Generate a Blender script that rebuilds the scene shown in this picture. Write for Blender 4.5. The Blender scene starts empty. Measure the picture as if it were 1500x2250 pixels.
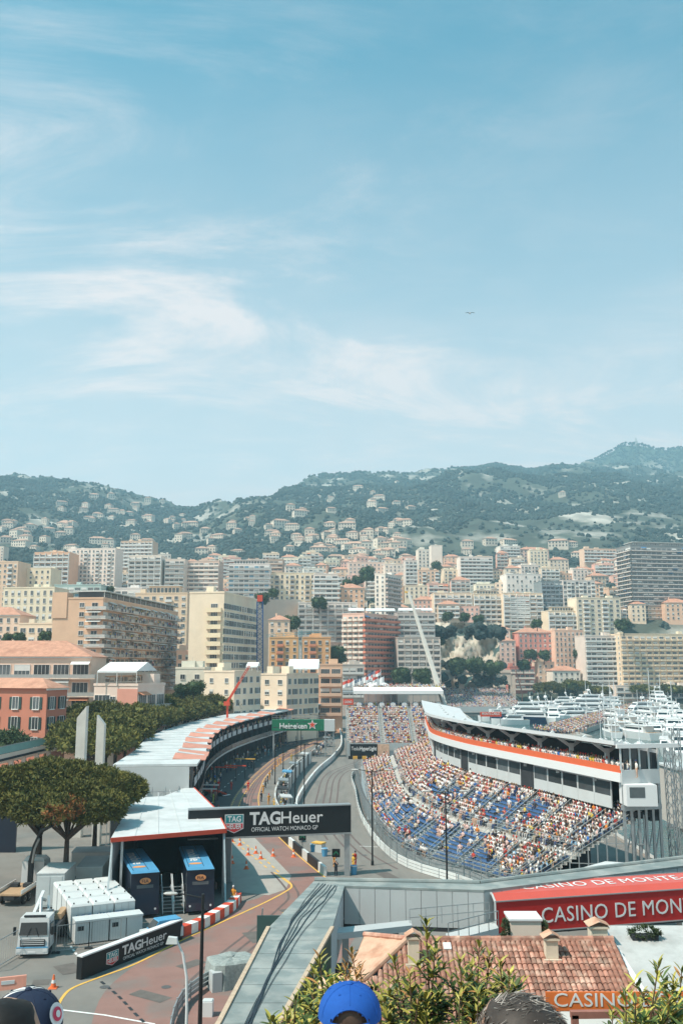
import bpy, math, random
import numpy as np
from mathutils import Vector, Matrix, noise as mnoise
R = math.radians
random.seed(11)
rng = np.random.default_rng(5)
S = bpy.context.scene
COL = S.collection
# ------------------------------------------------------------------ camera
H = 22.7
HAZE_D = 2.2e-4
PITCH = math.atan(.17)
FPX = 2000.0
cam_d = bpy.data.cameras.new('camera'); cam = bpy.data.objects.new('camera', cam_d); COL.objects.link(cam)
cam.location = (0, 0, H); cam.rotation_euler = (R(90) + PITCH, 0, 0)
cam_d.sensor_fit = 'HORIZONTAL'; cam_d.sensor_width = 36; cam_d.lens = 36 * FPX / 1500
cam_d.clip_start = .1; cam_d.clip_end = 20000
S.camera = cam
S.render.resolution_x = 682; S.render.resolution_y = 1024
# ------------------------------------------------------------------ world, sun, exposure
SUN_AZ = Vector((-1.0, -.55, 0)).normalized(); SUN_EL = R(55)
W = bpy.data.worlds.new('World'); S.world = W; W.use_nodes = True
nt = W.node_tree; N = nt.nodes; L = nt.links; N.clear()
def node(t, **kw):
    n = N.new(t)
    for k, v in kw.items(): setattr(n, k, v)
    return n
out = node('ShaderNodeOutputWorld'); bg = node('ShaderNodeBackground')
sky = node('ShaderNodeTexSky', sky_type='NISHITA'); sky.sun_disc = False
sky.sun_elevation = SUN_EL; sky.sun_rotation = math.atan2(SUN_AZ.x, SUN_AZ.y)
sky.air_density = 1.0; sky.dust_density = 1.6; sky.ozone_density = 1.6; sky.altitude = 30
tc = node('ShaderNodeTexCoord'); sep = node('ShaderNodeSeparateXYZ'); L.new(tc.outputs['Generated'], sep.inputs[0])
def math_n(op, a, b=None, clamp=False):
    m = node('ShaderNodeMath', operation=op); m.use_clamp = clamp
    for i, v in enumerate((a, b)):
        if v is None: continue
        if isinstance(v, (int, float)): m.inputs[i].default_value = v
        else: L.new(v, m.inputs[i])
    return m.outputs[0]
zc = math_n('MAXIMUM', sep.outputs[2], 0.0); zz = math_n('ADD', zc, .22)
cx = math_n('DIVIDE', sep.outputs[0], zz); cy = math_n('DIVIDE', sep.outputs[1], zz)
cmb = node('ShaderNodeCombineXYZ'); L.new(cx, cmb.inputs[0]); L.new(cy, cmb.inputs[1])
CO1 = (3.35, 5.2, 0); CO2 = (29.4, 2.1, 0)
def cloud(scale, detail, rough, dist, off, rot, lo, hi, sx=1.0):
    mp = node('ShaderNodeMapping'); mp.inputs['Location'].default_value = off; mp.inputs['Rotation'].default_value = (0, 0, rot)
    mp.inputs['Scale'].default_value = (sx, 1, 1); L.new(cmb.outputs[0], mp.inputs[0])
    nz = node('ShaderNodeTexNoise'); nz.inputs['Scale'].default_value = scale; nz.inputs['Detail'].default_value = detail
    nz.inputs['Roughness'].default_value = rough; nz.inputs['Distortion'].default_value = dist; L.new(mp.outputs[0], nz.inputs['Vector'])
    mr = node('ShaderNodeMapRange', interpolation_type='SMOOTHSTEP'); mr.inputs['From Min'].default_value = lo; mr.inputs['From Max'].default_value = hi
    L.new(nz.outputs['Fac'], mr.inputs[0]); return mr.outputs[0]
c1 = cloud(.62, 4, .5, .3, CO1, .35, .41, .66)                    # broad thin veil
c2 = cloud(2.9, 12, .7, .7, CO2, -.6, .44, .72, .5)             # wisps
c3 = cloud(7.0, 8, .62, .4, (7.3, .6, 0), .2, .42, .75, .6)       # small ripples
c4 = cloud(1.1, 5, .55, .3, (1.3, 4.6, 0), .9, .40, .70, .45)     # long streaks
hz = math_n('SUBTRACT', 1.0, math_n('DIVIDE', zc, .60), True); hz = math_n('POWER', hz, 1.1)
wis = math_n('MULTIPLY', c2, math_n('ADD', math_n('MULTIPLY', c1, .85), .15)); rip = math_n('MULTIPLY', c3, wis)
cov = math_n('ADD', math_n('MULTIPLY', wis, .68), math_n('MULTIPLY', c1, .10))
cov = math_n('ADD', cov, math_n('ADD', math_n('MULTIPLY', rip, .25), math_n('MULTIPLY', c3, .07))); cov = math_n('ADD', cov, math_n('MULTIPLY', c4, .06))
cov = math_n('ADD', cov, math_n('MULTIPLY', hz, 1.15), True)
cov = math_n('MULTIPLY', cov, .95)
tint = node('ShaderNodeMix', data_type='RGBA', blend_type='MULTIPLY'); tint.inputs[0].default_value = 1
tint.inputs[7].default_value = (.03, 1.08, 1.0, 1); L.new(sky.outputs[0], tint.inputs[6])
mix = node('ShaderNodeMix', data_type='RGBA'); L.new(cov, mix.inputs[0]); L.new(tint.outputs[2], mix.inputs[6])
mix.inputs[7].default_value = (6.9, 5.9, 5.55, 1)
L.new(mix.outputs[2], bg.inputs[0]); bg.inputs[1].default_value = .10; L.new(bg.outputs[0], out.inputs[0])
sun_d = bpy.data.lights.new('sun', 'SUN'); sun_d.energy = 4.2; sun_d.angle = R(.6); sun_d.color = (1, .87, .755)
sun = bpy.data.objects.new('sun', sun_d); COL.objects.link(sun)
sdir = -(SUN_AZ * math.cos(SUN_EL) + Vector((0, 0, math.sin(SUN_EL))))
sun.rotation_euler = sdir.to_track_quat('-Z', 'Y').to_euler(); sun.location = (-200, 0, 400)
vs = S.view_settings; vs.view_transform = 'Standard'; vs.look = 'None'; vs.exposure = .66; vs.gamma = 1
try: vs.use_curve_mapping = False
except Exception: pass
try:
    S.cycles.max_bounces = 6; S.cycles.diffuse_bounces = 3; S.cycles.volume_bounces = 1; S.cycles.transparent_max_bounces = 12
except Exception: pass
# ------------------------------------------------------------------ picture <-> place
_c, _s = math.cos(PITCH), math.sin(PITCH)
def ray(px, py):
    u = (px - 750) / FPX; v = (1125 - py) / FPX
    return u, _c - v * _s, _s + v * _c
def P(px, py, D):
    a = ray(px, py); k = D / a[1]; return Vector((a[0] * k, D, H + a[2] * k))
def G(px, py, z=0.0):
    a = ray(px, py); k = (z - H) / a[2]; return Vector((a[0] * k, a[1] * k, z))
def XR(px, py=1465): a = ray(px, py); return a[0] / a[1]
# ------------------------------------------------------------------ materials
MATS = {}
def mat(name, col, rough=.75, var=.12, scale=1.5, metal=0.0, bump=0.0, bscale=30, rand=0.0, spec=.3, alpha=1.0, trans=0.0, detail=4, coat=0, col2=None, c2lo=.5, c2hi=.62, c2scale=.4, stretch=None):
    if name in MATS: return MATS[name]
    m = bpy.data.materials.new(name); m.use_nodes = True; t = m.node_tree; n = t.nodes; l = t.links
    b = n['Principled BSDF']; b.inputs['Roughness'].default_value = rough; b.inputs['Metallic'].default_value = metal
    b.inputs['Specular IOR Level'].default_value = spec; b.inputs['Alpha'].default_value = alpha
    if trans: b.inputs['Transmission Weight'].default_value = trans
    if coat: b.inputs['Coat Weight'].default_value = coat
    g = n.new('ShaderNodeNewGeometry'); vec = g.outputs['Position']
    if stretch:
        mp = n.new('ShaderNodeMapping'); mp.inputs['Scale'].default_value = stretch; l.new(vec, mp.inputs[0]); vec = mp.outputs[0]
    cur = n.new('ShaderNodeRGB'); cur.outputs[0].default_value = (*col, 1); cur = cur.outputs[0]
    if col2:
        z = n.new('ShaderNodeTexNoise'); z.inputs['Scale'].default_value = c2scale; z.inputs['Detail'].default_value = 6; l.new(vec, z.inputs['Vector'])
        r = n.new('ShaderNodeMapRange'); r.inputs['From Min'].default_value = c2lo; r.inputs['From Max'].default_value = c2hi; l.new(z.outputs['Fac'], r.inputs[0])
        x = n.new('ShaderNodeMix'); x.data_type = 'RGBA'; l.new(r.outputs[0], x.inputs[0]); l.new(cur, x.inputs[6]); x.inputs[7].default_value = (*col2, 1); cur = x.outputs[2]
    if var:
        z = n.new('ShaderNodeTexNoise'); z.inputs['Scale'].default_value = scale; z.inputs['Detail'].default_value = detail; z.inputs['Roughness'].default_value = .65; l.new(vec, z.inputs['Vector'])
        r = n.new('ShaderNodeMapRange'); r.inputs['From Min'].default_value = .25; r.inputs['From Max'].default_value = .75
        r.inputs['To Min'].default_value = 1 - var; r.inputs['To Max'].default_value = 1 + var; l.new(z.outputs['Fac'], r.inputs[0])
        x = n.new('ShaderNodeMix'); x.data_type = 'RGBA'; x.blend_type = 'MULTIPLY'; x.inputs[0].default_value = 1; l.new(cur, x.inputs[6]); l.new(r.outputs[0], x.inputs[7]); cur = x.outputs[2]
    if rand:
        o = n.new('ShaderNodeObjectInfo'); r = n.new('ShaderNodeMapRange'); r.inputs['To Min'].default_value = 1 - rand; r.inputs['To Max'].default_value = 1 + rand; l.new(o.outputs['Random'], r.inputs[0])
        x = n.new('ShaderNodeMix'); x.data_type = 'RGBA'; x.blend_type = 'MULTIPLY'; x.inputs[0].default_value = 1; l.new(cur, x.inputs[6]); l.new(r.outputs[0], x.inputs[7]); cur = x.outputs[2]
    l.new(cur, b.inputs['Base Color'])
    if bump:
        z = n.new('ShaderNodeTexNoise'); z.inputs['Scale'].default_value = bscale; z.inputs['Detail'].default_value = 5; l.new(vec, z.inputs['Vector'])
        p = n.new('ShaderNodeBump'); p.inputs['Strength'].default_value = bump; l.new(z.outputs['Fac'], p.inputs['Height']); l.new(p.outputs[0], b.inputs['Normal'])
    MATS[name] = m; return m
def vcol_mat(name, rough=.85):
    m = bpy.data.materials.new(name); m.use_nodes = True; t = m.node_tree; b = t.nodes['Principled BSDF']
    a = t.nodes.new('ShaderNodeAttribute'); a.attribute_name = 'Col'; t.links.new(a.outputs['Color'], b.inputs['Base Color'])
    b.inputs['Roughness'].default_value = rough; b.inputs['Specular IOR Level'].default_value = .15; return m
# ------------------------------------------------------------------ mesh building
class MB:
    def __init__(self): self.v = []; self.f = []; self.m = []; self.cm = 0
    def mi(self, i): self.cm = i; return self
    def add(self, vs_, fs):
        b = len(self.v); self.v += [tuple(x) for x in vs_]
        for f in fs: self.f.append(tuple(b + i for i in f)); self.m.append(self.cm)
        return self
    def box(self, x0, x1, y0, y1, z0, z1):
        return self.add([(x0,y0,z0),(x1,y0,z0),(x1,y1,z0),(x0,y1,z0),(x0,y0,z1),(x1,y0,z1),(x1,y1,z1),(x0,y1,z1)],
            [(3,2,1,0),(4,5,6,7),(0,1,5,4),(1,2,6,5),(2,3,7,6),(3,0,4,7)])
    def hexa(self, b4, t4):
        return self.add(list(b4) + list(t4), [(3,2,1,0),(4,5,6,7),(0,1,5,4),(1,2,6,5),(2,3,7,6),(3,0,4,7)])
    def bar(self, a, b, w, h=None, up=(0,0,1)):
        a = Vector(a); b = Vector(b); h = h or w; d = b - a
        if d.length < 1e-6: return self
        d.normalize(); u = Vector(up)
        if abs(d.dot(u)) > .98: u = Vector((1,0,0))
        s = d.cross(u).normalized(); u = s.cross(d).normalized()
        q = [s*(-w/2)+u*(-h/2), s*(w/2)+u*(-h/2), s*(w/2)+u*(h/2), s*(-w/2)+u*(h/2)]
        return self.add([a+x for x in q] + [b+x for x in q], [(3,2,1,0),(4,5,6,7),(0,1,5,4),(1,2,6,5),(2,3,7,6),(3,0,4,7)])
    def prism(self, poly, z0, z1):
        n = len(poly); vv = [(p[0],p[1],z0) for p in poly] + [(p[0],p[1],z1) for p in poly]
        return self.add(vv, [tuple(range(n-1,-1,-1)), tuple(range(n,2*n))] + [(i,(i+1)%n,n+(i+1)%n,n+i) for i in range(n)])
    def tube(self, pts, r, n=8, cap=True):
        pts = [Vector(p) for p in pts]; k = len(pts); rr = r if isinstance(r,(list,tuple)) else [r]*k; vv = []
        for i, p in enumerate(pts):
            d = (pts[min(i+1,k-1)] - pts[max(i-1,0)]); d.normalize()
            a = Vector((0,0,1)) if abs(d.z) < .95 else Vector((1,0,0))
            s = d.cross(a).normalized(); u = s.cross(d)
            for j in range(n):
                t = 2*math.pi*j/n; vv.append(p + (s*math.cos(t) + u*math.sin(t))*rr[i])
        fs = [(i*n+j, i*n+(j+1)%n, (i+1)*n+(j+1)%n, (i+1)*n+j) for i in range(k-1) for j in range(n)]
        if cap: fs += [tuple(range(n-1,-1,-1)), tuple((k-1)*n+j for j in range(n))]
        return self.add(vv, fs)
    def lathe(self, prof, n=12, c=(0,0,0), ax='z', sx=1, sy=1):
        vv = []; k = len(prof)
        for r, z in prof:
            for j in range(n):
                t = 2*math.pi*j/n; q = (r*math.cos(t)*sx, r*math.sin(t)*sy, z)
                if ax == 'x': q = (q[2], q[0], q[1])
                if ax == 'y': q = (q[0], q[2], q[1])
                vv.append((q[0]+c[0], q[1]+c[1], q[2]+c[2]))
        fs = [(i*n+j, i*n+(j+1)%n, (i+1)*n+(j+1)%n, (i+1)*n+j) for i in range(k-1) for j in range(n)]
        fs += [tuple(range(n-1,-1,-1)), tuple((k-1)*n+j for j in range(n))]
        return self.add(vv, fs)
    def quad(self, a, b, c, d): return self.add([a,b,c,d], [(0,1,2,3)])
    def strip(self, A, B):
        n = len(A); return self.add(list(A) + list(B), [(i, i+1, n+i+1, n+i) for i in range(n-1)])
    def wall(self, path, z0, z1, t):
        """a thin standing wall of thickness t along an open path of (x, y[, z])"""
        p = [Vector((q[0], q[1], 0)) for q in path]; n = len(p); A = []; B = []
        for i in range(n):
            d = (p[min(i+1,n-1)] - p[max(i-1,0)]).normalized(); s = Vector((-d.y, d.x, 0))*t/2
            A.append(p[i]+s); B.append(p[i]-s)
        vv = []
        for i in range(n):
            zz_ = path[i][2] if len(path[i]) > 2 else 0
            vv += [A[i]+Vector((0,0,z0+zz_)), B[i]+Vector((0,0,z0+zz_)), B[i]+Vector((0,0,z1+zz_)), A[i]+Vector((0,0,z1+zz_))]
        fs = []
        for i in range(n-1):
            a, b = i*4, i*4+4
            for j in range(4): fs.append((a+j, a+(j+1)%4, b+(j+1)%4, b+j))
        fs += [(0,1,2,3), ((n-1)*4+3,(n-1)*4+2,(n-1)*4+1,(n-1)*4)]
        return self.add(vv, fs)
    def mesh(self, name, mats, off=None, smooth=False):
        me = bpy.data.meshes.new(name); vv = self.v
        if off is not None: vv = [(x-off[0], y-off[1], z-off[2]) for x, y, z in vv]
        me.from_pydata(vv, [], self.f)
        if not isinstance(mats, (list, tuple)): mats = [mats]
        for m in mats: me.materials.append(m)
        if len(mats) > 1: me.polygons.foreach_set('material_index', [min(i, len(mats)-1) for i in self.m])
        if smooth: me.polygons.foreach_set('use_smooth', [True]*len(me.polygons))
        me.update(); return me
    def build(self, name, mats, parent=None, world=False, smooth=False, kind=None):
        """link as one mesh object; world=True: verts are world coordinates and the parent is an unrotated Empty"""
        off = None
        if parent is not None and world: off = wloc(parent)
        o = bpy.data.objects.new(name, self.mesh(name, mats, off, smooth)); COL.objects.link(o)
        if parent is not None: o.parent = parent
        if kind: o['kind'] = kind
        return o
def wloc(o):
    v = Vector((0,0,0))
    while o is not None: v = v + Vector(o.location); o = o.parent
    return v
def tag(o, label=None, cat=None, group=None, kind=None):
    if label: o['label'] = label
    if cat: o['category'] = cat
    if group: o['group'] = group
    if kind: o['kind'] = kind
    return o
def thing(name, label, cat, loc=(0,0,0), rz=0.0, group=None):
    o = bpy.data.objects.new(name, None); COL.objects.link(o); o.location = loc; o.rotation_euler = (0,0,rz); o.empty_display_size = .3
    return tag(o, label, cat, group)
def piece(parent, name, me, loc=(0,0,0), rz=0.0, scale=None, rot=None):
    o = bpy.data.objects.new(name, me); COL.objects.link(o); o.parent = parent; o.location = loc
    o.rotation_euler = rot if rot else (0,0,rz)
    if scale: o.scale = scale
    return o
def solo(name, me, label, cat, loc=(0,0,0), rz=0.0, group=None, scale=None):
    o = bpy.data.objects.new(name, me); COL.objects.link(o); o.location = loc; o.rotation_euler = (0,0,rz)
    if scale: o.scale = scale
    return tag(o, label, cat, group)
def copy_tree(o, parent=None):
    c = o.copy(); COL.objects.link(c); c.parent = parent
    for ch in list(o.children): copy_tree(ch, c)
    return c
def np_mesh(name, V, F, mats, col=None, mi=None, smooth=False):
    """V (n,3), F (m,3) int arrays -> mesh; col: per-vertex colours"""
    me = bpy.data.meshes.new(name); me.vertices.add(len(V)); me.vertices.foreach_set('co', np.asarray(V, np.float32).ravel())
    m, k = F.shape
    me.loops.add(m*k); me.loops.foreach_set('vertex_index', np.asarray(F, np.int32).ravel()); me.polygons.add(m)
    me.polygons.foreach_set('loop_start', np.arange(0, m*k, k, dtype=np.int32)); me.polygons.foreach_set('loop_total', np.full(m, k, np.int32))
    for x in (mats if isinstance(mats, (list, tuple)) else [mats]): me.materials.append(x)
    if mi is not None: me.polygons.foreach_set('material_index', np.asarray(mi, np.int32))
    if smooth: me.polygons.foreach_set('use_smooth', np.ones(m, bool))
    me.update(calc_edges=True)
    if col is not None:
        a = me.color_attributes.new('Col', 'FLOAT_COLOR', 'POINT'); c4 = np.ones((len(V), 4), np.float32); c4[:, :3] = col; a.data.foreach_set('color', c4.ravel())
    return me
def tri_arrays(mb):
    F = []
    for f in mb.f:
        for i in range(1, len(f)-1): F.append((f[0], f[i], f[i+1]))
    return np.array(mb.v, float), np.array(F, int)
def join_np(templates, idx, pos, rz, scale=None, cols=None):
    """templates: list of (V,F,[C]); idx per instance; returns V,F,C"""
    Vs, Fs, Cs, b = [], [], [], 0
    for i, k in enumerate(idx):
        t = templates[k]; V = t[0]; c, s = math.cos(rz[i]), math.sin(rz[i]); sc = 1 if scale is None else scale[i]
        X = np.stack([V[:,0]*c - V[:,1]*s, V[:,0]*s + V[:,1]*c, V[:,2]], 1)*sc + pos[i]
        Vs.append(X); Fs.append(t[1] + b); b += len(V)
        if len(t) > 2: Cs.append(t[2])
        elif cols is not None: Cs.append(np.repeat(np.array(cols[i])[None], len(V), 0))
    return np.concatenate(Vs), np.concatenate(Fs), (np.concatenate(Cs) if Cs else None)
def text_mesh(s, m, size=1.0, depth=.01, width=None, bold=0.0, shear=0.0, space=1.0):
    cu = bpy.data.curves.new('t', 'FONT'); cu.body = s; cu.size = size; cu.extrude = depth; cu.align_x = 'LEFT'; cu.offset = bold; cu.shear = shear; cu.space_character = space; cu.resolution_u = 3
    o = bpy.data.objects.new('t', cu); COL.objects.link(o); bpy.context.view_layer.update()
    dg = bpy.context.evaluated_depsgraph_get(); me = bpy.data.meshes.new_from_object(o.evaluated_get(dg)); bpy.data.objects.remove(o); bpy.data.curves.remove(cu)
    xs = [v.co.x for v in me.vertices]; x0, x1 = min(xs), max(xs); k = (width/(x1-x0)) if width else 1
    for v in me.vertices: v.co.x = (v.co.x - x0)*k
    me.materials.clear(); me.materials.append(m); return me
def place_text(parent, name, me, o, xdir, ydir, off=.02):
    """lay text at origin o (parent-local) with its x along xdir and its y along ydir"""
    x = Vector(xdir).normalized(); y = Vector(ydir); y = (y - x*y.dot(x)).normalized(); z = x.cross(y)
    b = bpy.data.objects.new(name, me); COL.objects.link(b); b.parent = parent
    M = Matrix((x, y, z)).transposed().to_4x4(); M.translation = Vector(o) + z*off; b.matrix_local = M
    return b
def bez(p, n=24):
    """Catmull-Rom through 2-D/3-D points"""
    p = [Vector(q) for q in p]; o = []; m = len(p)-1
    for i in range(m):
        a, b, c, d = p[max(i-1,0)], p[i], p[i+1], p[min(i+2,m)]
        for k in range(max(2, n//m)):
            t = k/max(2, n//m); o.append(.5*((2*b) + (c-a)*t + (2*a-5*b+4*c-d)*t*t + (3*b-a-3*c+d)*t**3))
    o.append(p[-1]); return o
def offs(path, d):
    o = []; n = len(path)
    for i in range(n):
        a = path[min(i+1,n-1)] - path[max(i-1,0)]; a = Vector((a.x, a.y, 0)).normalized(); o.append(path[i] + Vector((-a.y, a.x, 0))*d)
    return o
def resample(path, step):
    o = [path[0]]; acc = 0
    for a, b in zip(path, path[1:]):
        l = (b-a).length; t = step - acc
        while t <= l: o.append(a + (b-a)*(t/l)); t += step
        acc = (acc + l) % step
    return o
def fbm(x, y, sc, seed=0, o=5): return mnoise.fractal(Vector((x*sc+seed, y*sc-seed*.7, seed*1.3)), 1.0, 2.0, o)
# ================================================================== the setting
M_ASPH = mat('asphalt_grey', (.20,.185,.168), .85, .16, .25, bump=.15, bscale=12, col2=(.17,.165,.155), c2scale=.12)
M_TRACK = mat('track_asphalt', (.205,.19,.172), .82, .12, .6, bump=.1, bscale=14, col2=(.15,.145,.135), c2scale=.5, c2lo=.5, c2hi=.7, stretch=(1,.12,1))
M_RED = mat('pit_asphalt_reddish', (.262,.150,.128), .85, .12, .5, bump=.1, bscale=14, col2=(.2,.15,.135), c2scale=.25)
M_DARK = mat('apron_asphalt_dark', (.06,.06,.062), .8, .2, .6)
M_YEL = mat('paint_yellow', (.72,.42,.09), .6, .15, 3)
M_WHT = mat('paint_white', (.78,.78,.76), .6, .12, 2)
M_BLKP = mat('paint_black', (.03,.035,.04), .6, .15, 3)
M_KERB = mat('kerb_concrete', (.42,.40,.37), .85, .12, 1)
# land with the harbour cut out of it
shore = [(43,-160),(43,100),(37,112),(38,180),(34,236),(40,330),(56,400),(60,464),(112,466),(116,540),(200,553),(420,562),(1500,640)]
lb = MB(); lb.prism([(-1600,-160)] + shore + [(1500,760),(-1600,760)], -6, 0)
tag(lb.build('ground', M_ASPH), kind='structure')
wm = bpy.data.materials.new('harbour_water'); wm.use_nodes = True; t_ = wm.node_tree; b_ = t_.nodes['Principled BSDF']
b_.inputs['Base Color'].default_value = (.025,.085,.09,1); b_.inputs['Roughness'].default_value = .12; b_.inputs['Specular IOR Level'].default_value = .5
nz_ = t_.nodes.new('ShaderNodeTexNoise'); nz_.inputs['Scale'].default_value = .7; nz_.inputs['Detail'].default_value = 6; g_ = t_.nodes.new('ShaderNodeNewGeometry'); t_.links.new(g_.outputs['Position'], nz_.inputs['Vector'])
bp_ = t_.nodes.new('ShaderNodeBump'); bp_.inputs['Strength'].default_value = .5; bp_.inputs['Distance'].default_value = .5; t_.links.new(nz_.outputs['Fac'], bp_.inputs['Height']); t_.links.new(bp_.outputs[0], b_.inputs['Normal'])
wb = MB(); wb.quad((30,-160,-1.6),(1500,-160,-1.6),(1500,645,-1.6),(30,645,-1.6)); tag(wb.build('harbour_water', wm), kind='structure')
qb = MB(); qb.wall(shore, .0, .35, .7); tag(qb.build('quay_edge', M_KERB), kind='structure')
# ---------------- terrain
def pl(x, pts):
    if x <= pts[0][0]: return pts[0][1]
    for (a, b), (c, d) in zip(pts, pts[1:]):
        if x <= c: return b + (d-b)*(x-a)/(c-a)
    return pts[-1][1]
LEFTP = [(215,-3),(250,0.5),(330,4),(420,14),(520,32),(650,62),(800,95),(950,128),(1100,158)]
RIGHTP = [(538,-5),(556,.4),(575,5),(600,11),(622,30),(655,54),(700,70),(850,108),(1000,140),(1100,158)]
RIDGE = [(-1500,1090),(-700,1080),(-300,1062),(0,1045),(60,1049),(150,1057),(250,1076),(330,1096),(430,1118),(470,1106),(530,1090),(590,1089),(650,1064),(700,1049),(800,1042),(900,1044),(1000,1032),(1100,1022),(1180,1030),(1300,1017),(1400,1025),(1500,1042),(1800,1060),(3000,1110)]
RD = [(-1500,2300),(0,2300),(300,2200),(430,2050),(530,1750),(600,1850),(700,2600),(1300,2900),(3000,2900)]
def TZ(x, y):
    u = x/max(y,1); px = 750 + u*FPX*1.014
    k1 = min(1, max(0, (x+78)/25)); k2 = min(1, max(0, (px-500)/400)); w = min(1, max(0, (y-400)/160)); k = k1*(1-w) + k2*w; k = k*k*(3-2*k)
    if y <= 1100: return pl(y, LEFTP)*(1-k) + pl(y, RIGHTP)*k + (fbm(x,y,.006,3)*10*min(1,max(0,(y-520)/300)))
    dr = pl(px, RD); zr = P(px, pl(px, RIDGE), dr).z
    t = (y-1100)/(dr-1100); n = fbm(x,y,.0022,9,6)*70 + fbm(x,y,.009,4,5)*22
    if t <= 1:
        w = math.sin(math.pi*min(t,1))**.7 if t > 0 else 0
        return 158 + fbm(x,y,.006,3)*10*(1-t) + (zr-158)*(t**.92) + n*w*.75 + fbm(x,y,.02,2)*14*t
    return zr + fbm(x,y,.02,2)*14 - (t-1)*260
M_HILL = mat('hillside_scrub', (.065,.076,.058), .95, .45, .03, detail=10, col2=(.44,.41,.36), c2scale=.012, c2lo=.5, c2hi=.66, bump=.6, bscale=.08)
us = np.concatenate([np.linspace(-.95,-.42,18), np.linspace(-.41,.41,150), np.linspace(.42,.95,18)])
ds = np.concatenate([np.arange(214,1100,14), np.arange(1100,3300,18)])
V = np.zeros((len(us)*len(ds),3)); q = 0
for y in ds:
    for u in us:
        x = u*y; V[q] = (x, y, TZ(x,y)); q += 1
nu = len(us); ii, jj = np.meshgrid(np.arange(len(ds)-1), np.arange(nu-1), indexing='ij'); a0 = (ii*nu+jj).ravel()
F = np.stack([a0, a0+1, a0+nu+1, a0+nu], 1)
GRID = V[:,2].reshape(len(ds),nu).copy()
ho = bpy.data.objects.new('hillside', np_mesh('hillside', V, F, M_HILL, smooth=True)); COL.objects.link(ho); ho['kind'] = 'structure'
FAR = [(-1500,1300),(700,1180),(1000,1075),(1250,1043),(1310,1014),(1360,992),(1395,974),(1440,979),(1500,986),(1700,962),(2200,1000),(3000,1050)]
M_FAR = mat('mountain_scrub', (.055,.075,.05), .95, .4, .01, detail=9, col2=(.3,.28,.24), c2scale=.006, c2lo=.56, c2hi=.7)
V = []; us2 = np.linspace(-.6,.95,150); ds2 = np.linspace(2900,3900,40)
for y in ds2:
    for u in us2:
        zr = P(750+u*FPX*1.014, pl(750+u*FPX*1.014, FAR), 3400).z; t = (y-2900)/500
        z = (300 + (zr-300)*min(t,1)**.8 - max(0,t-1)*250 + fbm(u*y,y,.0022,6,6)*40*math.sin(math.pi*min(1,t))) + fbm(u*y,y,.01,8)*9; V.append((u*y,y,z))
nu = len(us2); ii, jj = np.meshgrid(np.arange(len(ds2)-1), np.arange(nu-1), indexing='ij'); a0 = (ii*nu+jj).ravel()
fo = bpy.data.objects.new('mountain', np_mesh('mountain', np.array(V), np.stack([a0,a0+1,a0+nu+1,a0+nu],1), M_FAR, smooth=True)); COL.objects.link(fo); fo['kind'] = 'structure'
tw = P(1397, 974, 3400); tb = MB(); tb.box(-5,5,-5,5,-10,9).box(-2,2,-2,2,9,20).tube([(0,0,20),(0,0,27)], .6, 6)
tag(tb.build('relay_tower', M_KERB), 'tiny relay tower on the highest mountain summit', 'tower').location = tw
# ---------------- roads and paint (each sheet 4 mm above the one below)
def sheet(name, A, B, z, m):
    b = MB(); b.strip([Vector((p[0],p[1],z)) for p in A], [Vector((p[0],p[1],z)) for p in B]); o = b.build(name, m); o['kind'] = 'structure'; return o
def poly(name, pts, z, m):
    b = MB(); b.add([(p[0],p[1],z) for p in pts], [tuple(range(len(pts)))]); o = b.build(name, m); o['kind'] = 'structure'; return o
def line(b, path, w, z):
    L_, R_ = offs(path, w/2), offs(path, -w/2); b.strip([Vector((p.x,p.y,z)) for p in R_], [Vector((p.x,p.y,z)) for p in L_])
def dash(b, path, w, z, on, off):
    pts = resample(path, on+off)
    for a, c in zip(pts, pts[1:]):
        e = a + (c-a)*(on/(on+off)); line(b, [a, e], w, z)
g2 = lambda l: [G(*p) for p in l]
pit_l = bez(g2([(492,1838),(497,1800),(505,1770),(522,1740),(560,1700),(612,1660),(690,1625),(745,1607)]), 40)
pit_r = bez(g2([(612,1838),(585,1800),(572,1770),(573,1740),(592,1700),(645,1660),(712,1628),(762,1609)]), 40)
sheet('pit_lane', pit_l, pit_r, .004, M_RED)
low_l = bez(g2([(492,1838),(545,1900),(585,1960),(520,1990),(430,2040),(330,2100),(230,2180),(190,2300),(150,2500)]), 40)
low_r = bez(g2([(612,1838),(690,1905),(760,1965),(800,2010),(780,2060),(740,2120),(690,2200),(650,2300),(620,2500)]), 40)
sheet('pit_exit_road', low_l, low_r, .004, M_RED)
trk_l = bez(g2([(840,2010),(770,1925),(700,1850),(655,1790),(665,1750),(700,1700),(735,1668),(752,1640),(748,1607)]), 50)
trk_r = bez(g2([(1180,2010),(1000,1945),(860,1893),(792,1810),(776,1745),(778,1700),(880,1668),(800,1640),(775,1607)]), 50)
sheet('race_track', trk_l, trk_r, .008, M_TRACK)
apron = bez(g2([(430,1838),(430,1790),(440,1745),(490,1695),(560,1655),(650,1620),(720,1604)]), 40)
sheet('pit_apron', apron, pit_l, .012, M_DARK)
poly('verge_patch', g2([(492,1842),(560,1842),(640,1925),(628,1955),(590,1968),(520,1960),(490,1900)]), .008, mat('verge_concrete', (.36,.34,.31), .85, .12, .6))
yb = MB()
line(yb, bez(g2([(602,1918),(628,1934),(640,1946),(632,1957),(580,1985),(490,2026),(400,2067),(300,2118),(215,2150),(160,2172),(138,2192),(124,2218)]), 60), .22, .02)
line(yb, bez(g2([(612,1840),(660,1885),(718,1932)]), 20), .16, .02); line(yb, [p for p in offs(pit_r, .25)], .14, .02)
line(yb, bez(g2([(602,1918),(640,1946)]), 4), .14, .024)
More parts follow.
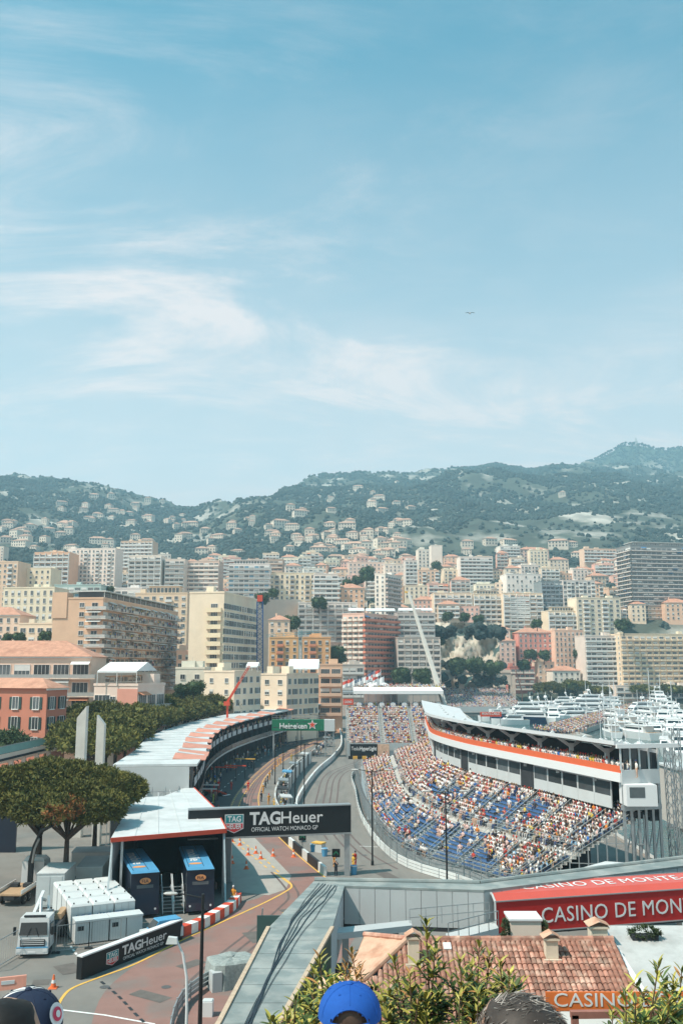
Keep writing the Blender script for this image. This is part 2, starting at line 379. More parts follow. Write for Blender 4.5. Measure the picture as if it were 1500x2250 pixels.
yo = yb.build('yellow_edge_lines', M_YEL); yo['kind'] = 'structure'
db = MB(); dash(db, bez(g2([(492,1838),(540,1870),(600,1920)]), 20), .2, .02, 1.2, 1.0); dash(db, bez(g2([(515,1838),(566,1876),(622,1926)]), 20), .2, .02, 1.2, 1.0)
dash(db, offs(pit_l, -.3), .2, .02, 1.1, .9); dash(db, offs(pit_l, -1.5), .16, .02, 2.2, .7)
do = db.build('yellow_dashed_lines', M_YEL); do['kind'] = 'structure'
kb = MB(); dash(kb, bez(g2([(222,2158),(260,2190),(300,2232),(330,2260)]), 20), .22, .02, .7, .5)
ko = kb.build('black_dashed_line', M_BLKP); ko['kind'] = 'structure'
wb2 = MB(); dash(wb2, bez(g2([(155,2080),(180,2115)]), 6), .18, .02, .55, .45); line(wb2, g2([(122,2219),(230,2232),(340,2252)]), .18, .02)
dash(wb2, offs(pit_l, 3.2), .14, .02, 1.6, 3.5)
for yy in (1720,1734): line(wb2, g2([(790-(yy-1720)*2,1860),(830,1862)]) if yy == 1720 else g2([(1040,1925),(1080,1940)]), .15, .02)
wo = wb2.build('white_road_lines', M_WHT); wo['kind'] = 'structure'
# terrace on the rock where the camera stands
tb = MB(); tb.box(-14,14,-8,4.6,-2,20.0); tb.box(-14,14,4.6,5.0,-2,20.6); tag(tb.build('viewing_terrace', M_KERB), kind='structure')

pr_ = random.Random(14); M_PATCH = mat('asphalt_patch', (.13,.115,.105), .85, .2, 1.2); M_IRON = mat('manhole_iron', (.10,.10,.10), .6, .2, 6); M_RUB = mat('tyre_rubber_marks', (.135,.10,.092), .8, .25, 1.0)
for i, (px, py, w, l, a) in enumerate([(560,2060,1.4,3.2,.4),(420,2120,2.2,1.2,.9),(640,2010,.9,4.0,.5),(690,1985,1.6,2.0,.2),(330,2190,1.2,3.0,1.0),(850,1925,1.5,3.5,.4),(760,1800,1.2,5,.1),(560,1760,.9,4,.1),(150,2130,1.6,2.4,.6),(90,2160,1.2,1.2,.2)]):
    g = G(px,py); c_, s_ = math.cos(a), math.sin(a); poly('asphalt_patch', [(g.x+c_*x-s_*y, g.y+s_*x+c_*y) for x, y in ((-w/2,-l/2),(w/2,-l/2),(w/2,l/2),(-w/2,l/2))], .016+.0004*i, M_PATCH)
for (px, py) in [(500,2110),(610,2035),(365,2170),(800,1880),(545,1800),(720,1770),(1020,1935),(230,2170)]:
    g = G(px,py); poly('manhole_cover', [(g.x+.36*math.cos(t*.5236), g.y+.36*math.sin(t*.5236)) for t in range(12)], .0215, M_IRON)
rb = MB()
for k_, off in enumerate((-1.4,-.4,.5,1.6)):
    mid_ = [a.lerp(c, .45) for a, c in zip(low_l, low_r)]; line(rb, offs(mid_[6+k_*2:30-k_], off), .24, .0125+.0006*k_); mid2 = [a.lerp(c, .5) for a, c in zip(trk_l, trk_r)]; line(rb, offs(mid2[8+k_*2:40], off*1.2), .28, .0135+.0006*k_)
    mid3 = [a.lerp(c, .55) for a, c in zip(pit_l, pit_r)]; line(rb, offs(mid3[2:36], off*.5), .22, .0145+.0006*k_)
ro_ = rb.build('tyre_marks', M_RUB); ro_['kind'] = 'structure'
# ================================================================== the town
GLASS = mat('window_glass', (.075,.085,.09), .2, .3, .35, spec=.5, rand=.55)
GLASSB = mat('blue_curtain_glass', (.06,.22,.33), .15, .25, .3, spec=.5, rand=.3)
FRAME = mat('window_frame_white', (.72,.70,.66), .7, .08, 2, rand=.1)
SHUT = mat('shutter_dark_green', (.035,.06,.055), .7, .2, 2, rand=.25)
ROOFT = mat('terracotta_roof', (.52,.27,.185), .85, .22, .9, bump=.3, bscale=4, col2=(.44,.22,.15), c2scale=.3)
ROOFG = mat('flat_roof_gravel', (.48,.46,.43), .9, .15, .4)
AWN = [mat('awning_white', (.74,.73,.70), .8, .06, 2), mat('awning_blue', (.06,.22,.45), .8, .1, 2), mat('awning_orange', (.62,.25,.14), .8, .1, 2), mat('awning_cream', (.66,.55,.42), .8, .1, 2)]
RAIL = mat('balcony_rail_grey', (.52,.50,.47), .5, .1, 2, rand=.15)
PLANT = mat('terrace_planting', (.045,.075,.03), .9, .4, 2)
def wallmat(c):
    l = sum(c)/3; c = tuple(round(min(.82, (l+(x-l)*1.02)*1.1*k_),3) for x, k_ in zip(c, (1.10,.95,.885)))
    return mat('wall_plaster_%d_%d_%d' % tuple(int(x*1000) for x in c), c, .88, .10, .22, bump=.08, bscale=3, detail=6, rand=.03)
CACHE = {}
def win_mesh(w, h, kind):
    key = ('w', round(w,1), round(h,1), kind)
    if key in CACHE: return CACHE[key]
    w, h = key[1], key[2]; b = MB()
    b.mi(0).box(-w/2, w/2, -.05, .04, 0, h); b.mi(1)
    t = .09
    b.box(-w/2-t, -w/2, -.05, .12, -t, h+t).box(w/2, w/2+t, -.05, .12, -t, h+t).box(-w/2, w/2, -.05, .12, h, h+t).box(-w/2-.1, w/2+.1, -.05, .22, -t-.06, -.0)
    b.box(-.035, .035, -.04, .07, 0, h)
    if w > 2.0:
        for k in (-w/4, w/4): b.box(k-.035, k+.035, -.04, .07, 0, h)
    if kind == 'shut':
        b.mi(2)
        for s in (-1, 1): x = s*(w/2+t+.28); b.box(x-.26, x+.26, -.05, .10, 0, h)
    if kind == 'awn': b.mi(3).hexa([(-w/2,.12,h-.5),(w/2,.12,h-.5),(w/2,.9,h-.75),(-w/2,.9,h-.75)], [(-w/2,.12,h-.44),(w/2,.12,h-.44),(w/2,.9,h-.69),(-w/2,.9,h-.69)])
    if kind == 'half': b.mi(1).box(-w/2, w/2, -.04, .09, h*.55, h)
    me = b.mesh('window', [GLASS if kind != 'blue' else GLASSB, FRAME, SHUT, AWN[0]]); CACHE[key] = me; return me
def balc_mesh(w, d, ph, pm, rail):
    key = ('b', round(w,1), d, ph, pm.name, rail)
    if key in CACHE: return CACHE[key]
    w = key[1]; b = MB(); b.mi(0).box(-w/2, w/2, -.05, d, -.18, 0)
    if rail:
        b.mi(1).box(-w/2, w/2, d-.07, d-.01, ph-.08, ph); n = max(2, int(w/1.1))
        for i in range(n+1): x = -w/2+.04+(w-.08)*i/n; b.box(x-.03, x+.03, d-.06, d-.02, .0, ph-.08)
        b.mi(2).box(-w/2+.05, w/2-.05, d-.05, d-.03, .1, ph-.12)
    else:
        b.mi(0).box(-w/2, w/2, d-.1, d+.0, 0, ph)
    for s in (-1, 1): b.mi(1 if rail else 0).box(s*w/2-.05 if s > 0 else -w/2, s*w/2 if s > 0 else -w/2+.05, 0, d-.1, 0.0, ph-.02)
    me = b.mesh('balcony', [pm, RAIL, RAIL]); CACHE[key] = me; return me
def pier_mesh(w, h, d, pm):
    key = ('p', w, round(h,1), d, pm.name)
    if key not in CACHE: CACHE[key] = MB().box(-w/2, w/2, -.05, d, 0, h).mesh('pier', pm)
    return CACHE[key]
def awn_mesh(w, d, k):
    key = ('a', round(w,1), d, k)
    if key not in CACHE:
        w = key[1]; CACHE[key] = MB().hexa([(-w/2,.0,-.1),(w/2,.0,-.1),(w/2,d,-.75),(-w/2,d,-.75)], [(-w/2,.0,0),(w/2,.0,0),(w/2,d,-.66),(-w/2,d,-.66)]).mesh('awning', AWN[k])
    return CACHE[key]
def place_me(joint, me, M):
    """bake a cached piece into a joined mesh"""
    b = len(joint.v)
    for v in me.vertices: joint.v.append(tuple(M @ v.co))
    for p in me.polygons: joint.f.append(tuple(b+i for i in p.vertices)); joint.m.append(p.material_index)
def facade(B, o, ang, wid, z0, n, fh, style, D, wm_, opt, seed):
    """pieces on one face: o = face's left end (local), ang = direction of the face, outward = to its right hand"""
    rd = random.Random(seed); ca, sa = math.cos(ang), math.sin(ang)
    small = FPX*1.2/D < opt.get('thr', 6.2); J = MB() if small else None; cnt = 0; JB = {}
    def put(name, me, x, z, y=0.0):
        nonlocal cnt
        px_ = o[0]+ca*x+sa*y; py_ = o[1]+sa*x-ca*y
        if small or cnt > 290:
            M = Matrix.Translation((px_,py_,z)) @ Matrix.Rotation(ang+math.pi, 4, 'Z'); jm = JB.setdefault(name, (MB(), [m for m in me.materials]))
            b = len(jm[0].v); jm[0].v += [tuple(M @ v.co) for v in me.vertices]
            ml = jm[1]
            for p in me.polygons:
                mm = me.materials[p.material_index]
                if mm not in ml: ml.append(mm)
                jm[0].f.append(tuple(b+i for i in p.vertices)); jm[0].m.append(ml.index(mm))
        else: piece(B, name, me, (px_,py_,z), ang+math.pi); cnt += 1
    bw = opt.get('bw', 3.4); ww = opt.get('ww', 1.25); wh = opt.get('wh', 1.6); nb = max(1, int(round(wid/bw))); bw = wid/nb
    pm = opt.get('pm', FRAME); kinds = opt.get('wk', ['plain','plain','half'])
    ph = opt.get('ph', .95); rail = opt.get('rail', False); dep = opt.get('bd', 1.3); aw = opt.get('awn', 0); ak = opt.get('ak', [0])
    for f in range(n):
        zf = z0 + f*fh
        if style == 'w':
            for i in range(nb):
                if rd.random() < opt.get('skip', 0): continue
                put('window', win_mesh(min(ww, bw*.75), min(wh, fh*.65), rd.choice(kinds)), (i+.5)*bw, zf+.85)
        elif style in 'bB':
            m = opt.get('mar', .4 if style == 'b' else .0)
            for i in range(nb):
                x = m + (wid-2*m)*(i+.5)/nb; put('window', win_mesh((wid-2*m)/nb*.78, fh*.72, rd.choice(['plain','plain','half','blue' if opt.get('blue') else 'plain'])), x, zf+.1)
                if rd.random() < aw: put('awning', awn_mesh((wid-2*m)/nb*.95, dep*1.0, rd.choice(ak)), x, zf+fh-.2)
            put('balcony', balc_mesh(wid-2*m+ (2*dep if style == 'B' else 0), dep, ph, pm, rail), wid/2, zf)
        elif style == 'g':
            for i in range(nb):
                x = (i+.5)*bw; put('window', win_mesh(bw*.62, fh*.7, rd.choice(['plain','plain','half'])), x, zf+.1)
                put('balcony', balc_mesh(bw*.86, dep, ph, pm, rail), x, zf)
                if rd.random() < aw: put('awning', awn_mesh(bw*.85, dep, rd.choice(ak)), x, zf+fh-.2)
        elif style == 'c':
            k = opt.get('cx', .3); x = wid*k; put('window', win_mesh(2.2, fh*.55, 'plain'), x, zf+.9); put('balcony', balc_mesh(min(5.2, wid*.5), .9, 1.3, pm, False), x, zf-.2)
        elif style == 'm':            # windows with every third bay a balcony
            for i in range(nb):
                x = (i+.5)*bw
                if i % 3 == 1: put('window', win_mesh(bw*.7, fh*.7, 'plain'), x, zf+.1); put('balcony', balc_mesh(bw*.95, 1.1, .95, pm, rail), x, zf)
                else: put('window', win_mesh(min(ww,bw*.7), min(wh,fh*.65), rd.choice(kinds)), x, zf+.85)
    if style in 'gB' and opt.get('pier', True):
        for i in range(nb+1): put('pier', pier_mesh(.35, n*fh, dep, opt.get('pierm', pm)), min(max(i*bw,.18), wid-.18), z0)
    for nm, (jm, ml) in JB.items():
        if jm.f: jm.build({'window':'windows','balcony':'balconies','awning':'awnings','pier':'piers'}[nm], ml, B, kind='stuff')
def building(label, xl, xc, xr, yt, D, a=8, wall=(.7,.62,.5), n=6, fh=3.0, sr='w', sl='w', roof='flat', dl=None, dr=None, name='apartment_building', cat='building', group=None, opt=None, optl=None, trim=True, penthouse=None, base=None):
    opt = opt or {}; optl = optl or opt; a = R(a); X = XR(xc, yt)*D; zt = P(xc, yt, D).z
    wr = dr if dr else (XR(xr,yt)*D - X)/max(.05, (math.cos(a) - XR(xr,yt)*math.sin(a)))
    wl = dl if dl else (X - XR(xl,yt)*D)/max(.05, (math.sin(a) + XR(xl,yt)*math.cos(a)))
    wl = min(max(wl, 5), 60); wr = min(max(wr, 4), 130)
    cxm, cym = X + wr/2*math.cos(a) - wl/2*math.sin(a), D + wr/2*math.sin(a) + wl/2*math.cos(a)
    zb = (min(TZ(X,D), TZ(cxm,cym), TZ(X+wr*math.cos(a), D+wr*math.sin(a))) - 3) if base is None else base
    B = thing(name, label, cat, (X, D, max(zb, -1)), a, group); hh = zt - max(zb, -1)
    wm_ = wallmat(wall); b = MB(); b.box(0, wr, 0, wl, 0, hh); b.build('wall', wm_, B)
    t = MB()
    if roof == 'flat':
        t.box(-.12, wr+.12, -.12, .15, hh+.003, hh+.55).box(-.12, wr+.12, wl-.15, wl+.12, hh+.003, hh+.55).box(-.12, .15, .15, wl-.15, hh+.003, hh+.55).box(wr-.15, wr+.12, .15, wl-.15, hh+.003, hh+.55)
        t.build('parapet', wm_, B); t = MB(); t.box(.15, wr-.15, .15, wl-.15, hh+.004, hh+.15).build('roof', ROOFG, B)
        rd = random.Random(label + str(xl)); k = 0
        for _ in range(rd.randint(1,3)):
            t = MB(); w_, d_ = rd.uniform(2,4.5), rd.uniform(2,4); x_, y_ = rd.uniform(.5, max(.6,wr-w_-.5)), rd.uniform(.5, max(.6,wl-d_-.5)); t.box(x_, x_+w_, y_, y_+d_, hh+.1, hh+rd.uniform(1.4,2.8)); t.build('roof_plant', wallmat(tuple(min(.8,c*1.05) for c in wall)), B)
        if rd.random() < .6:
            for _ in range(2): x_, y_ = rd.uniform(1,wr-1), rd.uniform(.5,wl-.5); MB().tube([(x_,y_,hh),(x_,y_,hh+rd.uniform(2,4))], .05, 4).build('aerial', RAIL, B)
    elif roof == 'hip':
        e = .5; rh = min(wr, wl)*.22+.4; r_ = min(wr, wl)/2
        if wr >= wl: rid = [(r_, wl/2), (wr-r_, wl/2)]
        else: rid = [(wr/2, r_), (wr/2, wl-r_)]
        v = [(-e,-e,hh+.02),(wr+e,-e,hh+.02),(wr+e,wl+e,hh+.02),(-e,wl+e,hh+.02),(rid[0][0],rid[0][1],hh+rh),(rid[1][0],rid[1][1],hh+rh)]
        fs = [(0,1,5,4),(1,2,5),(2,3,4,5),(3,0,4)] if wr >= wl else [(0,1,4),(1,2,5,4),(2,3,5),(3,0,4,5)]
        t.add(v, fs + [(3,2,1,0)]); ro = t.build('roof', ROOFT, B)
        c = MB(); c.box(wr*.3,wr*.3+.8,wl*.6,wl*.6+.7,hh+.3,hh+rh+.9).build('chimney', wm_, ro)
        c = MB(); c.box(-.25,wr+.25,-.25,-.003,hh-.35,hh+.0).build('cornice', FRAME, B)
    if penthouse:
        ins, ph_ = penthouse; t = MB(); t.box(ins, wr-ins, ins, wl-ins, hh+.1, hh+ph_).build('penthouse', wm_, B)
        t = MB(); t.box(ins-1.2, wr-ins+1.2, ins-1.2, wl-ins+1, hh+ph_+.003, hh+ph_+.25).build('penthouse_roof', FRAME, B)
        t = MB(); m = int((wr-2*ins)/1.8)
        for i in range(m): x = ins + (wr-2*ins)*(i+.5)/m; piece(B, 'window', win_mesh(1.2, ph_*.7, 'plain'), (x, ins, hh+.3), math.pi)
    zf = hh - n*fh - opt.get('top', .5)
    nn = n
    if zf < 1: nn = max(1, int((hh-1.2-opt.get('top',.5))/fh)); zf = hh - nn*fh - opt.get('top',.5)
    C = Vector((X,D)); ctr = C + Vector((wr/2*math.cos(a)-wl/2*math.sin(a), wr/2*math.sin(a)+wl/2*math.cos(a)))
    def faces(nrm_local, mid_local):
        nw = Vector((nrm_local[0]*math.cos(a)-nrm_local[1]*math.sin(a), nrm_local[0]*math.sin(a)+nrm_local[1]*math.cos(a)))
        mw = C + Vector((mid_local[0]*math.cos(a)-mid_local[1]*math.sin(a), mid_local[0]*math.sin(a)+mid_local[1]*math.cos(a)))
        return nw.dot(-mw) > 0.02*mw.length
    if sr != 'n' and faces((0,-1),(wr/2,0)): facade(B, (0,0), 0, wr, zf, nn, fh, sr, D, wm_, opt, label+'r')
    if sl != 'n' and faces((-1,0),(0,wl/2)): facade(B, (0,wl), -math.pi/2, wl, zf, nn, fh, sl, D, wm_, optl, label+'l')
    if opt.get('end') and faces((1,0),(wr,wl/2)): facade(B, (wr,0), math.pi/2, wl, zf, nn, fh, opt['end'], D, wm_, optl, label+'e')
    return B, wr, wl, hh
PEACH=(.66,.47,.34); CREAM=(.70,.61,.46); WHITE=(.72,.69,.64); PINK=(.62,.38,.32); OCHRE=(.64,.42,.22); GREY=(.52,.51,.48); TAN=(.6,.45,.33); YCREAM=(.68,.57,.43)
b_ = building
# ---- left, from the front
b_('terracotta roofed apartment block with long balconies at the left edge', -230,-230,200,1443,214,2,(.68,.54,.45),7,4.1,'B','n','hip',dl=16,opt=dict(bw=4.6,awn=.4,ak=[0,3,2],pm=wallmat((.68,.6,.52)),rail=True,pier=False,bd=1.4,top=.9))
PKB = b_('pink and white block with a white party tent on its roof', 207,303,362,1508,200,74,(.66,.60,.55),4,4.0,'B','n','flat',opt=dict(bw=4.5,pm=wallmat((.5,.32,.28)),rail=True,pier=False,awn=.1,ak=[2],top=1.0))
MB().box(-.06,-.003,0,PKB[2]*.46,0,PKB[3]-.6).build('pink_wall', wallmat((.60,.33,.27)), PKB[0])
for f_ in range(3):
    piece(PKB[0], 'window', win_mesh(1.2,1.3,'plain'), (0,PKB[2]*.56,PKB[3]-3.6-f_*4.0), math.pi/2)
    piece(PKB[0], 'window', win_mesh(3.6,2.2,'plain'), (0,PKB[2]*.8,PKB[3]-4.2-f_*4.0), math.pi/2); piece(PKB[0], 'balcony', balc_mesh(4.6,1.2,.95,wallmat((.66,.60,.55)),True), (0,PKB[2]*.8,PKB[3]-4.4-f_*4.0), math.pi/2)
_h = b_('hotel with tan side wall and long rows of balconies full of people', 118,227,392,1316,290,83,TAN,10,2.95,'B','n','flat',opt=dict(bw=4.2,pm=wallmat((.66,.62,.58)),rail=True,pier=False,awn=.3,ak=[0],bd=1.7,top=.4),optl=dict())
HOT = _h
HB, hwr, hwl, hhh = HOT
for f_ in range(9):
    zf_ = hhh-.4-2.95*(f_+1); piece(HB, 'window', win_mesh(1.5,1.3,'plain'), (0,hwl*.42,zf_+.8), math.pi/2); piece(HB, 'window', win_mesh(1.9,2.0,'plain'), (0,hwl*.16,zf_+.1), math.pi/2)
    piece(HB, 'balcony', balc_mesh(hwl*.32,1.5,.95,wallmat((.66,.62,.58)),True), (0,hwl*.16,zf_), math.pi/2)
    if f_ in (1,2,4): piece(HB, 'awning', awn_mesh(hwl*.30,1.6,0), (0,hwl*.16,zf_+2.7), math.pi/2)
MB().box(-.3,4.5,hwl*.72,hwl+.3,hhh-6,hhh+2.2).build('stair_tower', wallmat(TAN), HB)
MB().box(2,hwr-3,1.0,hwl*.55,hhh+.16,hhh+2.4).build('roof_pavilion', GLASS, HB); MB().box(.5,hwr-2,-.6,hwl*.62,hhh+2.41,hhh+2.7).build('pavilion_roof', FRAME, HB)
for k_ in range(14): MB().box(hwr*k_/14+1,hwr*k_/14+1.15,.0,.15,hhh+.56,hhh+2.4).build('pavilion_post', FRAME, HB)
b_('tall cream tower with a column of rounded balconies on its blank side', 417,493,566,1303,300,78,(.73,.64,.52),11,2.75,'w','c','flat',opt=dict(bw=2.6,ww=1.6,wh=1.7,wk=['awn','shut','plain','shut'],top=3.2),optl=dict(cx=.72,pm=wallmat((.74,.64,.48)),top=3.2))
b_('white wing with small square windows below the cream tower', 386,386,449,1470,272,0,(.74,.70,.62),4,3.3,'w','n','flat',dl=14,opt=dict(bw=4,ww=1.3,wh=1.3))
b_('low cream block with shuttered side beside the pines', 449,515,573,1478,262,62,(.71,.63,.52),4,3.2,'w','w','flat',opt=dict(bw=3.2,wk=['shut','plain'],ww=1.4),optl=dict(bw=6.5,ww=1.1,wh=1.2))
b_('low cream block with a domed white tent on its roof', 573,630,700,1484,285,60,(.69,.62,.51),4,3.1,'w','w','flat',opt=dict(bw=3.2,wk=['shut','plain'],ww=1.4),optl=dict(bw=5,ww=1.5,wh=1.3))
b_('narrow peach block with stacked balconies behind the pines', 700,700,752,1462,330,5,PEACH,5,3.4,'b','n','flat',dl=12,opt=dict(bw=3.4,pm=wallmat((.68,.5,.38))))
b_('small pink house between the hotel and the cream tower', 388,388,420,1432,345,5,(.68,.5,.42),4,3.2,'w','w','flat',dl=12)
b_('yellow cream mansion block with brick parapet behind the hotel', 298,298,412,1305,425,-3,YCREAM,8,3.2,'m','n','flat',dl=16,opt=dict(ww=1.6),penthouse=(5,4))
b_('low teal glass rooftop pavilion left of the hotel roof', 120,120,222,1287,432,-4,(.35,.5,.5),2,3.0,'b','n','flat',dl=18,opt=dict(blue=True,rail=True,top=.3))
b_('white low block with dark windows above the hotel roof', 222,222,312,1294,445,-3,(.66,.68,.68),4,3.1,'b','n','flat',dl=15,opt=dict(rail=True))
b_('pale cream mansion with tall shuttered windows at far left', 8,8,120,1293,405,-6,(.72,.66,.53),7,3.5,'w','w','flat',dl=16,opt=dict(bw=3.0,ww=1.1,wh=2.0,wk=['plain','half']))
b_('low cream villa with arcade left of the hotel', 42,42,118,1372,340,-5,(.68,.6,.48),4,3.4,'w','n','flat',dl=14,opt=dict(bw=3.6,ww=2.0))
b_('rosy house with tiled roof at the far left edge', -70,-70,44,1352,350,-6,(.68,.56,.46),6,3.2,'w','n','hip',dl=14,opt=dict(ww=1.1,bw=3))
b_('ochre ornate block at the far left edge', -60,-60,40,1236,560,-6,(.62,.5,.38),8,3.4,'m','n','flat',dl=18)
b_('cream house with roof terrace behind the far left mansion', 38,38,112,1250,570,-6,(.7,.64,.5),7,3.3,'w','n','flat',dl=16)
b_('peach apartment block with dark loggias behind the left mansions', 76,76,153,1215,620,-4,PEACH,9,3.2,'g','n','flat',dl=18,opt=dict(bw=4))
b_('wide white tower block with blank grey end wall', 150,150,254,1207,640,-6,(.68,.66,.62),12,2.9,'m','n','flat',dl=16,opt=dict(bw=3.0))
b_('unfinished beige block wrapped in scaffolding on the skyline', 266,266,336,1190,740,-4,(.55,.46,.37),7,3,'g','n','flat',dl=16,opt=dict(bw=3.2))
b_('white block with pale green balconies beside the blank tower', 284,284,355,1222,610,-4,(.68,.66,.6),10,3.0,'g','n','flat',dl=15,opt=dict(bw=4.2,rail=True))
b_('white terrace block with planted roof left of centre', 362,362,406,1230,610,-3,(.62,.58,.53),9,3.0,'b','n','flat',dl=15,opt=dict(rail=True))
b_('brown and white striped apartment block', 404,404,482,1234,620,-3,(.55,.46,.4),10,2.9,'b','n','flat',dl=16,opt=dict(pm=wallmat((.7,.68,.64))))
b_('white stepped block with glass terraces', 503,503,592,1240,590,0,(.66,.67,.66),10,3.0,'B','n','flat',dl=18,opt=dict(blue=True,rail=True,pier=False),penthouse=(3,3))
b_('brown open deck car park on the slope', 550,550,622,1230,680,0,(.42,.36,.3),7,2.9,'b','n','flat',dl=18,opt=dict(pm=wallmat((.5,.44,.37))))
b_('round fronted cream belle epoque palace', 592,592,692,1260,600,2,(.72,.64,.5),7,3.5,'m','n','flat',dl=18,opt=dict(bw=3.2,wh=2.1,rail=True))
b_('white block with wrap around balconies next to the palace', 690,690,742,1262,585,4,(.68,.66,.62),10,3.0,'B','n','flat',dl=14,opt=dict(pier=False))
b_('peach villa with tiled roof among cypresses', 742,742,800,1292,600,4,PEACH,6,3.2,'w','n','hip',dl=14)
b_('cream villa with terracotta roof beside the blue glass block', 590,590,636,1362,450,2,(.68,.56,.44),4,3.2,'w','n','hip',dl=12)
b_('white balcony block with tall blue glass strips', 655,655,785,1325,505,3,(.6,.6,.58),7,3.0,'g','n','flat',dl=16,opt=dict(bw=4.2,rail=True,top=.4))
b_('ochre house with red balconies, left of the pair', 592,592,655,1402,405,2,OCHRE,6,3.1,'m','n','flat',dl=14,opt=dict(bw=3.1,pm=wallmat((.55,.25,.16))))
b_('ochre house with striped awnings, right of the pair', 664,664,726,1402,405,4,(.62,.38,.2),6,3.1,'m','n','flat',dl=14,opt=dict(bw=3.1,pm=wallmat((.55,.25,.16))))
b_('white tower with dark balcony stripes above the tents', 823,846,880,1262,560,62,(.72,.68,.63),12,2.75,'b','w','flat',opt=dict(pm=wallmat((.55,.5,.47)),bw=4),optl=dict(bw=3))
b_('pink tower with red balcony fronts and tents on its roof', 752,800,872,1349,470,58,(.68,.50,.43),14,2.75,'B','g','flat',opt=dict(bw=3.2,pm=wallmat((.62,.25,.17)),pier=False,awn=.12,ak=[1,2],bd=1.5,top=.6),optl=dict(bw=3.6,pm=wallmat((.74,.66,.6)),pier=False,top=.6))
b_('grey green block with crowded balcony grid beside the pink tower', 872,872,966,1402,480,4,(.36,.36,.34),8,3.0,'g','n','flat',dl=14,opt=dict(bw=3.6,pm=wallmat((.56,.56,.53)),bd=1.4))
b_('grey stepped terraces above the crowded balcony grid', 872,872,955,1348,500,4,(.44,.43,.41),4,3.0,'b','n','flat',dl=14,opt=dict(rail=True))
b_('grey concrete podium in front of the pink tower', 750,750,800,1462,440,4,(.46,.46,.44),4,3.6,'b','n','flat',dl=10)
# ---- right
b_('cream mansion with arched top floor above the cliff', 953,953,1036,1304,650,4,(.70,.60,.48),6,3.5,'g','n','flat',dl=16,opt=dict(bw=4.2))
b_('cream mansion with curved gable above the cliff', 1040,1040,1101,1306,650,5,(.71,.62,.49),6,3.5,'g','n','flat',dl=16,opt=dict(bw=4.0),penthouse=(3,3))
b_('cream apartment slab with awnings right of the two mansions', 1105,1105,1191,1304,645,6,(.69,.60,.47),8,3.1,'g','n','flat',dl=16,opt=dict(bw=4.4,awn=.25))
b_('white cubic block with small openings and grey roof', 1112,1112,1188,1262,690,6,(.70,.70,.68),5,3.2,'w','n','flat',dl=18,opt=dict(skip=.25))
b_('block with a dark glass front', 1188,1188,1236,1278,650,7,(.2,.25,.27),7,3.0,'g','n','flat',dl=16,opt=dict(bw=3,blue=True,pm=wallmat((.2,.26,.3))))
b_('grey and white hotel wing with dark bay windows', 1236,1236,1306,1276,650,8,(.56,.56,.54),7,3.0,'m','n','flat',dl=16,opt=dict(bw=3,ww=2.0,wh=2))
b_('cream block with roof pavilion below the dark glass front', 1204,1204,1270,1343,630,8,(.71,.62,.49),7,3.1,'g','n','flat',dl=14,opt=dict(bw=4),penthouse=(4,3.2))
b_('cream block with a long blue awning on its top floor', 1266,1266,1362,1314,630,9,(.71,.64,.52),9,3.2,'m','n','flat',dl=16,opt=dict(bw=4.4,ww=2.0,end='w'))
b_('dark rounded tower with white floor edges at the right edge', 1384,1384,1540,1198,660,10,(.21,.24,.25),19,3.05,'B','B','flat',dl=22,opt=dict(bw=4,pm=wallmat((.62,.62,.6)),pier=False,ph=.35,bd=1.6,awn=.05,ak=[1],top=1.0),penthouse=(5,3))
b_('rose red villa with arched loggia and tiled roof', 1138,1138,1212,1390,605,6,(.56,.28,.24),6,3.3,'w','n','hip',dl=14,opt=dict(bw=3.3,wh=1.9))
b_('peach ornate block next to the rose red villa', 1218,1218,1280,1386,600,7,(.68,.5,.4),8,3.4,'w','n','flat',dl=14,opt=dict(bw=2.9,ww=1.0,wh=1.9))
b_('pale grey block with white balconies at the harbour corner', 1284,1284,1356,1398,575,8,(.62,.6,.56),10,3.05,'b','n','flat',dl=16,opt=dict(bw=3.6,awn=.3))
b_('broad yellow cream slab with dark balcony openings at right', 1362,1362,1620,1394,570,10,(.70,.60,.46),10,3.15,'g','w','flat',dl=14,opt=dict(bw=4.3,pm=wallmat((.71,.60,.45)),pier=False))
b_('pale pink villa on the cliff terrace', 1062,1062,1132,1408,600,5,(.67,.52,.46),5,3.3,'w','n','hip',dl=12)
b_('small white house with tiled roof at the cliff top', 1084,1084,1120,1382,612,5,(.7,.62,.54),3,3.2,'w','n','hip',dl=9)
b_('red and white striped block by the viaduct', 1120,1120,1174,1466,580,6,(.48,.2,.17),4,3.4,'b','n','flat',dl=11,opt=dict(bw=3,pm=wallmat((.72,.68,.63))))
b_('narrow stone house by the viaduct', 1180,1180,1217,1456,590,7,(.62,.54,.44),4,3.5,'w','n','flat',dl=11)
b_('white villa with tiled roof behind the round pines', 1214,1214,1274,1474,578,7,(.74,.71,.66),4,3.2,'w','n','hip',dl=12,opt=dict(bw=3.3))
b_('long low white terrace building over the quay road', 1352,1352,1640,1508,560,10,(.66,.62,.56),2,3.6,'b','n','flat',dl=10,opt=dict(bw=5,rail=True,top=.2))
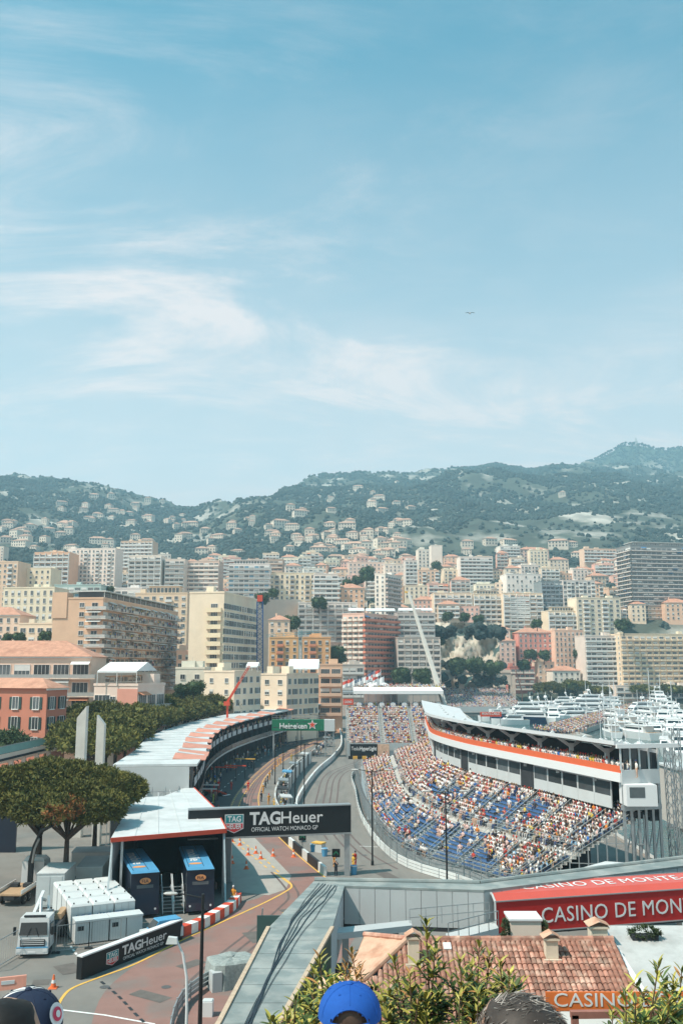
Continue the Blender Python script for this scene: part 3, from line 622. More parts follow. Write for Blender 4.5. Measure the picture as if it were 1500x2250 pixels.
# ---- back rows
b_('slim white tower alone on the slope', 918,918,943,1208,800,5,(.70,.67,.61),9,3,'w','n','flat',dl=12)
b_('small white tower block behind the slim tower', 947,947,971,1199,830,5,(.70,.67,.62),6,3,'n','n','flat',dl=12)
b_('white slab with long balconies high on the slope', 1010,1010,1082,1224,760,5,(.68,.66,.62),8,3,'b','n','flat',dl=14)
b_('white hillside clinic with ribbon windows', 1098,1098,1142,1200,860,6,(.72,.7,.67),5,3,'b','n','flat',dl=14)
b_('pink hillside row beside the clinic', 1142,1142,1205,1207,870,6,(.68,.52,.45),4,3,'w','n','hip',dl=12)
b_('peach row of terraced flats below the forest at right', 1282,1282,1380,1206,900,8,(.68,.53,.42),4,3.2,'b','n','flat',dl=12)
b_('white school building with rows of windows', 845,845,898,1240,790,5,(.70,.66,.6),4,3.2,'w','n','flat',dl=13)
b_('pink school wing beside the white school', 766,766,845,1236,800,4,(.68,.57,.5),4,3.2,'w','n','flat',dl=13)
b_('grey gridded office block mid slope', 890,890,916,1232,720,5,(.55,.53,.5),6,3,'g','n','flat',dl=12,opt=dict(bw=3))
# ---- pastel houses filling the slope
PAST = [('peach',(.67,.5,.38)),('cream',(.7,.62,.5)),('white',(.7,.67,.62)),('rose',(.64,.45,.39)),('buff',(.62,.53,.42)),('ivory',(.72,.66,.56))]
rd = random.Random(4); k = 0
for D_ in (545, 600, 655, 710, 765, 820, 880, 945):
    px = -60
    while px < 1560:
        w = rd.uniform(34, 62)*600/D_; g = rd.uniform(0, 13)
        if D_ < 640 and px+w/2 > 940: px += w+g; continue
        if D_ > 790 and (px < 480 or px > 1390) and rd.random() < .6: px += w+g; continue
        if D_ > 850 and 980 < px < 1290 and rd.random() < .75: px += w+g; continue
        X = XR(px)*D_; hgt = rd.uniform(9, 15.5) if rd.random() < .8 else rd.uniform(15, 21); zt = TZ(X+6, D_) + hgt
        ang = (zt-H)/D_; yt = 1125 + FPX*math.tan(PITCH-math.atan(ang))
        cn, cc = rd.choice(PAST); rf = 'hip' if rd.random() < .5 else 'flat'; jit = rd.uniform(.92, 1.06)
        b_('%s %s house packed into the %s part of the hillside town' % (cn, 'tile roofed' if rf == 'hip' else 'flat roofed', ('left, %s' if px < 400 else ('centre left, %s' if px < 750 else ('centre right, %s' if px < 1100 else 'right, %s'))) % ('lower' if D_ < 640 else ('middle' if D_ < 790 else 'upper'))), px, px, px+w, yt, D_+rd.uniform(-12,12), rd.uniform(-8,12), tuple(c*jit for c in cc), max(2, int(hgt/3.1)), 3.05,
           rd.choice('wwmbg'), 'n', rf, dl=rd.uniform(9,14), name='town_house', cat='house', group='pastel houses on the slope', opt=dict(bw=rd.uniform(2.8,4), rail=rd.random() < .4, awn=.14, ak=[0,2,3])); k += 1
        px += w + g
# ---- villas among the trees
vil = []
for kd in range(3):
    b = MB(); w, d, h = [(13,9,6.5),(10,10,8),(18,9,6)][kd]
    wal = MB().box(-w/2,w/2,-d/2,d/2,-5,h).mesh('wall', mat('villa_plaster', (.68,.58,.47), .88, .1, .2, rand=.13))
    e = .5; r_ = d/2; rf = MB().add([(-w/2-e,-d/2-e,h+.02),(w/2+e,-d/2-e,h+.02),(w/2+e,d/2+e,h+.02),(-w/2-e,d/2+e,h+.02),(-w/2+r_,0,h+2.4),(w/2-r_+.01,0,h+2.4)], [(0,1,5,4),(1,2,5),(2,3,4,5),(3,0,4),(3,2,1,0)]).mesh('roof', mat('villa_roof', (.47,.29,.21), .85, .15, .5, rand=.2))
    wn = MB(); nb = int(w/3)
    for f in range(2):
        for i in range(nb): x = -w/2 + w*(i+.5)/nb; wn.box(x-.6,x+.6,-d/2-.06,-d/2+.1,.6+f*3,2.3+f*3)
        wn.box(-w/2-.06,-w/2+.1,-.6,.6,.6+f*3,2.2+f*3)
    vil.append((wal, rf, wn.mesh('windows', GLASS)))
rd = random.Random(8); n = 0
def slope_band(px, py, z0=None):
    """world point on the hillside seen at this picture position"""
    a = ray(px, py); D = 560
    while D < 3000:
        if TZ(a[0]/a[1]*D, D) >= H + a[2]/a[1]*D: return Vector((a[0]/a[1]*D, D, TZ(a[0]/a[1]*D, D)))
        D += 12
    return None
VIL = [(0,1150,330,1215,34),(180,1095,420,1150,22),(330,1150,900,1225,70),(600,1100,900,1160,10),(780,1060,1300,1130,6),(1020,1195,1290,1235,10),(690,1195,900,1250,22),(100,1110,200,1140,5)]
for (x0,y0,x1,y1,cnt) in VIL:
    for _ in range(cnt):
        p = slope_band(rd.uniform(x0,x1), rd.uniform(y0,y1))
        if p is None: continue
        kd = rd.randrange(3); v = thing('hillside_villa', '%s pale villa with terracotta roof on the %s' % (['long low','square','very long'][kd], 'left hillside' if p.x/p.y < -.2 else ('slope left of centre' if p.x/p.y < -.04 else ('slope above the town centre' if p.x/p.y < .1 else 'right hillside'))), 'villa', p, rd.uniform(-.5,.5), 'villas on the wooded slope')
        s = rd.uniform(.8,1.35); v.scale = (s,s,s)
        piece(v,'wall',vil[kd][0]); piece(v,'roof',vil[kd][1]); o = piece(v,'windows',vil[kd][2]); o['kind'] = 'stuff'; n += 1
# ---- party tents on roofs
TENT = mat('tent_fabric_white', (.78,.78,.77), .7, .05, 1)
def tent(label, a, b, d, h, rise, name='roof_tent', posts=True):
    """a gabled marquee from a to b (front eave ends, world), depth d away from the camera"""
    a, b = Vector(a), Vector(b); x = (b-a); L_ = x.length; x.normalize(); y = Vector((-x.y, x.x, 0)); rz = math.atan2(x.y, x.x)
    T = thing(name, label, 'tent', a, rz); n = max(2, int(L_/4)); m = MB()
    for i in range(n):
        u0, u1 = L_*i/n, L_*(i+1)/n-.04
        m.add([(u0,0,h),(u1,0,h),(u1,d/2,h+rise),(u0,d/2,h+rise),(u0,d,h),(u1,d,h)], [(0,1,2,3),(3,2,5,4)])
        m.add([(u0,-.02,h),(u1,-.02,h),(u1,-.02,h-.35),(u0,-.02,h-.35)], [(0,1,2,3)])
    m.add([(0,0,h),(0,d,h),(0,d/2,h+rise)], [(0,1,2)]); m.add([(L_,0,h),(L_,d,h),(L_,d/2,h+rise)], [(0,1,2)])
    m.build('canopy', TENT, T)
    if posts:
        pm = MB().box(-.07,.07,-.07,.07,0,h-.02).mesh('post', FRAME)
        for i in range(n+1):
            for yy in (.08, d-.08): piece(T, 'post', pm, (min(max(L_*i/n,.08),L_-.08), yy, 0))
    return T
def roof_of(px0, px1, y, D, lab, d, h, rise): tent(lab, P(px0,y,D), P(px1,y,D), d, h, rise)
tent('white party tent with arched windows on the pink and white block', P(212,1508,201), P(300,1508,201), 22, 3.2, 2.0)
roof_of(632,700,1484,300,'domed white tent on the low cream block',16,2.2,3.0)
roof_of(765,800,1349,474,'left white tent on the roof of the pink tower',12,1.8,1.6); roof_of(804,868,1349,482,'middle white tent on the roof of the pink tower',12,1.8,1.4); roof_of(876,950,1348,503,'white tent on the grey stepped terraces',10,1.8,1.4)
roof_of(540,566,1478,270,'small white tent beside the red crane on the low cream block',10,1.8,1.2)
# ---- retaining wall, cliff and viaduct
rw = MB(); a, c = P(590,1342,505), P(660,1342,520); rw.hexa([(a.x-6,a.y,20),(c.x,c.y,20),(c.x,c.y+8,20),(a.x-6,a.y+8,20)], [(a.x-6,a.y,P(590,1318,505).z),(c.x,c.y,P(650,1318,520).z),(c.x,c.y+8,P(650,1318,520).z),(a.x-6,a.y+8,P(590,1318,505).z)])
tag(rw.build('retaining_wall', wallmat((.5,.47,.42))), 'pale stone retaining wall below the belle epoque palace', 'wall')
cv = []; nx, nz2 = 34, 20
for j in range(nz2):
    for i in range(nx):
        px = 952 + 145*i/(nx-1); t = j/(nz2-1); py = 1535 - (1535-1368)*t; d0 = 538 + 22*t + fbm(px*.1, py*.1, .35, 3)*9 + fbm(px*.3,py*.3,.5,7)*3
        cv.append(P(px, py, d0))
cf = np.array([(j*nx+i, j*nx+i+1, (j+1)*nx+i+1, (j+1)*nx+i) for j in range(nz2-1) for i in range(nx-1)])
co = bpy.data.objects.new('cliff', np_mesh('cliff', np.array([tuple(v) for v in cv]), cf, mat('cliff_limestone', (.5,.44,.36), .95, .3, .15, bump=.8, bscale=.5, detail=8, col2=(.3,.27,.2), c2scale=.2))); COL.objects.link(co); co['kind'] = 'structure'
a, c = P(958,1476,528), P(1122,1474,524); vd = thing('viaduct', 'pale concrete viaduct with a shallow arch below the cliff', 'bridge', (a.x, a.y, 0)); za = a.z; Lx = c.x-a.x
m = MB(); m.box(0,Lx,-4,4,za-.6,za+1.0).build('deck', wallmat((.55,.5,.43)), vd)
m = MB(); n = 16; top = [(Lx*i/n, za-.62) for i in range(n+1)]; bot = [(Lx*i/n, za-1.6-7*(abs(i/n-.52)*2)**2.2) for i in range(n+1)]
for yy in (-3.6, 3.6):
    m.add([(x,yy,z) for x,z in top]+[(x,yy,z) for x,z in bot], [(i,i+1,n+2+i,n+1+i) for i in range(n)])
m.add([(x,-3.6,z) for x,z in bot]+[(x,3.6,z) for x,z in bot], [(i,i+1,n+2+i,n+1+i) for i in range(n)])
m.build('arch', wallmat((.5,.46,.4)), vd)
for x in (-1, Lx*.33, Lx+1): MB().box(x-1.5,x+1.5,-3.4,3.4,-2,za-2).build('pillar', wallmat((.5,.46,.4)), vd)
# ================================================================== vegetation
def leaf_mat(name, c, c2, scale=.8):
    return mat(name, c, .8, .25, 2.5, col2=c2, c2scale=scale, c2lo=.42, c2hi=.62, rand=.18, spec=.2)
M_PINE = leaf_mat('pine_needles', (.165,.155,.042), (.085,.092,.03)); M_PINEB = leaf_mat('pine_needles_brown', (.42,.19,.07), (.3,.13,.05))
M_LEAF = leaf_mat('tree_leaves', (.075,.105,.045), (.045,.07,.035)); M_FOR = leaf_mat('forest_leaves', (.046,.064,.056), (.03,.045,.042), .02)
M_BARK = mat('bark', (.09,.065,.05), .95, .25, 3, bump=.5, bscale=8); M_PALM = leaf_mat('palm_fronds', (.05,.075,.025), (.03,.05,.02))
# --- the wooded slope: one mass of trees
pts = []; sc = []
rt = np.random.default_rng(3)
def grid_z(u, y):
    i = np.interp(u, us, np.arange(len(us))); j = np.interp(y, ds, np.arange(len(ds))); i0 = np.minimum(i.astype(int), len(us)-2); j0 = np.minimum(j.astype(int), len(ds)-2); fi = i-i0; fj = j-j0
    return (GRID[j0,i0]*(1-fi)+GRID[j0,i0+1]*fi)*(1-fj) + (GRID[j0+1,i0]*(1-fi)+GRID[j0+1,i0+1]*fi)*fj
def scatter(n, y0, y1, s0, s1, dens):
    u = rt.uniform(-.52,.52,n); y = np.sqrt(rt.uniform(y0**2, y1**2, n)); s = rt.uniform(s0,s1,n)*(.55+y/3600); r = rt.random(n); z = grid_z(u,y)
    for k in range(n):
        if r[k] < dens(u[k], y[k]): pts.append((u[k]*y[k], y[k], z[k]+s[k]*.3)); sc.append(s[k])
def hill_d(u, y):
    px = 750+u*FPX*1.014; dr = pl(px, RD)
    if y > dr*1.02: return 0
    rock = fbm(u*y,y,.0045,21,4) + (.28 if y > dr*.86 else 0) + (.2 if px > 1020 else .04)
    return 1.0 if rock < .14 else (.6 if rock < .3 else .08)
def town_d(u, y):
    px = 750+u*FPX*1.014; return .10 + .5*min(1,max(0,(y-760)/240)) + (.35 if 1080 < px < 1390 and y > 700 else 0)
scatter(115000, 1000, 2850, 2.0, 4.4, hill_d); 
for _ in range(5000):
    px = rt.uniform(1200,1700); u = (px-750)/FPX/1.014; y = rt.uniform(3000,3420); t = (y-2900)/500; zr = P(px, pl(px, FAR), 3400).z; s = rt.uniform(2.5,5); pts.append((u*y, y, 300+(zr-300)*min(t,1)**.8 + fbm(u*y,y,.0022,6,6)*40*math.sin(math.pi*min(1,t)) + fbm(u*y,y,.01,8)*9 + 1)); sc.append(s)
scatter(11000, 540, 1100, 2.6, 5.0, town_d)
for _ in range(120):   # greenery on the cliff and under the viaduct
    q = P(rt.uniform(955,1110), rt.choice([rt.uniform(1378,1400), rt.uniform(1455,1505)]), rt.uniform(522,536)); 
    if rt.random() < .8: pts.append(tuple(q)); sc.append(rt.uniform(1.6,3.4))
me = bpy.data.meshes.new('hillside_trees'); me.from_pydata(pts, [], []); at_ = me.attributes.new('sc','FLOAT','POINT'); at_.data.foreach_set('value', np.array(sc, np.float32))
fo = bpy.data.objects.new('hillside_trees', me); COL.objects.link(fo); tag(fo, 'dense green woods covering the hills above the town', 'trees', kind='stuff')
ng = bpy.data.node_groups.new('wood','GeometryNodeTree'); ng.interface.new_socket('Geometry', in_out='INPUT', socket_type='NodeSocketGeometry'); ng.interface.new_socket('Geometry', in_out='OUTPUT', socket_type='NodeSocketGeometry')
gi, go = ng.nodes.new('NodeGroupInput'), ng.nodes.new('NodeGroupOutput'); X = ng.nodes.new; K = ng.links.new
ico = X('GeometryNodeMeshIcoSphere'); ico.inputs['Radius'].default_value = 1; ico.inputs['Subdivisions'].default_value = 2
sp = X('GeometryNodeSetPosition'); nz = X('ShaderNodeTexNoise'); nz.inputs['Scale'].default_value = 1.9; nz.inputs['Detail'].default_value = 4
nm = X('GeometryNodeInputNormal'); vm = X('ShaderNodeVectorMath'); vm.operation = 'SCALE'; ma = X('ShaderNodeMath'); ma.operation = 'MULTIPLY_ADD'; ma.inputs[1].default_value = 2.6; ma.inputs[2].default_value = -1.3
K(nz.outputs['Fac'], ma.inputs[0]); K(nm.outputs[0], vm.inputs[0]); K(ma.outputs[0], vm.inputs['Scale']); K(ico.outputs['Mesh'], sp.inputs['Geometry']); K(vm.outputs[0], sp.inputs['Offset'])
smt = X('GeometryNodeSetMaterial'); smt.inputs['Material'].default_value = M_FOR; K(sp.outputs[0], smt.inputs[0])
iop = X('GeometryNodeInstanceOnPoints'); na = X('GeometryNodeInputNamedAttribute'); na.data_type = 'FLOAT'; na.inputs['Name'].default_value = 'sc'
rv = X('FunctionNodeRandomValue'); rv.data_type = 'FLOAT_VECTOR'; rv.inputs[0].default_value = (0,0,0); rv.inputs[1].default_value = (6.2,6.2,6.2)
K(gi.outputs[0], iop.inputs['Points']); K(smt.outputs[0], iop.inputs['Instance']); K(na.outputs[0], iop.inputs['Scale']); K(rv.outputs[0], iop.inputs['Rotation']); K(iop.outputs[0], go.inputs[0])
fo.modifiers.new('wood','NODES').node_group = ng
# --- broadleaf / pine crowns made of many small faces
WID = .15
def tuft_arrays(lobes, per, size, seed, spikes=12, up=.55, hemi=True):
    r = np.random.default_rng(seed); C=[]; A=[]
    for (cx,cy,cz,rx,ry,rz) in lobes:
        n = int(per*(rx*ry+rx*rz+ry*rz)/3); d = r.normal(size=(n,3)); d /= np.linalg.norm(d,axis=1,keepdims=True)
        if hemi: d = d[d[:,2] > -.75]
        k = r.uniform(.84,1.06,(len(d),1)); C.append(np.array([cx,cy,cz]) + d*np.array([rx,ry,rz])*k); a = d*.6 + np.array([0,0,up]); A.append(a/np.linalg.norm(a,axis=1,keepdims=True))
    C = np.repeat(np.concatenate(C), spikes, 0); A = np.repeat(np.concatenate(A), spikes, 0); m = len(C)
    v = A*.7 + r.normal(size=(m,3))*.75; v /= np.linalg.norm(v,axis=1,keepdims=True); s = np.cross(v, r.normal(size=(m,3))); s /= np.linalg.norm(s,axis=1,keepdims=True)+1e-9
    L_ = size*r.uniform(.6,1.15,(m,1)); w = size*WID
    V = np.stack([C-s*w, C+s*w, C+v*L_+s*w*.5, C+v*L_-s*w*.5], 1).reshape(-1,3)
    return V, np.arange(4*m).reshape(m,4)
def ico_lobe(mb, c, r, n=9, m=6, seed=0):
    pr = []
    vv = []
    for i in range(m+1):
        ph = math.pi*i/m
        for j in range(n):
            t = 2*math.pi*j/n; k = 1+.18*fbm(math.cos(t)*math.sin(ph)*2+seed, math.sin(t)*math.sin(ph)*2+ph, 1.0, seed, 3)
            vv.append((c[0]+r[0]*k*math.sin(ph)*math.cos(t), c[1]+r[1]*k*math.sin(ph)*math.sin(t), c[2]+r[2]*k*math.cos(ph)))
    mb.add(vv, [(i*n+j, (i+1)*n+j, (i+1)*n+(j+1)%n, i*n+(j+1)%n) for i in range(m) for j in range(n)])
def pine_meshes(seed, R_, Hc, per, size, mats=(M_PINE,), lob=16):
    """umbrella pine: trunk height 0..1 handled apart; crown centred on z = 0 at its base"""
    r = random.Random(seed); lobes = []
    for i in range(lob):
        t = r.uniform(0,6.28); d = R_*.72*math.sqrt(r.random()); z = Hc*(.30 + .42*(1-(d/R_)**2)) + r.uniform(-.3,.3)*Hc*.25
        q = r.uniform(.26,.42)*R_; lobes.append((d*math.cos(t), d*math.sin(t), z, q, q, q*.62))
    V, F = tuft_arrays(lobes, per, size, seed)
    crown = np_mesh('needles', V, F, list(mats)); core = MB()
    for i, l in enumerate(lobes): ico_lobe(core, l[:3], [x*.82 for x in l[3:]], seed=i+seed)
    return crown, core.mesh('crown', mats[0], smooth=True), lobes
def trunk_mesh(h, r0, lobes, seed, lean=(0,0)):
    r = random.Random(seed); b = MB(); top = Vector((lean[0],lean[1],h)); b.tube([(0,0,-.5),(lean[0]*.3,lean[1]*.3,h*.5),top], [r0,r0*.8,r0*.62], 8)
    for l in lobes[::2]:
        e = Vector((l[0],l[1],h+l[2])); m = top*.55 + e*.45 - Vector((0,0,.15*l[3])); b.tube([top - Vector((0,0,h*.12*r.random())), m, e], [r0*.42,r0*.28,r0*.12], 6)
    return b.mesh('trunk', M_BARK, smooth=True)
def put_tree(name, label, loc, rz, s, trunk, core, crown, h, group=None, cat='tree'):
    t = thing(name, label, cat, loc, rz, group); t.scale = (s,s,s)
    piece(t, 'trunk', trunk); c = piece(t, 'crown', core, (0,0,h)); n = piece(c, 'needles', crown); n['kind'] = 'stuff'; return t
# three big pines by the paddock
def big_pine(seed, R_, Hc, h, px, py, D, lean, label, ztop, brown=False, r0=.42):
    cr, co_, lo = pine_meshes(seed, R_, Hc, 70 if D < 110 else 30, .5, lob=40)
    if brown:
        cr.materials.append(M_PINEB); co_.materials.append(M_PINEB)
        for me_ in (cr,):
            n = len(me_.polygons); vv = np.zeros(len(me_.vertices)*3, np.float32); me_.vertices.foreach_get('co', vv); vv = vv.reshape(-1,3)[::4]
            k = ((vv[:,0]-.9)**2/3.4 + (vv[:,2]-Hc*.60)**2/.8 < 1) & (vv[:,1] < -.1*R_) & (np.random.default_rng(1).random(len(vv)) < .62); me_.polygons.foreach_set('material_index', k.astype(np.int32))
    tr = trunk_mesh(h, r0, lo, seed, lean); p = P(px,py,D)
    return put_tree('umbrella_pine', label, (p.x, D, ztop-h-Hc), 0, 1, tr, co_, cr, h, 'pines beside the paddock')
z0 = P(130,1665,103).z
big_pine(31, 7.4, 7.6, 5.6, 92, 1750, 103, (0,0), 'largest umbrella pine, its crown filling the left edge', z0)
big_pine(32, 5.0, 6.2, 4.6, 212, 1750, 108, (0,0), 'umbrella pine leaning over the white paddock roof', P(215,1680,108).z, r0=.34)
big_pine(33, 5.6, 5.2, 4.6, 150, 1790, 97, (0,0), 'umbrella pine with a patch of brown needles', P(150,1722,97).z, brown=True, r0=.36)
# row of pines behind the pit building
PV = []
for s_ in (1,2,3):
    cr, co_, lo = pine_meshes(s_, 5.6, 4.2, 17, .75); PV.append((trunk_mesh(7.2, .3, lo, s_), co_, cr))
rowp = bez([(-33,140,0),(-36,156,0),(-38,200,0),(-36,240,0),(-29,285,0),(-21,325,0),(-8,372,0)], 60)
row = resample(rowp, 9.5); rd = random.Random(2); i = 0
for a in row:
    for off in (-4.5, -13, -21.5):
        if off < -15 and a.y > 275: continue
        if 750+2028*(a.x+off)/a.y < (175 if a.y < 260 else 330): continue
        p = a + Vector((off + rd.uniform(-1.2,1.2), rd.uniform(-2,2), 0)); v = PV[rd.randrange(3)]; s = rd.uniform(1.12,1.32)
        side = 'nearest the pit building' if off > -5 else ('in the middle row' if off > -15 else 'in the row beside the houses')
        where = 'by the concrete pylons' if a.y < 190 else ('below the cream tower' if a.y < 270 else 'at the far end of the pits')
        put_tree('street_pine', 'pine %s, tree %d %s' % (side.replace('nearest the','nearest'), row.index(a)+1, where), (p.x,p.y,0 if s > .5 else 0), rd.uniform(0,6.28), s, v[0], v[1], v[2], 7.2, 'pines lining the street behind the pits'); i += 1
# round pines and palms by the harbour, trees in the town
LV = []
for s_ in (5,6,7):
    lob = [(random.Random(s_*9+k).uniform(-1.6,1.6), random.Random(s_*7+k).uniform(-1.6,1.6), 2.4+random.Random(s_*5+k).uniform(-1.3,1.5), 1.5,1.5,1.35) for k in range(9)]
    V, F = tuft_arrays(lob, 26, .6, s_, 6, .3, False); cr = np_mesh('leaves', V, F, M_LEAF); core = MB()
    for k, l in enumerate(lob): ico_lobe(core, l[:3], [x*.86 for x in l[3:]], seed=k)
    LV.append((trunk_mesh(1.8, .22, [(l[0],l[1],l[2],l[3]) for l in lob], s_), core.mesh('crown', M_LEAF, smooth=True), cr))
def town_tree(px, py, D, s, label, z=None, group='trees between the houses'):
    p = P(px, py, D); v = LV[int(px) % 3]; t = put_tree('town_tree', label, (p.x, D, p.z), px, s*.55, v[0], v[1], v[2], 1.4, group); return t
for (px,py,D,s,l) in [(20,1690,160,2.1,'dark round tree in front of the orange villa'),(45,1668,172,1.5,'small tree beside the orange villa steps'),(700,1345,500,2.6,'dark tree left of the blue glass block'),(735,1470,420,3.2,'dark tree between the ochre houses and the pink tower'),(640,1395,470,3,'tree behind the ochre houses'),
    (600,1318,520,2,'tree on the retaining wall'),(575,1335,480,2.4,'tree beside the cream tower'),(805,1285,640,4,'big tree above the tents'),(785,1295,640,3,'tree left of the striped tower'),(765,1300,620,2.6,'tree beside the peach villa'),(985,1370,560,2.2,'palm like tree on the cliff edge'),(1020,1372,560,2.2,'second tree on the cliff edge'),
    (1050,1380,545,2.4,'bush on the cliff terrace'),(968,1425,530,2,'bush on the bare cliff'),(1000,1490,505,3.4,'tree under the viaduct, left'),(1040,1492,505,3.6,'tree under the viaduct, middle'),(1085,1494,505,3.2,'tree under the viaduct, right'),(880,1512,440,3,'low tree below the pink tower'),(925,1514,440,3,'low tree below the balcony grid'),
    (1150,1480,568,2.6,'bush by the red striped block'),(1165,1456,590,2.6,'garden tree below the rose villa'),(1195,1458,590,2.6,'second garden tree below the rose villa'),(1280,1460,590,3.4,'dark cypress clump beside the peach block'),(1370,1395,560,3,'tree at the foot of the dark tower'),(1180,1385,540,2,'bush above the rose villa'),(960,1260,780,3.2,'tree beside the slim white tower'),
    (100,1415,300,1.3,'clipped round bush beside the hotel'),(40,1418,300,1.3,'round bush on the left roof terrace'),(15,1418,300,1.2,'second round bush on the left roof terrace'),(400,1545,240,1.5,'dark palm clump by the white wing'),(425,1540,240,1.6,'tall dark bush by the white wing'),(240,1310,440,1.5,'bush on the white low block roof')]: town_tree(px, py, D, s, l)
HV = pine_meshes(77, 6, 4.4, 14, .8); HT = trunk_mesh(4, .3, HV[2], 77)
for (px,s,l) in [(1210,1.25,'round dark pine on the quay beside the stone house'),(1262,1.35,'broad pine on the quay before the white villa'),(1245,1.0,'small pine between the two quay pines'),(1325,1.0,'pine over the restaurant terrace, left'),(1362,1.0,'pine over the restaurant terrace, right'),(1410,1.1,'pine at the quay bend'),(1470,1.1,'pine below the low white terrace'),(1385,.9,'small pine at the quay bend')]:
    p = P(px, 1545, 562); put_tree('quay_pine', l, (p.x, 562 + (8 if s < 1.1 else 0), 0), px, s*1.25, HT, HV[1], HV[0], 4, 'pines along the far quay')
# ================================================================== pit buildings, gantries, paddock tent
M_ROOFW = mat('membrane_roof_white', (.55,.57,.575), .7, .12, .5, col2=(.43,.455,.46), c2scale=.3, c2lo=.48, c2hi=.72)
M_PANEL = mat('wall_panel_grey', (.52,.54,.54), .7, .06, .5); M_STEEL = mat('galvanised_steel', (.38,.41,.42), .45, .12, 2, metal=.6)
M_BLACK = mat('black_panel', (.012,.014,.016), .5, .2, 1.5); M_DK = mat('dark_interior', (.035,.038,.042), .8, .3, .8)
M_REDTR = mat('red_trim', (.62,.08,.04), .6, .08, 2); M_ORANGE = mat('orange_red_fabric', (.60,.27,.20), .7, .15, 1, rand=.1)
M_LET = mat('lettering_white', (.7,.7,.7), .5, 0); M_POST = mat('black_iron', (.015,.016,.017), .45, .1, 4)
fc = bez([(-20.2,127,0),(-22,147.6,0),(-25.6,178,0),(-26,211,0),(-22.8,243,0),(-15.8,287,0),(-8.5,326,0),(-4,352,0)], 70)
fc = resample(fc, 6.0); back = offs(fc, 10.5)
pb = thing('pit_building', 'long curved white roofed pit building with open galleries', 'building', (fc[0].x, fc[0].y, 0))
def slab(b, A, B, z0, z1): 
    n = len(A)
    for i in range(n-1): b.hexa([(A[i].x,A[i].y,z0),(A[i+1].x,A[i+1].y,z0),(B[i+1].x,B[i+1].y,z0),(B[i].x,B[i].y,z0)], [(A[i].x,A[i].y,z1),(A[i+1].x,A[i+1].y,z1),(B[i+1].x,B[i+1].y,z1),(B[i].x,B[i].y,z1)])
ins = offs(fc, 3.2); ovh = offs(fc, -.7)
for i in range(0, len(fc)-1):
    b = MB(); slab(b, ovh[i:i+2], back[i:i+2], 9.4, 9.72); b.build('roof_panel', M_ROOFW, pb, True)
for i in range(1, len(fc)-1): MB().bar(Vector((ovh[i].x,ovh[i].y,9.74)), Vector((back[i].x,back[i].y,9.74)), .09, .05).build('roof_seam', M_PANEL, pb, True)
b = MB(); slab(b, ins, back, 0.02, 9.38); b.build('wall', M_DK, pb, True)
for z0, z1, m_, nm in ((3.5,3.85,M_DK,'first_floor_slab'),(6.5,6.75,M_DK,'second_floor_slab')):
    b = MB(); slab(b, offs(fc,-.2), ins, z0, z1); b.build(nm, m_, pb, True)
b = MB(); b.wall([(p.x,p.y) for p in offs(fc,-.25)], 3.55, 3.95, .06); b.build('fascia_strip', M_PANEL, pb, True)
b = MB(); b.wall([(p.x,p.y) for p in offs(back,.02)], 0, 9.3, .1); b.build('rear_wall', M_PANEL, pb, True)
colm = MB().box(-.16,.16,-.16,.16,0.02,9.38).mesh('column', M_DK); balm = None
for i, p in enumerate(fc):
    piece(pb, 'column', colm, (p.x-fc[0].x, p.y-fc[0].y, 0))
M_BALW = mat('gallery_railing_white', (.66,.68,.7), .6, .05, 2)
for i in range(len(fc)-1):
    a, c = offs(fc,-.35)[i], offs(fc,-.35)[i+1]; d = (c-a); L_ = d.length; rz = math.atan2(d.y,d.x)
    o = thing('x','','',(0,0,0)) if False else None
    if 'rail6' not in CACHE:
        g = MB(); g.box(.8,5.0,-.04,.04,0,.1).box(.8,5.0,-.04,.04,.95,1.02)
        for k in range(7): g.box(.85+k*.6,1.25+k*.6,-.03,.03,.14,.9)
        CACHE['rail6'] = g.mesh('gallery_railing', M_BALW)
        CACHE['pane6'] = MB().box(.1,5.9,-.03,.03,0,1.0).mesh('gallery_panel', GLASS)
    piece(pb, 'gallery_railing', CACHE['rail6'], (a.x-fc[0].x, a.y-fc[0].y, 6.76), rz)
    piece(pb, 'gallery_panel', CACHE['pane6'], (a.x-fc[0].x, a.y-fc[0].y, 3.97), rz)
# end wall towards the camera
e0, e1 = fc[0]+Vector((-.3,-.1,0)), back[0]+Vector((.3,-.1,0))
b = MB(); b.wall([(e1.x,e1.y),(e0.x,e0.y)], 3.6, 9.35, .2); b.build('end_wall', M_PANEL, pb, True)
# awnings over the gallery
def awning_roof(i):
    a, c = fc[i], fc[i+1]; d = (c-a).normalized(); s = Vector((-d.y,d.x,0)); a2 = a - s*1.4; c2 = a + d*4.2 - s*1.4; a1 = a + s*3.2; c1 = a + d*4.2 + s*3.2
    T = MB(); T.mi(0).hexa([a2+Vector((0,0,9.55)), c2+Vector((0,0,9.75)), c1+Vector((0,0,10.2)), a1+Vector((0,0,9.75))], [a2+Vector((0,0,9.66)), c2+Vector((0,0,9.86)), c1+Vector((0,0,10.32)), a1+Vector((0,0,9.9))])
    o = T.build('awning', M_ORANGE, pb, True)
    T = MB(); g0, g1 = a + d*4.25, a + d*5.95; T.hexa([g0-s*.9+Vector((0,0,9.74)), g1-s*.9+Vector((0,0,9.74)), g1+s*3+Vector((0,0,9.74)), g0+s*3+Vector((0,0,9.74))], [g0-s*.9+Vector((0,0,9.85)), g1-s*.9+Vector((0,0,9.85)), g1+s*3+Vector((0,0,10.4)), g0+s*3+Vector((0,0,10.4))]); T.build('skylight', M_PANEL, pb, True)
NB = len(fc)-1
for i in list(range(3, 20, 2))[:0] + [1,2,4,6,8,10,12,14,16,18,20,22]+[26,28,30,32,34]:
    if i < NB: awning_roof(i)
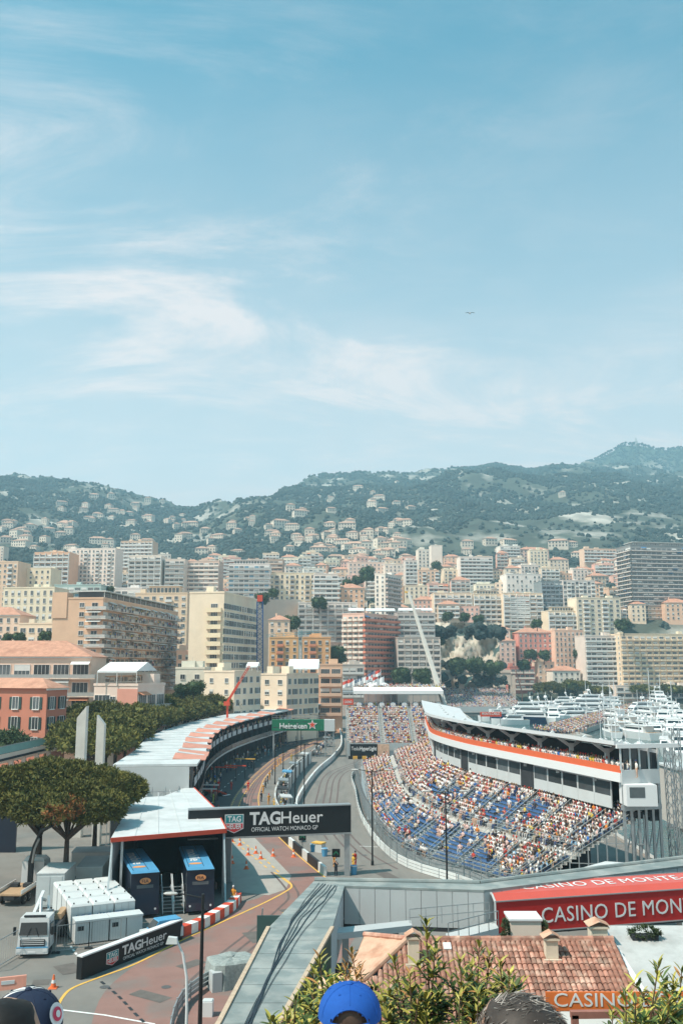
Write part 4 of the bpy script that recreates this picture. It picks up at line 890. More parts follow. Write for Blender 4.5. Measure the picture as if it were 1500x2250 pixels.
# scaffold lattice in front of the end wall
sc_ = thing('scaffold_platform', 'grey scaffold lattice below the white end wall of the pits', 'scaffold', (e0.x, e0.y-1, 0)); b0 = Vector((-29.5,119.5,0)); b1 = Vector((-21.2,122.5,0))
bar = lambda a, c, w=.08, nm='pole', par=sc_, m_=M_STEEL: MB().bar(a, c, w).build(nm, m_, par, True)
for k in range(6):
    p = b0.lerp(b1, k/5); q = p + Vector((-.6,4.2,0)); bar(p+Vector((0,0,0)), p+Vector((0,0,6.9))); bar(q, q+Vector((0,0,6.9)))
    for z in (5.4,6.8): bar(p+Vector((0,0,z)), q+Vector((0,0,z)), .06)
    if k < 5:
        p2 = b0.lerp(b1,(k+1)/5)
        for z in (5.4,6.1,6.8): bar(p+Vector((0,0,z)), p2+Vector((0,0,z)), .07)
        bar(p+Vector((0,0,5.4)), p2+Vector((0,0,6.8)), .05, 'brace')
# ---------------- paddock tent with two trucks
tp = [Vector((-21.9,90.4,0)),Vector((-11.6,95.4,0)),Vector((-14.3,108,0)),Vector((-21.2,132,0)),Vector((-22.4,126.5,0)),Vector((-28.0,122.5,0)),Vector((-25.2,113,0))]
pt = thing('paddock_tent', 'white flat roofed paddock tent with red trim over two trucks', 'tent', (tp[0].x,tp[0].y,0))
tp = [tp[0],tp[1],tp[2],Vector((-20.6,129.5,0)),Vector((-22.4,119.2,0)),Vector((-25.8,117.6,0))]
MB().prism([(p.x,p.y) for p in tp], 6.3, 6.6).build('roof', M_ROOFW, pt, True)
for a, c in ((0,1),(1,2),(2,3)):
    d = (tp[c]-tp[a]).normalized(); s = Vector((d.y,-d.x,0))*.06
    MB().bar(tp[a]+s+Vector((0,0,6.45)), tp[c]+s+Vector((0,0,6.45)), .1, .42).build('red_edge', M_REDTR, pt, True)
for k in range(1,5): u = k/5; MB().bar(tp[0].lerp(tp[1],u)+Vector((0,0,6.62)), tp[5].lerp(tp[3],u)*1.0+Vector((0,0,6.62)), .08, .05).build('roof_seam', M_PANEL, pt, True)
inner = [p + (Vector((-19,108,0))-p).normalized()*.4 for p in tp]
MB().wall([(p.x,p.y) for p in (inner[0],inner[5],inner[4],inner[3])], 0, 6.28, .12).build('side_wall', M_PANEL, pt, True)
MB().wall([(p.x,p.y) for p in (inner[1]+Vector((0,1,0)),inner[2],inner[3])], 0, 6.28, .12).build('track_side_wall', M_DK, pt, True)
MB().wall([(-23.2,108.5),(-13.2,104.8)], 0, 6.28, .12).build('inner_screen', M_BLACK, pt, True)
for p in (inner[0],inner[1],inner[0].lerp(inner[1],.0)+Vector((.9,.3,0))): MB().bar((p.x,p.y,0),(p.x,p.y,6.3),.22).build('post', M_STEEL, pt, True)
for p,q in ((inner[0],Vector((-20.6,84.0,0))),(inner[1],Vector((-11.0,91.5,0)))): MB().bar((p.x,p.y,6.2),(q.x,q.y,.1),.16).build('guy_strut', M_STEEL, pt, True)
M_NAVY = mat('truck_navy', (.012,.018,.035), .35, .1, 2, coat=.5); M_TBLUE = mat('truck_roof_blue', (.09,.30,.50), .5, .08, 1.5); M_TYRE = mat('tyre_rubber', (.02,.02,.02), .9, .1, 4); M_FIA = mat('oval_orange', (.7,.3,.12), .6, .05)
def hosp_truck(p, rz, label, L_=11):
    T = thing('team_truck', label, 'truck', p, rz, 'navy trucks under the paddock tent'); w = 1.28
    MB().hexa([(-w,0,.35),(w,0,.35),(w,L_,.35),(-w,L_,.35)], [(-w,.35,3.95),(w,.35,3.95),(w,L_,3.95),(-w,L_,3.95)]).build('body', M_NAVY, T)
    r = MB(); r.hexa([(-w,.1,3.96),(w,.1,3.96),(w,L_,3.96),(-w,L_,3.96)], [(-w+.1,.25,4.15),(w-.1,.25,4.15),(w-.1,L_,4.15),(-w+.1,L_,4.15)]); r = r.build('roof', M_TBLUE, T)
    MB().box(-w+.2,-w+.24,.6,L_-.2,4.152,4.17).build('seam', M_BLACK, r); MB().box(.3,.34,.6,L_-.2,4.152,4.17).build('seam', M_BLACK, r)
    MB().box(-.75,.75,.22,.3,1.5,2.9).build('windscreen', GLASS, T).rotation_euler = (0,0,0)
    o = MB().lathe([(.0,-.02),(.5,-.02),(.5,.02),(.0,.02)], 20, (0,.2,3.25), 'y', 1, .55).build('badge', M_FIA, T); place_text(o, 'badge_lettering', text_mesh('FIA', M_NAVY, .42, .005, .62), (-.31,.17,3.1), (1,0,0), (0,.0,1), .01)
    o = MB().lathe([(0,-.01),(.62,-.01),(.62,.01),(0,.01)], 20, (-.35,2.0,4.17), 'z', 1, .6).build('roof_badge', M_FIA, r)
    place_text(r, 'roof_lettering', text_mesh('mobile', M_LET, 1.5, .004, 5.6, .02), (-.7,8.8,4.16), (0,-1,0), (1,0,0), .01)
    wh = MB().lathe([(.3,-.16),(.5,-.16),(.52,0),(.5,.16),(.3,.16)], 16, (0,0,0), 'x').mesh('wheel', M_TYRE)
    for yy in (1.3, L_-3.2, L_-1.8):
        for sx in (-1,1): piece(T, 'wheel', wh, (sx*(w-.12), yy, .52))
    for sx in (-.95,.95): MB().lathe([(0,-.03),(.1,-.03),(.1,.03),(0,.03)], 10, (sx,.05,.8), 'y').build('headlight', M_LET, T)
    for sx in (-1.45,1.45): MB().box(sx-.1,sx+.1,.3,.5,2.1,2.7).build('mirror', M_BLACK, T)
    return T
hosp_truck((-17.95,88.0,0), R(20), 'navy truck with blue roof on the left under the tent'); hosp_truck((-13.1,89.4,0), R(14), 'navy truck with blue roof on the right under the tent')
for k, (x, y) in enumerate(((-16.1,89.4),(-15.1,89.6))):
    st = thing('access_stairs', ['left','right'][k] + ' set of metal stairs between the two navy trucks', 'stairs', (x,y,0), R(16), 'stairs between the trucks')
    for i in range(8): MB().box(-.42,.42,i*.3,i*.3+.26,.25+i*.24,.29+i*.24).build('step', M_STEEL, st)
    for sx in (-.46,.46):
        MB().bar((sx,-.1,.1),(sx,2.4,2.1),.06,.14).build('stringer', M_STEEL, st); MB().bar((sx,-.1,1.1),(sx,2.4,3.1),.05).build('handrail', M_LET, st)
        for i in (0,3,6): MB().bar((sx,i*.3,.2+i*.24),(sx,i*.3,1.2+i*.24),.04).build('rail_post', M_LET, st)
# ---------------- black gantry over the road
ga, gc = Vector((-16.35,101.4,0)), Vector((1.05,105.2,0)); gt = thing('gantry', 'black sponsor gantry spanning the pit exit road', 'gantry', (gc.x,gc.y,0)); gx = (gc-ga).normalized(); gn = Vector((gx.y,-gx.x,0)); zb, zt_ = 4.62, 7.5
q = lambda p, n_, z: p + gn*n_ + Vector((0,0,z))
MB().hexa([q(ga,0,zb),q(gc,0,zb),q(gc,-.9,zb),q(ga,-.9,zb)], [q(ga,0,zt_),q(gc,0,zt_),q(gc,-.9,zt_),q(ga,-.9,zt_)]).build('banner', M_BLACK, gt, True)
MB().bar(q(ga,-.45,zt_+.06), q(gc,-.45,zt_+.06), 1.1, .12).build('top_cap', M_STEEL, gt, True); MB().bar(q(ga,-.2,zb-.08), q(gc,-.2,zb-.08), .7, .15).build('bottom_rail', M_STEEL, gt, True)
MB().bar(q(gc,-.45,0)-gx*.35, q(gc,-.45,zb-.16)-gx*.35, .62).build('post', M_STEEL, gt, True); MB().bar(q(ga,-.45,0)+gx*4.4, q(ga,-.45,zb-.16)+gx*4.4, .62).build('post', M_STEEL, gt, True)
def shield(parent, o, x, y, w, h, off):
    """a two colour watchmaker's shield with lettering"""
    x = Vector(x).normalized(); y = Vector(y).normalized(); n = x.cross(y); W_ = lambda a, b, k: Vector(o) + x*(a*w) + y*(b*h) + n*(off+k)
    def plate(pts, m_, k, nm):
        b = MB(); m = len(pts); b.add([W_(p[0],p[1],k-.012) for p in pts] + [W_(p[0],p[1],k) for p in pts], [tuple(range(m,2*m))] + [(i,(i+1)%m,m+(i+1)%m,m+i) for i in range(m)]); return b.build(nm, m_, parent)
    plate([(-.5,.5),(-.5,-.28),(0,-.5),(.5,-.28),(.5,.5)][::1], M_LET, .02, 'shield_border')
    plate([(-.46,.46),(-.46,.05),(.46,.05),(.46,.46)], mat('shield_teal',(.03,.25,.27),.5,.05), .03, 'shield_top'); plate([(-.46,.0),(-.46,-.25),(0,-.46),(.46,-.25),(.46,.0)], mat('shield_red',(.62,.05,.06),.5,.05), .03, 'shield_bottom')
    place_text(parent, 'shield_lettering', text_mesh('TAG', M_LET, h*.42, .004, w*.72, .01*h), W_(-.36,.11,.032), x, y, .006); place_text(parent, 'shield_lettering', text_mesh('HEUER', M_LET, h*.36, .004, w*.8, .008*h), W_(-.4,-.27,.032), x, y, .006)
def tag_sign(parent, o, x, y, L_, h):
    """lettering laid on a board of height h: o = board's lower left corner (parent local)"""
    x = Vector(x).normalized(); y = Vector(y).normalized(); o = Vector(o)
    shield(parent, o + x*(L_*.275) + y*(h*.47), x, y, L_*.113, h*.68, .02)
    place_text(parent, 'lettering', text_mesh('TAG', M_LET, h*.62, .004, L_*.19, h*.022), o + x*(L_*.368) + y*(h*.42), x, y, .02)
    place_text(parent, 'lettering', text_mesh('Heuer', M_LET, h*.62, .004, L_*.26, h*.004), o + x*(L_*.562) + y*(h*.42), x, y, .02)
    place_text(parent, 'lettering', text_mesh('OFFICIAL WATCH MONACO GP', M_LET, h*.22, .004, L_*.41), o + x*(L_*.38) + y*(h*.16), x, y, .02)
tag_sign(gt, q(ga,0,zb)-Vector(gt.location), gx, (0,0,1), (gc-ga).length, zt_-zb)
# the same sponsor's low board on the inside of the bend
ba, bc = Vector((-19.1,71.6,0)), Vector((-13.4,81.6,0)); bb = thing('barrier_board', 'long black sponsor board standing on the inside of the bend', 'barrier', (ba.x,ba.y,0)); bx = (bc-ba).normalized(); bn = Vector((bx.y,-bx.x,0))
MB().hexa([ba,bc,bc-bn*.5,ba-bn*.5], [v+Vector((0,0,1.55)) for v in (ba,bc,bc-bn*.5,ba-bn*.5)]).build('board', M_BLACK, bb, True)
MB().bar(ba-bn*.25+Vector((0,0,1.6)), bc-bn*.25+Vector((0,0,1.6)), .56, .1).build('top_rail', M_LET, bb, True)
tag_sign(bb, bn*0, bx, (0,0,1), (bc-ba).length*1.0, 1.5)
# red and white kerb blocks
kp = resample(bez(g2([(397,2058),(440,2040),(480,2018),(508,2000),(522,1980)]), 30), .95)
for i, (a, c) in enumerate(zip(kp, kp[1:])):
    bk = MB().bar(Vector((a.x,a.y,.41)), Vector((c.x,c.y,.41)), .8, .82).build('barrier_block', M_REDTR if i % 2 == 0 else M_WHT); tag(bk, '%s plastic barrier block, number %d from the black board along the bend' % ('red' if i % 2 == 0 else 'white', i+1), 'barrier', 'red and white barrier blocks')
# ---------------- green beer bridge
M_GRN = mat('banner_green', (.015,.15,.075), .55, .08, 1); ha, hc = P(597,1606,238), P(712,1606,238); hb = thing('footbridge', 'green sponsor footbridge over the pit lane', 'bridge', (hc.x,238,0))
z0, z1 = ha.z, P(600,1582,238).z
MB().box(ha.x,hc.x,238,240.2,z0,z1).build('banner', M_GRN, hb, True); MB().box(hc.x+.003,P(735,1600,238).x,237.6,241,z0-.1,z1).build('end_panel', M_PANEL, hb, True)
for k in range(12): x = ha.x+(hc.x-ha.x)*k/11; MB().bar((x,238.1,z1),(x,238.1,z1+1.1),.06).build('rail_post', M_STEEL, hb, True)
for z in (z1+.55,z1+1.1): MB().bar((ha.x,238.1,z),(hc.x,238.1,z),.06).build('rail', M_STEEL, hb, True)
for x in (hc.x+.3,P(735,1600,238).x-.3):
    for y in (238,240.6): MB().bar((x,y,0),(x,y,z0),.22).build('tower_leg', M_STEEL, hb, True)
x0_, x1_ = hc.x+.3, P(735,1600,238).x-.3
for k in range(3): za, zc_ = z0*k/3, z0*(k+1)/3; MB().bar((x0_,237.95,za if k%2 else zc_),(x1_,237.95,zc_ if k%2 else za),.12).build('brace', M_STEEL, hb, True); MB().bar((x0_,237.95,zc_-.1),(x1_,237.95,zc_-.1),.12).build('brace', M_STEEL, hb, True)
MB().bar((ha.x+.4,239,0),(ha.x+.4,239,z0),.4).build('tower_leg', M_STEEL, hb, True)
sl = P(614,1602,237.9)-Vector(hb.location); place_text(hb, 'lettering', text_mesh('Heineken', M_LET, 1.9, .01, 7.0, .04), sl+Vector((0,-.06,.1)), (1,0,0), (0,0,1), .02)
def star(c, r, m_, y, nm='star'):
    b = MB(); pts = [(r*(1 if k%2==0 else .42)*math.sin(math.pi*k/5), r*(1 if k%2==0 else .42)*math.cos(math.pi*k/5)) for k in range(10)]
    b.add([(c.x+a,y,c.z+d) for a,d in pts]+[(c.x,y,c.z)], [(10,(k+1)%10,k) for k in range(10)]); return b
sc2 = P(686,1593,237.9); star(sc2, 1.35, M_LET, 237.93).build('star_border', M_LET, hb, True); star(sc2, .95, M_REDTR, 237.9).build('star', M_REDTR, hb, True)
# ================================================================== grandstands and the crowd
SKIN = [(.55,.35,.26),(.58,.38,.29),(.42,.26,.18),(.5,.32,.24)]
TOPS = [('white',(.74,.72,.7)),('white',(.7,.7,.72)),('white',(.76,.73,.69)),('pale pink',(.66,.46,.42)),('red',(.5,.07,.05)),('navy',(.03,.05,.12)),('pale pink',(.68,.52,.48)),('white',(.72,.7,.68)),('black',(.025,.025,.03)),('dark red',(.28,.04,.04)),('charcoal',(.06,.06,.07)),('grey',(.35,.35,.36)),('light blue',(.25,.42,.58)),('orange',(.62,.22,.05)),('blue',(.05,.16,.45)),('cream',(.62,.54,.42)),('yellow',(.62,.45,.09))]
HAIR = [(.04,.03,.025),(.1,.06,.04),(.25,.16,.09),(.7,.68,.66),(.5,.05,.04),(.03,.05,.12)]
LEGS = [(.05,.07,.14),(.4,.33,.24),(.5,.31,.22),(.03,.03,.035),(.42,.4,.38)]
def figure(pose, arms, seg=6):
    """one closed surface for a person: rings skinned from feet to head, arms grown from the shoulders. pose 'sit' or 'stand'. faces -y"""
    b = MB(); col = []
    def ring_tube(pts, c):
        n0 = len(b.v); rings = []
        for (x,y,z,rx,ry) in pts: rings.append([(x+rx*math.cos(2*math.pi*j/seg), y+ry*math.sin(2*math.pi*j/seg), z) for j in range(seg)])
        vv = [p for r_ in rings for p in r_]; k = len(rings)
        b.add(vv, [(i*seg+j, i*seg+(j+1)%seg, (i+1)*seg+(j+1)%seg, (i+1)*seg+j) for i in range(k-1) for j in range(seg)] + [tuple(range(seg-1,-1,-1)), tuple((k-1)*seg+j for j in range(seg))])
        if isinstance(c, list): 
            for cc in c: col.extend([cc]*seg)
        else: col.extend([c]*len(vv))
    def limb(pts, rr, c):
        n0 = len(b.v); b.tube(pts, rr, 5); col.extend([c]*(len(b.v)-n0))
    if pose == 'sit':
        for s in (-1,1): limb([(s*.1,.0,.5),(s*.13,-.42,.5),(s*.13,-.44,.06),(s*.13,-.58,.04)], [.1,.075,.055,.04], 'L')
        z = .42
    else:
        for s in (-1,1): limb([(s*.1,0,.92),(s*.11,-.02,.5),(s*.11,.02,.06),(s*.11,-.16,.03)], [.1,.07,.05,.04], 'L')
        z = .84
    ring_tube([(0,0,z,.17,.12),(0,.0,z+.16,.16,.11),(0,.0,z+.36,.2,.12),(0,.0,z+.5,.21,.11),(0,0,z+.57,.08,.07),(0,-.01,z+.64,.06,.06),(0,-.02,z+.68,.085,.1),(0,-.02,z+.78,.095,.115),(0,-.01,z+.86,.08,.095),(0,0,z+.9,.03,.04)],
              ['T','T','T','T','T','S','S','H','H','H'])
    if arms == 0: A = lambda s: [(s*.2,0,z+.48),(s*.27,-.05,z+.25),(s*.15,-.3,z+.14)]
    elif arms == 1: A = lambda s: [(s*.2,0,z+.48),(s*.3,-.12,z+.3),(s*.08,-.25,z+.6)]
    else: A = lambda s: [(s*.2,0,z+.48),(s*.28,.02,z+.22),(s*.26,-.06,z-.02)]
    for s in (-1,1):
        p = A(s); limb(p[:2], [.06,.05], 'T'); limb(p[1:], [.045,.035], 'S')
    V, F = tri_arrays(b); return V, F, col
FIG = {(p,a): figure(p,a) for p in ('sit','stand') for a in (0,1,2)}
def fig_cols(col, rg, top=None):
    m = {'S':SKIN[rg.integers(4)],'T':top if top is not None else TOPS[rg.integers(len(TOPS))][1],'H':HAIR[rg.integers(6)],'L':LEGS[rg.integers(5)]}
    return np.array([m[c] for c in col])
M_CROWD = vcol_mat('clothing_and_skin'); crg = np.random.default_rng(12)
FAR_FIG = []
for k in range(60):
    p, a = ('sit','stand')[k % 4 == 0], k % 3; f = FIG[(p,a)]; ti = crg.integers(len(TOPS)) if crg.random() < .52 else crg.integers(0,4); FAR_FIG.append((f[0], f[1], fig_cols(f[2], crg, TOPS[ti][1]), p))
SITS = [i for i in range(60) if FAR_FIG[i][3] == 'sit']; STANDS = [i for i in range(60) if FAR_FIG[i][3] == 'stand']
NEARV = []
for ti in range(len(TOPS)):
    for a in range(3):
        f = FIG[('sit',a)]; NEARV.append((ti, np_mesh('spectator', f[0], f[1], M_CROWD, fig_cols(f[2], crg, TOPS[ti][1]), smooth=True)))
near_p, far_p = [], []     # (x,y,z,rz)
def inpoly(x, y, pg):
    c = False; j = len(pg)-1
    for i in range(len(pg)):
        if (pg[i][1] > y) != (pg[j][1] > y) and x < (pg[j][0]-pg[i][0])*(y-pg[i][1])/(pg[j][1]-pg[i][1])+pg[i][0]: c = not c
        j = i
    return c
def to_px(p):
    d = Vector(p)-Vector((0,0,H)); f = d.y*_c + d.z*_s; v = -d.y*_s + d.z*_c; return 750+FPX*d.x/f, 1125-FPX*v/f
M_SEAT = mat('seat_blue', (.06,.13,.27), .55, .15, 2, rand=.2); M_DECK = mat('stand_deck_grey', (.50,.48,.45), .8, .15, .8); M_RAILG = mat('stand_rail_grey', (.45,.49,.5), .45, .1, 3, metal=.4)
# ---- the near stand
ROWS = 24
fr = bez([G(*p, 1.2) for p in [(797,1680),(806,1720),(814,1762),(828,1805),(862,1845),(920,1878),(1000,1905),(1095,1932),(1165,1945)]], 64)
bcur = bez([(17.2,187,0),(15.6,165,0),(14.8,147,0),(17.2,130,0),(20.4,118,0),(24.4,105,0),(28.0,93.2,0)], 48)
def at_t(c, t): f = t*(len(c)-1); i = min(int(f), len(c)-2); return c[i].lerp(c[i+1], f-i)
tops = offs(bcur, 1.6)
def seatpos(r, t):
    a = at_t(fr, t); b = at_t(tops, t); p = a.lerp(b, r); p.z = 1.2 + (8.2-1.2)*r; return p
NT = 90
gs = thing('grandstand', 'large blue seated grandstand curving along the track', 'grandstand', (20,125,0))
dk = MB()
for k in range(ROWS):
    r0, r1 = k/ROWS, (k+1)/ROWS; z = 1.2+7*r0
    A = [seatpos(r0, i/NT) for i in range(NT+1)]; B = [seatpos(r1, i/NT) for i in range(NT+1)]
    for q_ in A+B: q_.z = z-.02
    dk.strip(A, B); B2 = [p.copy() for p in B]
    for p in B2: p.z = z+7/ROWS-.02
    dk.strip(B, B2)
dk.build('deck', M_DECK, gs, True)
fw = MB(); fw.wall([(seatpos(0,i/NT).x-.02, seatpos(0,i/NT).y) for i in range(NT+1)], 0, 1.17, .05); fw.build('front_wall', M_RAILG, gs, True)
AIS = [.12,.26,.38,.485,.575,.665,.755,.845,.93]; blocks = list(zip([.0]+AIS, AIS+[1.0]))
EMPTY = [[(815,1738),(878,1738),(880,1775),(818,1765)],[(835,1768),(915,1762),(920,1808),(860,1800)],[(862,1800),(955,1788),(962,1842),(890,1838)],[(905,1838),(1060,1812),(1075,1880),(960,1892)],[(985,1890),(1090,1870),(1110,1925),(1010,1925)],[(935,1718),(1015,1722),(1010,1748),(940,1745)],[(1025,1742),(1080,1748),(1075,1772),(1025,1768)],[(1062,1748),(1145,1738),(1210,1760),(1190,1795),(1120,1812),(1065,1795)]]
srd = random.Random(6)
for k in range(ROWS):
    r = (k+.35)/ROWS
    if k in (9,10): continue      # cross aisle
    for (t0,t1) in blocks:
        t0 += .008; t1 -= .008; n = 6; A = []
        for i in range(n+1): p = seatpos(r, t0+(t1-t0)*i/n); p.z = 1.2+7*k/ROWS; A.append(p)
        b = MB(); b.wall([(p.x,p.y,p.z) for p in A],   .36, .44, .30); O = offs(A, -.18 if False else .0)
        bk = [p + (seatpos(min(1,r+.02), t0+(t1-t0)*i/n)-seatpos(r, t0+(t1-t0)*i/n)).normalized()*.2 for i, p in enumerate(A)]
        b.wall([(p.x,p.y,A[0].z) for p in bk], .44, .58, .04); b.build('bench', M_SEAT, gs, True)
        L_ = sum((c-a).length for a, c in zip(A, A[1:])); m = int(L_/.52)
        for i in range(m):
            t = t0+(t1-t0)*(i+.5)/m; p = seatpos(r, t); p.z = 1.2+7*k/ROWS; q1, q2 = to_px(p+Vector((0,0,.8)))
            e = any(inpoly(q1, q2, pg) for pg in EMPTY); pr = .10 if e else (.93 if q1 > 1150 or q2 < 1735 else .84)
            if t > .5 and k == 0: pr *= .3
            if srd.random() < pr:
                f = (seatpos(0,t)-seatpos(1,t)); rz = math.atan2(f.y, f.x)+math.pi/2 + srd.uniform(-.5,.5); near_p.append((p.x,p.y,p.z,rz,p.y,k))
def rail_line(par, pts, h, bars=2, post=2.0, nm='railing', w=.05):
    P_ = [Vector(p) for p in pts]; b = MB()
    for z in [h*(i+1)/bars for i in range(bars)]:
        for a, c in zip(P_, P_[1:]): b.bar(a+Vector((0,0,z)), c+Vector((0,0,z)), w)
    for p in resample(P_, post): b.bar(p, p+Vector((0,0,h)), w)
    return b.build(nm, M_RAILG, par, True)
for t in AIS:
    for s in (-.006,.006): rail_line(gs, [seatpos(r,t+s) for r in (0,.2,.37)], 1.0, 2, 1.6); rail_line(gs, [seatpos(r,t+s) for r in (.46,.7,.97)], 1.0, 2, 1.6)
    b = MB()
    for k in range(ROWS*2): p0, p1 = seatpos(k/ROWS/2, t-.005), seatpos(k/ROWS/2, t+.005); b.bar(p0+Vector((0,0,.1)), p1+Vector((0,0,.1)), .28, .06)
    b.build('stairway', M_RAILG, gs, True)['kind'] = 'stuff'
rail_line(gs, [seatpos(.455, .02+.96*i/50) for i in range(51)], 1.1, 3, 2.0, 'cross_railing')
rail_line(gs, [seatpos(0, i/50)+Vector((-.3,-.1,0)) for i in range(51)], 1.2, 3, 2.0, 'front_railing')
sk = [seatpos(r,1.0) for r in (0,.25,.5,.75,1)]; rail_line(gs, [p+Vector((.1,-.1,0)) for p in sk], 1.3, 3, 1.2, 'end_railing')
for i in range(13):      # scaffold under the near end
    p = seatpos(i/12, 1.0)+Vector((.2,-.3,0))
    for d in (0,2.0,4.0):
        g = p+Vector((.9*d*.4,-.2,0)) if d else p
    MB().bar((p.x,p.y,0),(p.x,p.y,p.z+.1),.11).build('scaffold_pole', M_STEEL, gs, True)
    if i < 12:
        p2 = seatpos((i+1)/12,1.0)+Vector((.2,-.3,0))
        for z in np.arange(1.5, p.z, 2.0): MB().bar((p.x,p.y,z),(p2.x,p2.y,z),.08).build('scaffold_ledger', M_STEEL, gs, True)
        if i % 2: MB().bar((p.x,p.y,.2),(p2.x,p2.y,min(p.z,3.6)),.07).build('scaffold_brace', M_STEEL, gs, True)
# ---- the roofed clubhouse above the stand
cb = bcur; cl = thing('clubhouse', 'white roofed clubhouse with an orange banded gallery above the stand', 'building', (cb[-1].x,cb[-1].y,0)); cbr = offs(cb, -6.2)
# offs(+) is to the left of travel (far->near travel: left = +x side), so test and flip
if cbr[10].x < cb[10].x: cbr = offs(cb, 6.2); LS = 1
else: LS = -1
o_ = lambda d: offs(cb, d*LS)
cbr = [p + (q_-p)*((6.6-2.7*i/(len(cb)-1))/6.2) for i, (p, q_) in enumerate(zip(cb, cbr))]
if LS == -1 and tops[10].x > cb[10].x: pass
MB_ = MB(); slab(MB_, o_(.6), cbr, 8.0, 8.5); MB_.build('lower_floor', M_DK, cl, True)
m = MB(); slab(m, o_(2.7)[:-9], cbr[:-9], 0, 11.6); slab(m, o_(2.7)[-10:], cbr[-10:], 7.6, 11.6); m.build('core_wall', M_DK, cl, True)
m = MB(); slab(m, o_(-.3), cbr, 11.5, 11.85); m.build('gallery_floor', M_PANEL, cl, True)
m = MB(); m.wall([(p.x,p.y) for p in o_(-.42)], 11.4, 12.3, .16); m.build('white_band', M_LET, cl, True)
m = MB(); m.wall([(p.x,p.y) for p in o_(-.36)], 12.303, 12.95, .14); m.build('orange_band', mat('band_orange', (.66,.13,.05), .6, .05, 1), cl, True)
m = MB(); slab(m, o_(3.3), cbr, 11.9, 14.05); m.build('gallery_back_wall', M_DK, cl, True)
M_CR = mat('club_roof_white', (.58,.59,.60), .6, .05, .4)
ro_f = o_(-1.0); n = len(ro_f); m = MB()
for i in range(n-1):
    A0, A1, B0, B1 = ro_f[i], ro_f[i+1], cbr[i], cbr[i+1]; m.hexa([(A0.x,A0.y,15.0),(A1.x,A1.y,15.0),(B1.x,B1.y,14.1),(B0.x,B0.y,14.1)], [(A0.x,A0.y,15.4),(A1.x,A1.y,15.4),(B1.x,B1.y,14.45),(B0.x,B0.y,14.45)])
m.build('roof', M_CR, cl, True)
tip = ro_f[0]; d0 = (ro_f[0]-ro_f[1]).normalized(); m = MB(); A0, B0 = ro_f[0], cbr[0]; e = A0 + d0*9; m.add([(A0.x,A0.y,15.0),(B0.x,B0.y,14.1),(e.x,e.y,15.2),(A0.x,A0.y,15.4),(B0.x,B0.y,14.45),(e.x,e.y,15.7)], [(2,1,0),(3,4,5),(0,1,4,3),(1,2,5,4),(2,0,3,5)]); m.build('roof_tip', M_CR, cl, True)
cpts = resample(o_(.9), 7.0); colg = []
for i, p in enumerate(cpts):
    a, b2 = p, p; m = MB(); m.bar((p.x,p.y,11.9),(p.x,p.y,14.3),.42); dirb = (at_t(cbr, .5)-at_t(cb,.5)).normalized(); m.bar((p.x,p.y,13.9),(p.x-dirb.x*1.6,p.y-dirb.y*1.6,15.0),.3); m.bar((p.x,p.y,13.9),(p.x+dirb.x*1.8,p.y+dirb.y*1.8,15.05),.3); m.build('column', M_PANEL, cl, True)
lw = resample(o_(.25), 3.2)
for i, (a, c) in enumerate(zip(lw, lw[1:])):
    d = (c-a); rz = math.atan2(d.y,d.x); dark = i % 6 == 5
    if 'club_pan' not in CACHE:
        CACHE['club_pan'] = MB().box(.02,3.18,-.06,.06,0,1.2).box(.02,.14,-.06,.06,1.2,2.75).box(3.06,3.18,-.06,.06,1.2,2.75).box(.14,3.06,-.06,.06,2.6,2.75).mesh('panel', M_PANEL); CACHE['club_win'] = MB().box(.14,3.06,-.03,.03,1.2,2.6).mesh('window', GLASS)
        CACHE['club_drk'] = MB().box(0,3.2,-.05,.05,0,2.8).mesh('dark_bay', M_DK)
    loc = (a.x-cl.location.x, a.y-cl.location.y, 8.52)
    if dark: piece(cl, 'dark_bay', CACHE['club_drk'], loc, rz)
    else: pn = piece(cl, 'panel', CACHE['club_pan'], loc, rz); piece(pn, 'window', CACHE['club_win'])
for p in resample(o_(.1), 7.5): MB().bar((p.x,p.y,10.9),(p.x,p.y,11.4),.3).build('spot_lamp', M_PANEL, cl, True)
# near end of the clubhouse: glazed side, white cabin, piles
e0, e1 = o_(-.4)[-1], cbr[-1]; ed = (e1-e0).normalized(); m = MB(); m.hexa([e0+Vector((0,-.3,11.2)),e1+Vector((0,-.3,11.2)),e1+Vector((0,.6,11.2)),e0+Vector((0,.6,11.2))],[e0+Vector((0,-.3,12.6)),e1+Vector((0,-.3,12.6)),e1+Vector((0,.6,12.6)),e0+Vector((0,.6,12.6))]); m.build('end_beam', M_PANEL, cl, True)
for k in range(5): p = e0.lerp(e1, k/4); MB().bar((p.x,p.y-.1,12.6),(p.x,p.y-.1,15.1),.16).build('mullion', M_PANEL, cl, True)
m = MB(); p, q_ = e0+Vector((.3,0,0)), e1; m.quad((p.x,p.y+.05,12.6),(q_.x,q_.y+.05,12.6),(q_.x,q_.y+.05,14.8),(p.x,p.y+.05,14.8)); m.build('end_glazing', GLASS, cl, True)
for z in (14.9,): MB().bar(e0+Vector((-.4,-.2,z)), e1+Vector((2,-.2,z)), .35, .4).build('end_fascia', M_LET, cl, True)
cab = MB(); c0 = e0+Vector((.1,-1.2,0)); cab.box(c0.x,c0.x+3.0,c0.y,c0.y+2.4,9.3,11.3); cab.build('cabin', M_LET, cl, True); MB().box(c0.x+.3,c0.x+1.8,c0.y-.02,c0.y+.1,10.1,11.1).build('cabin_window', GLASS, cl, True)
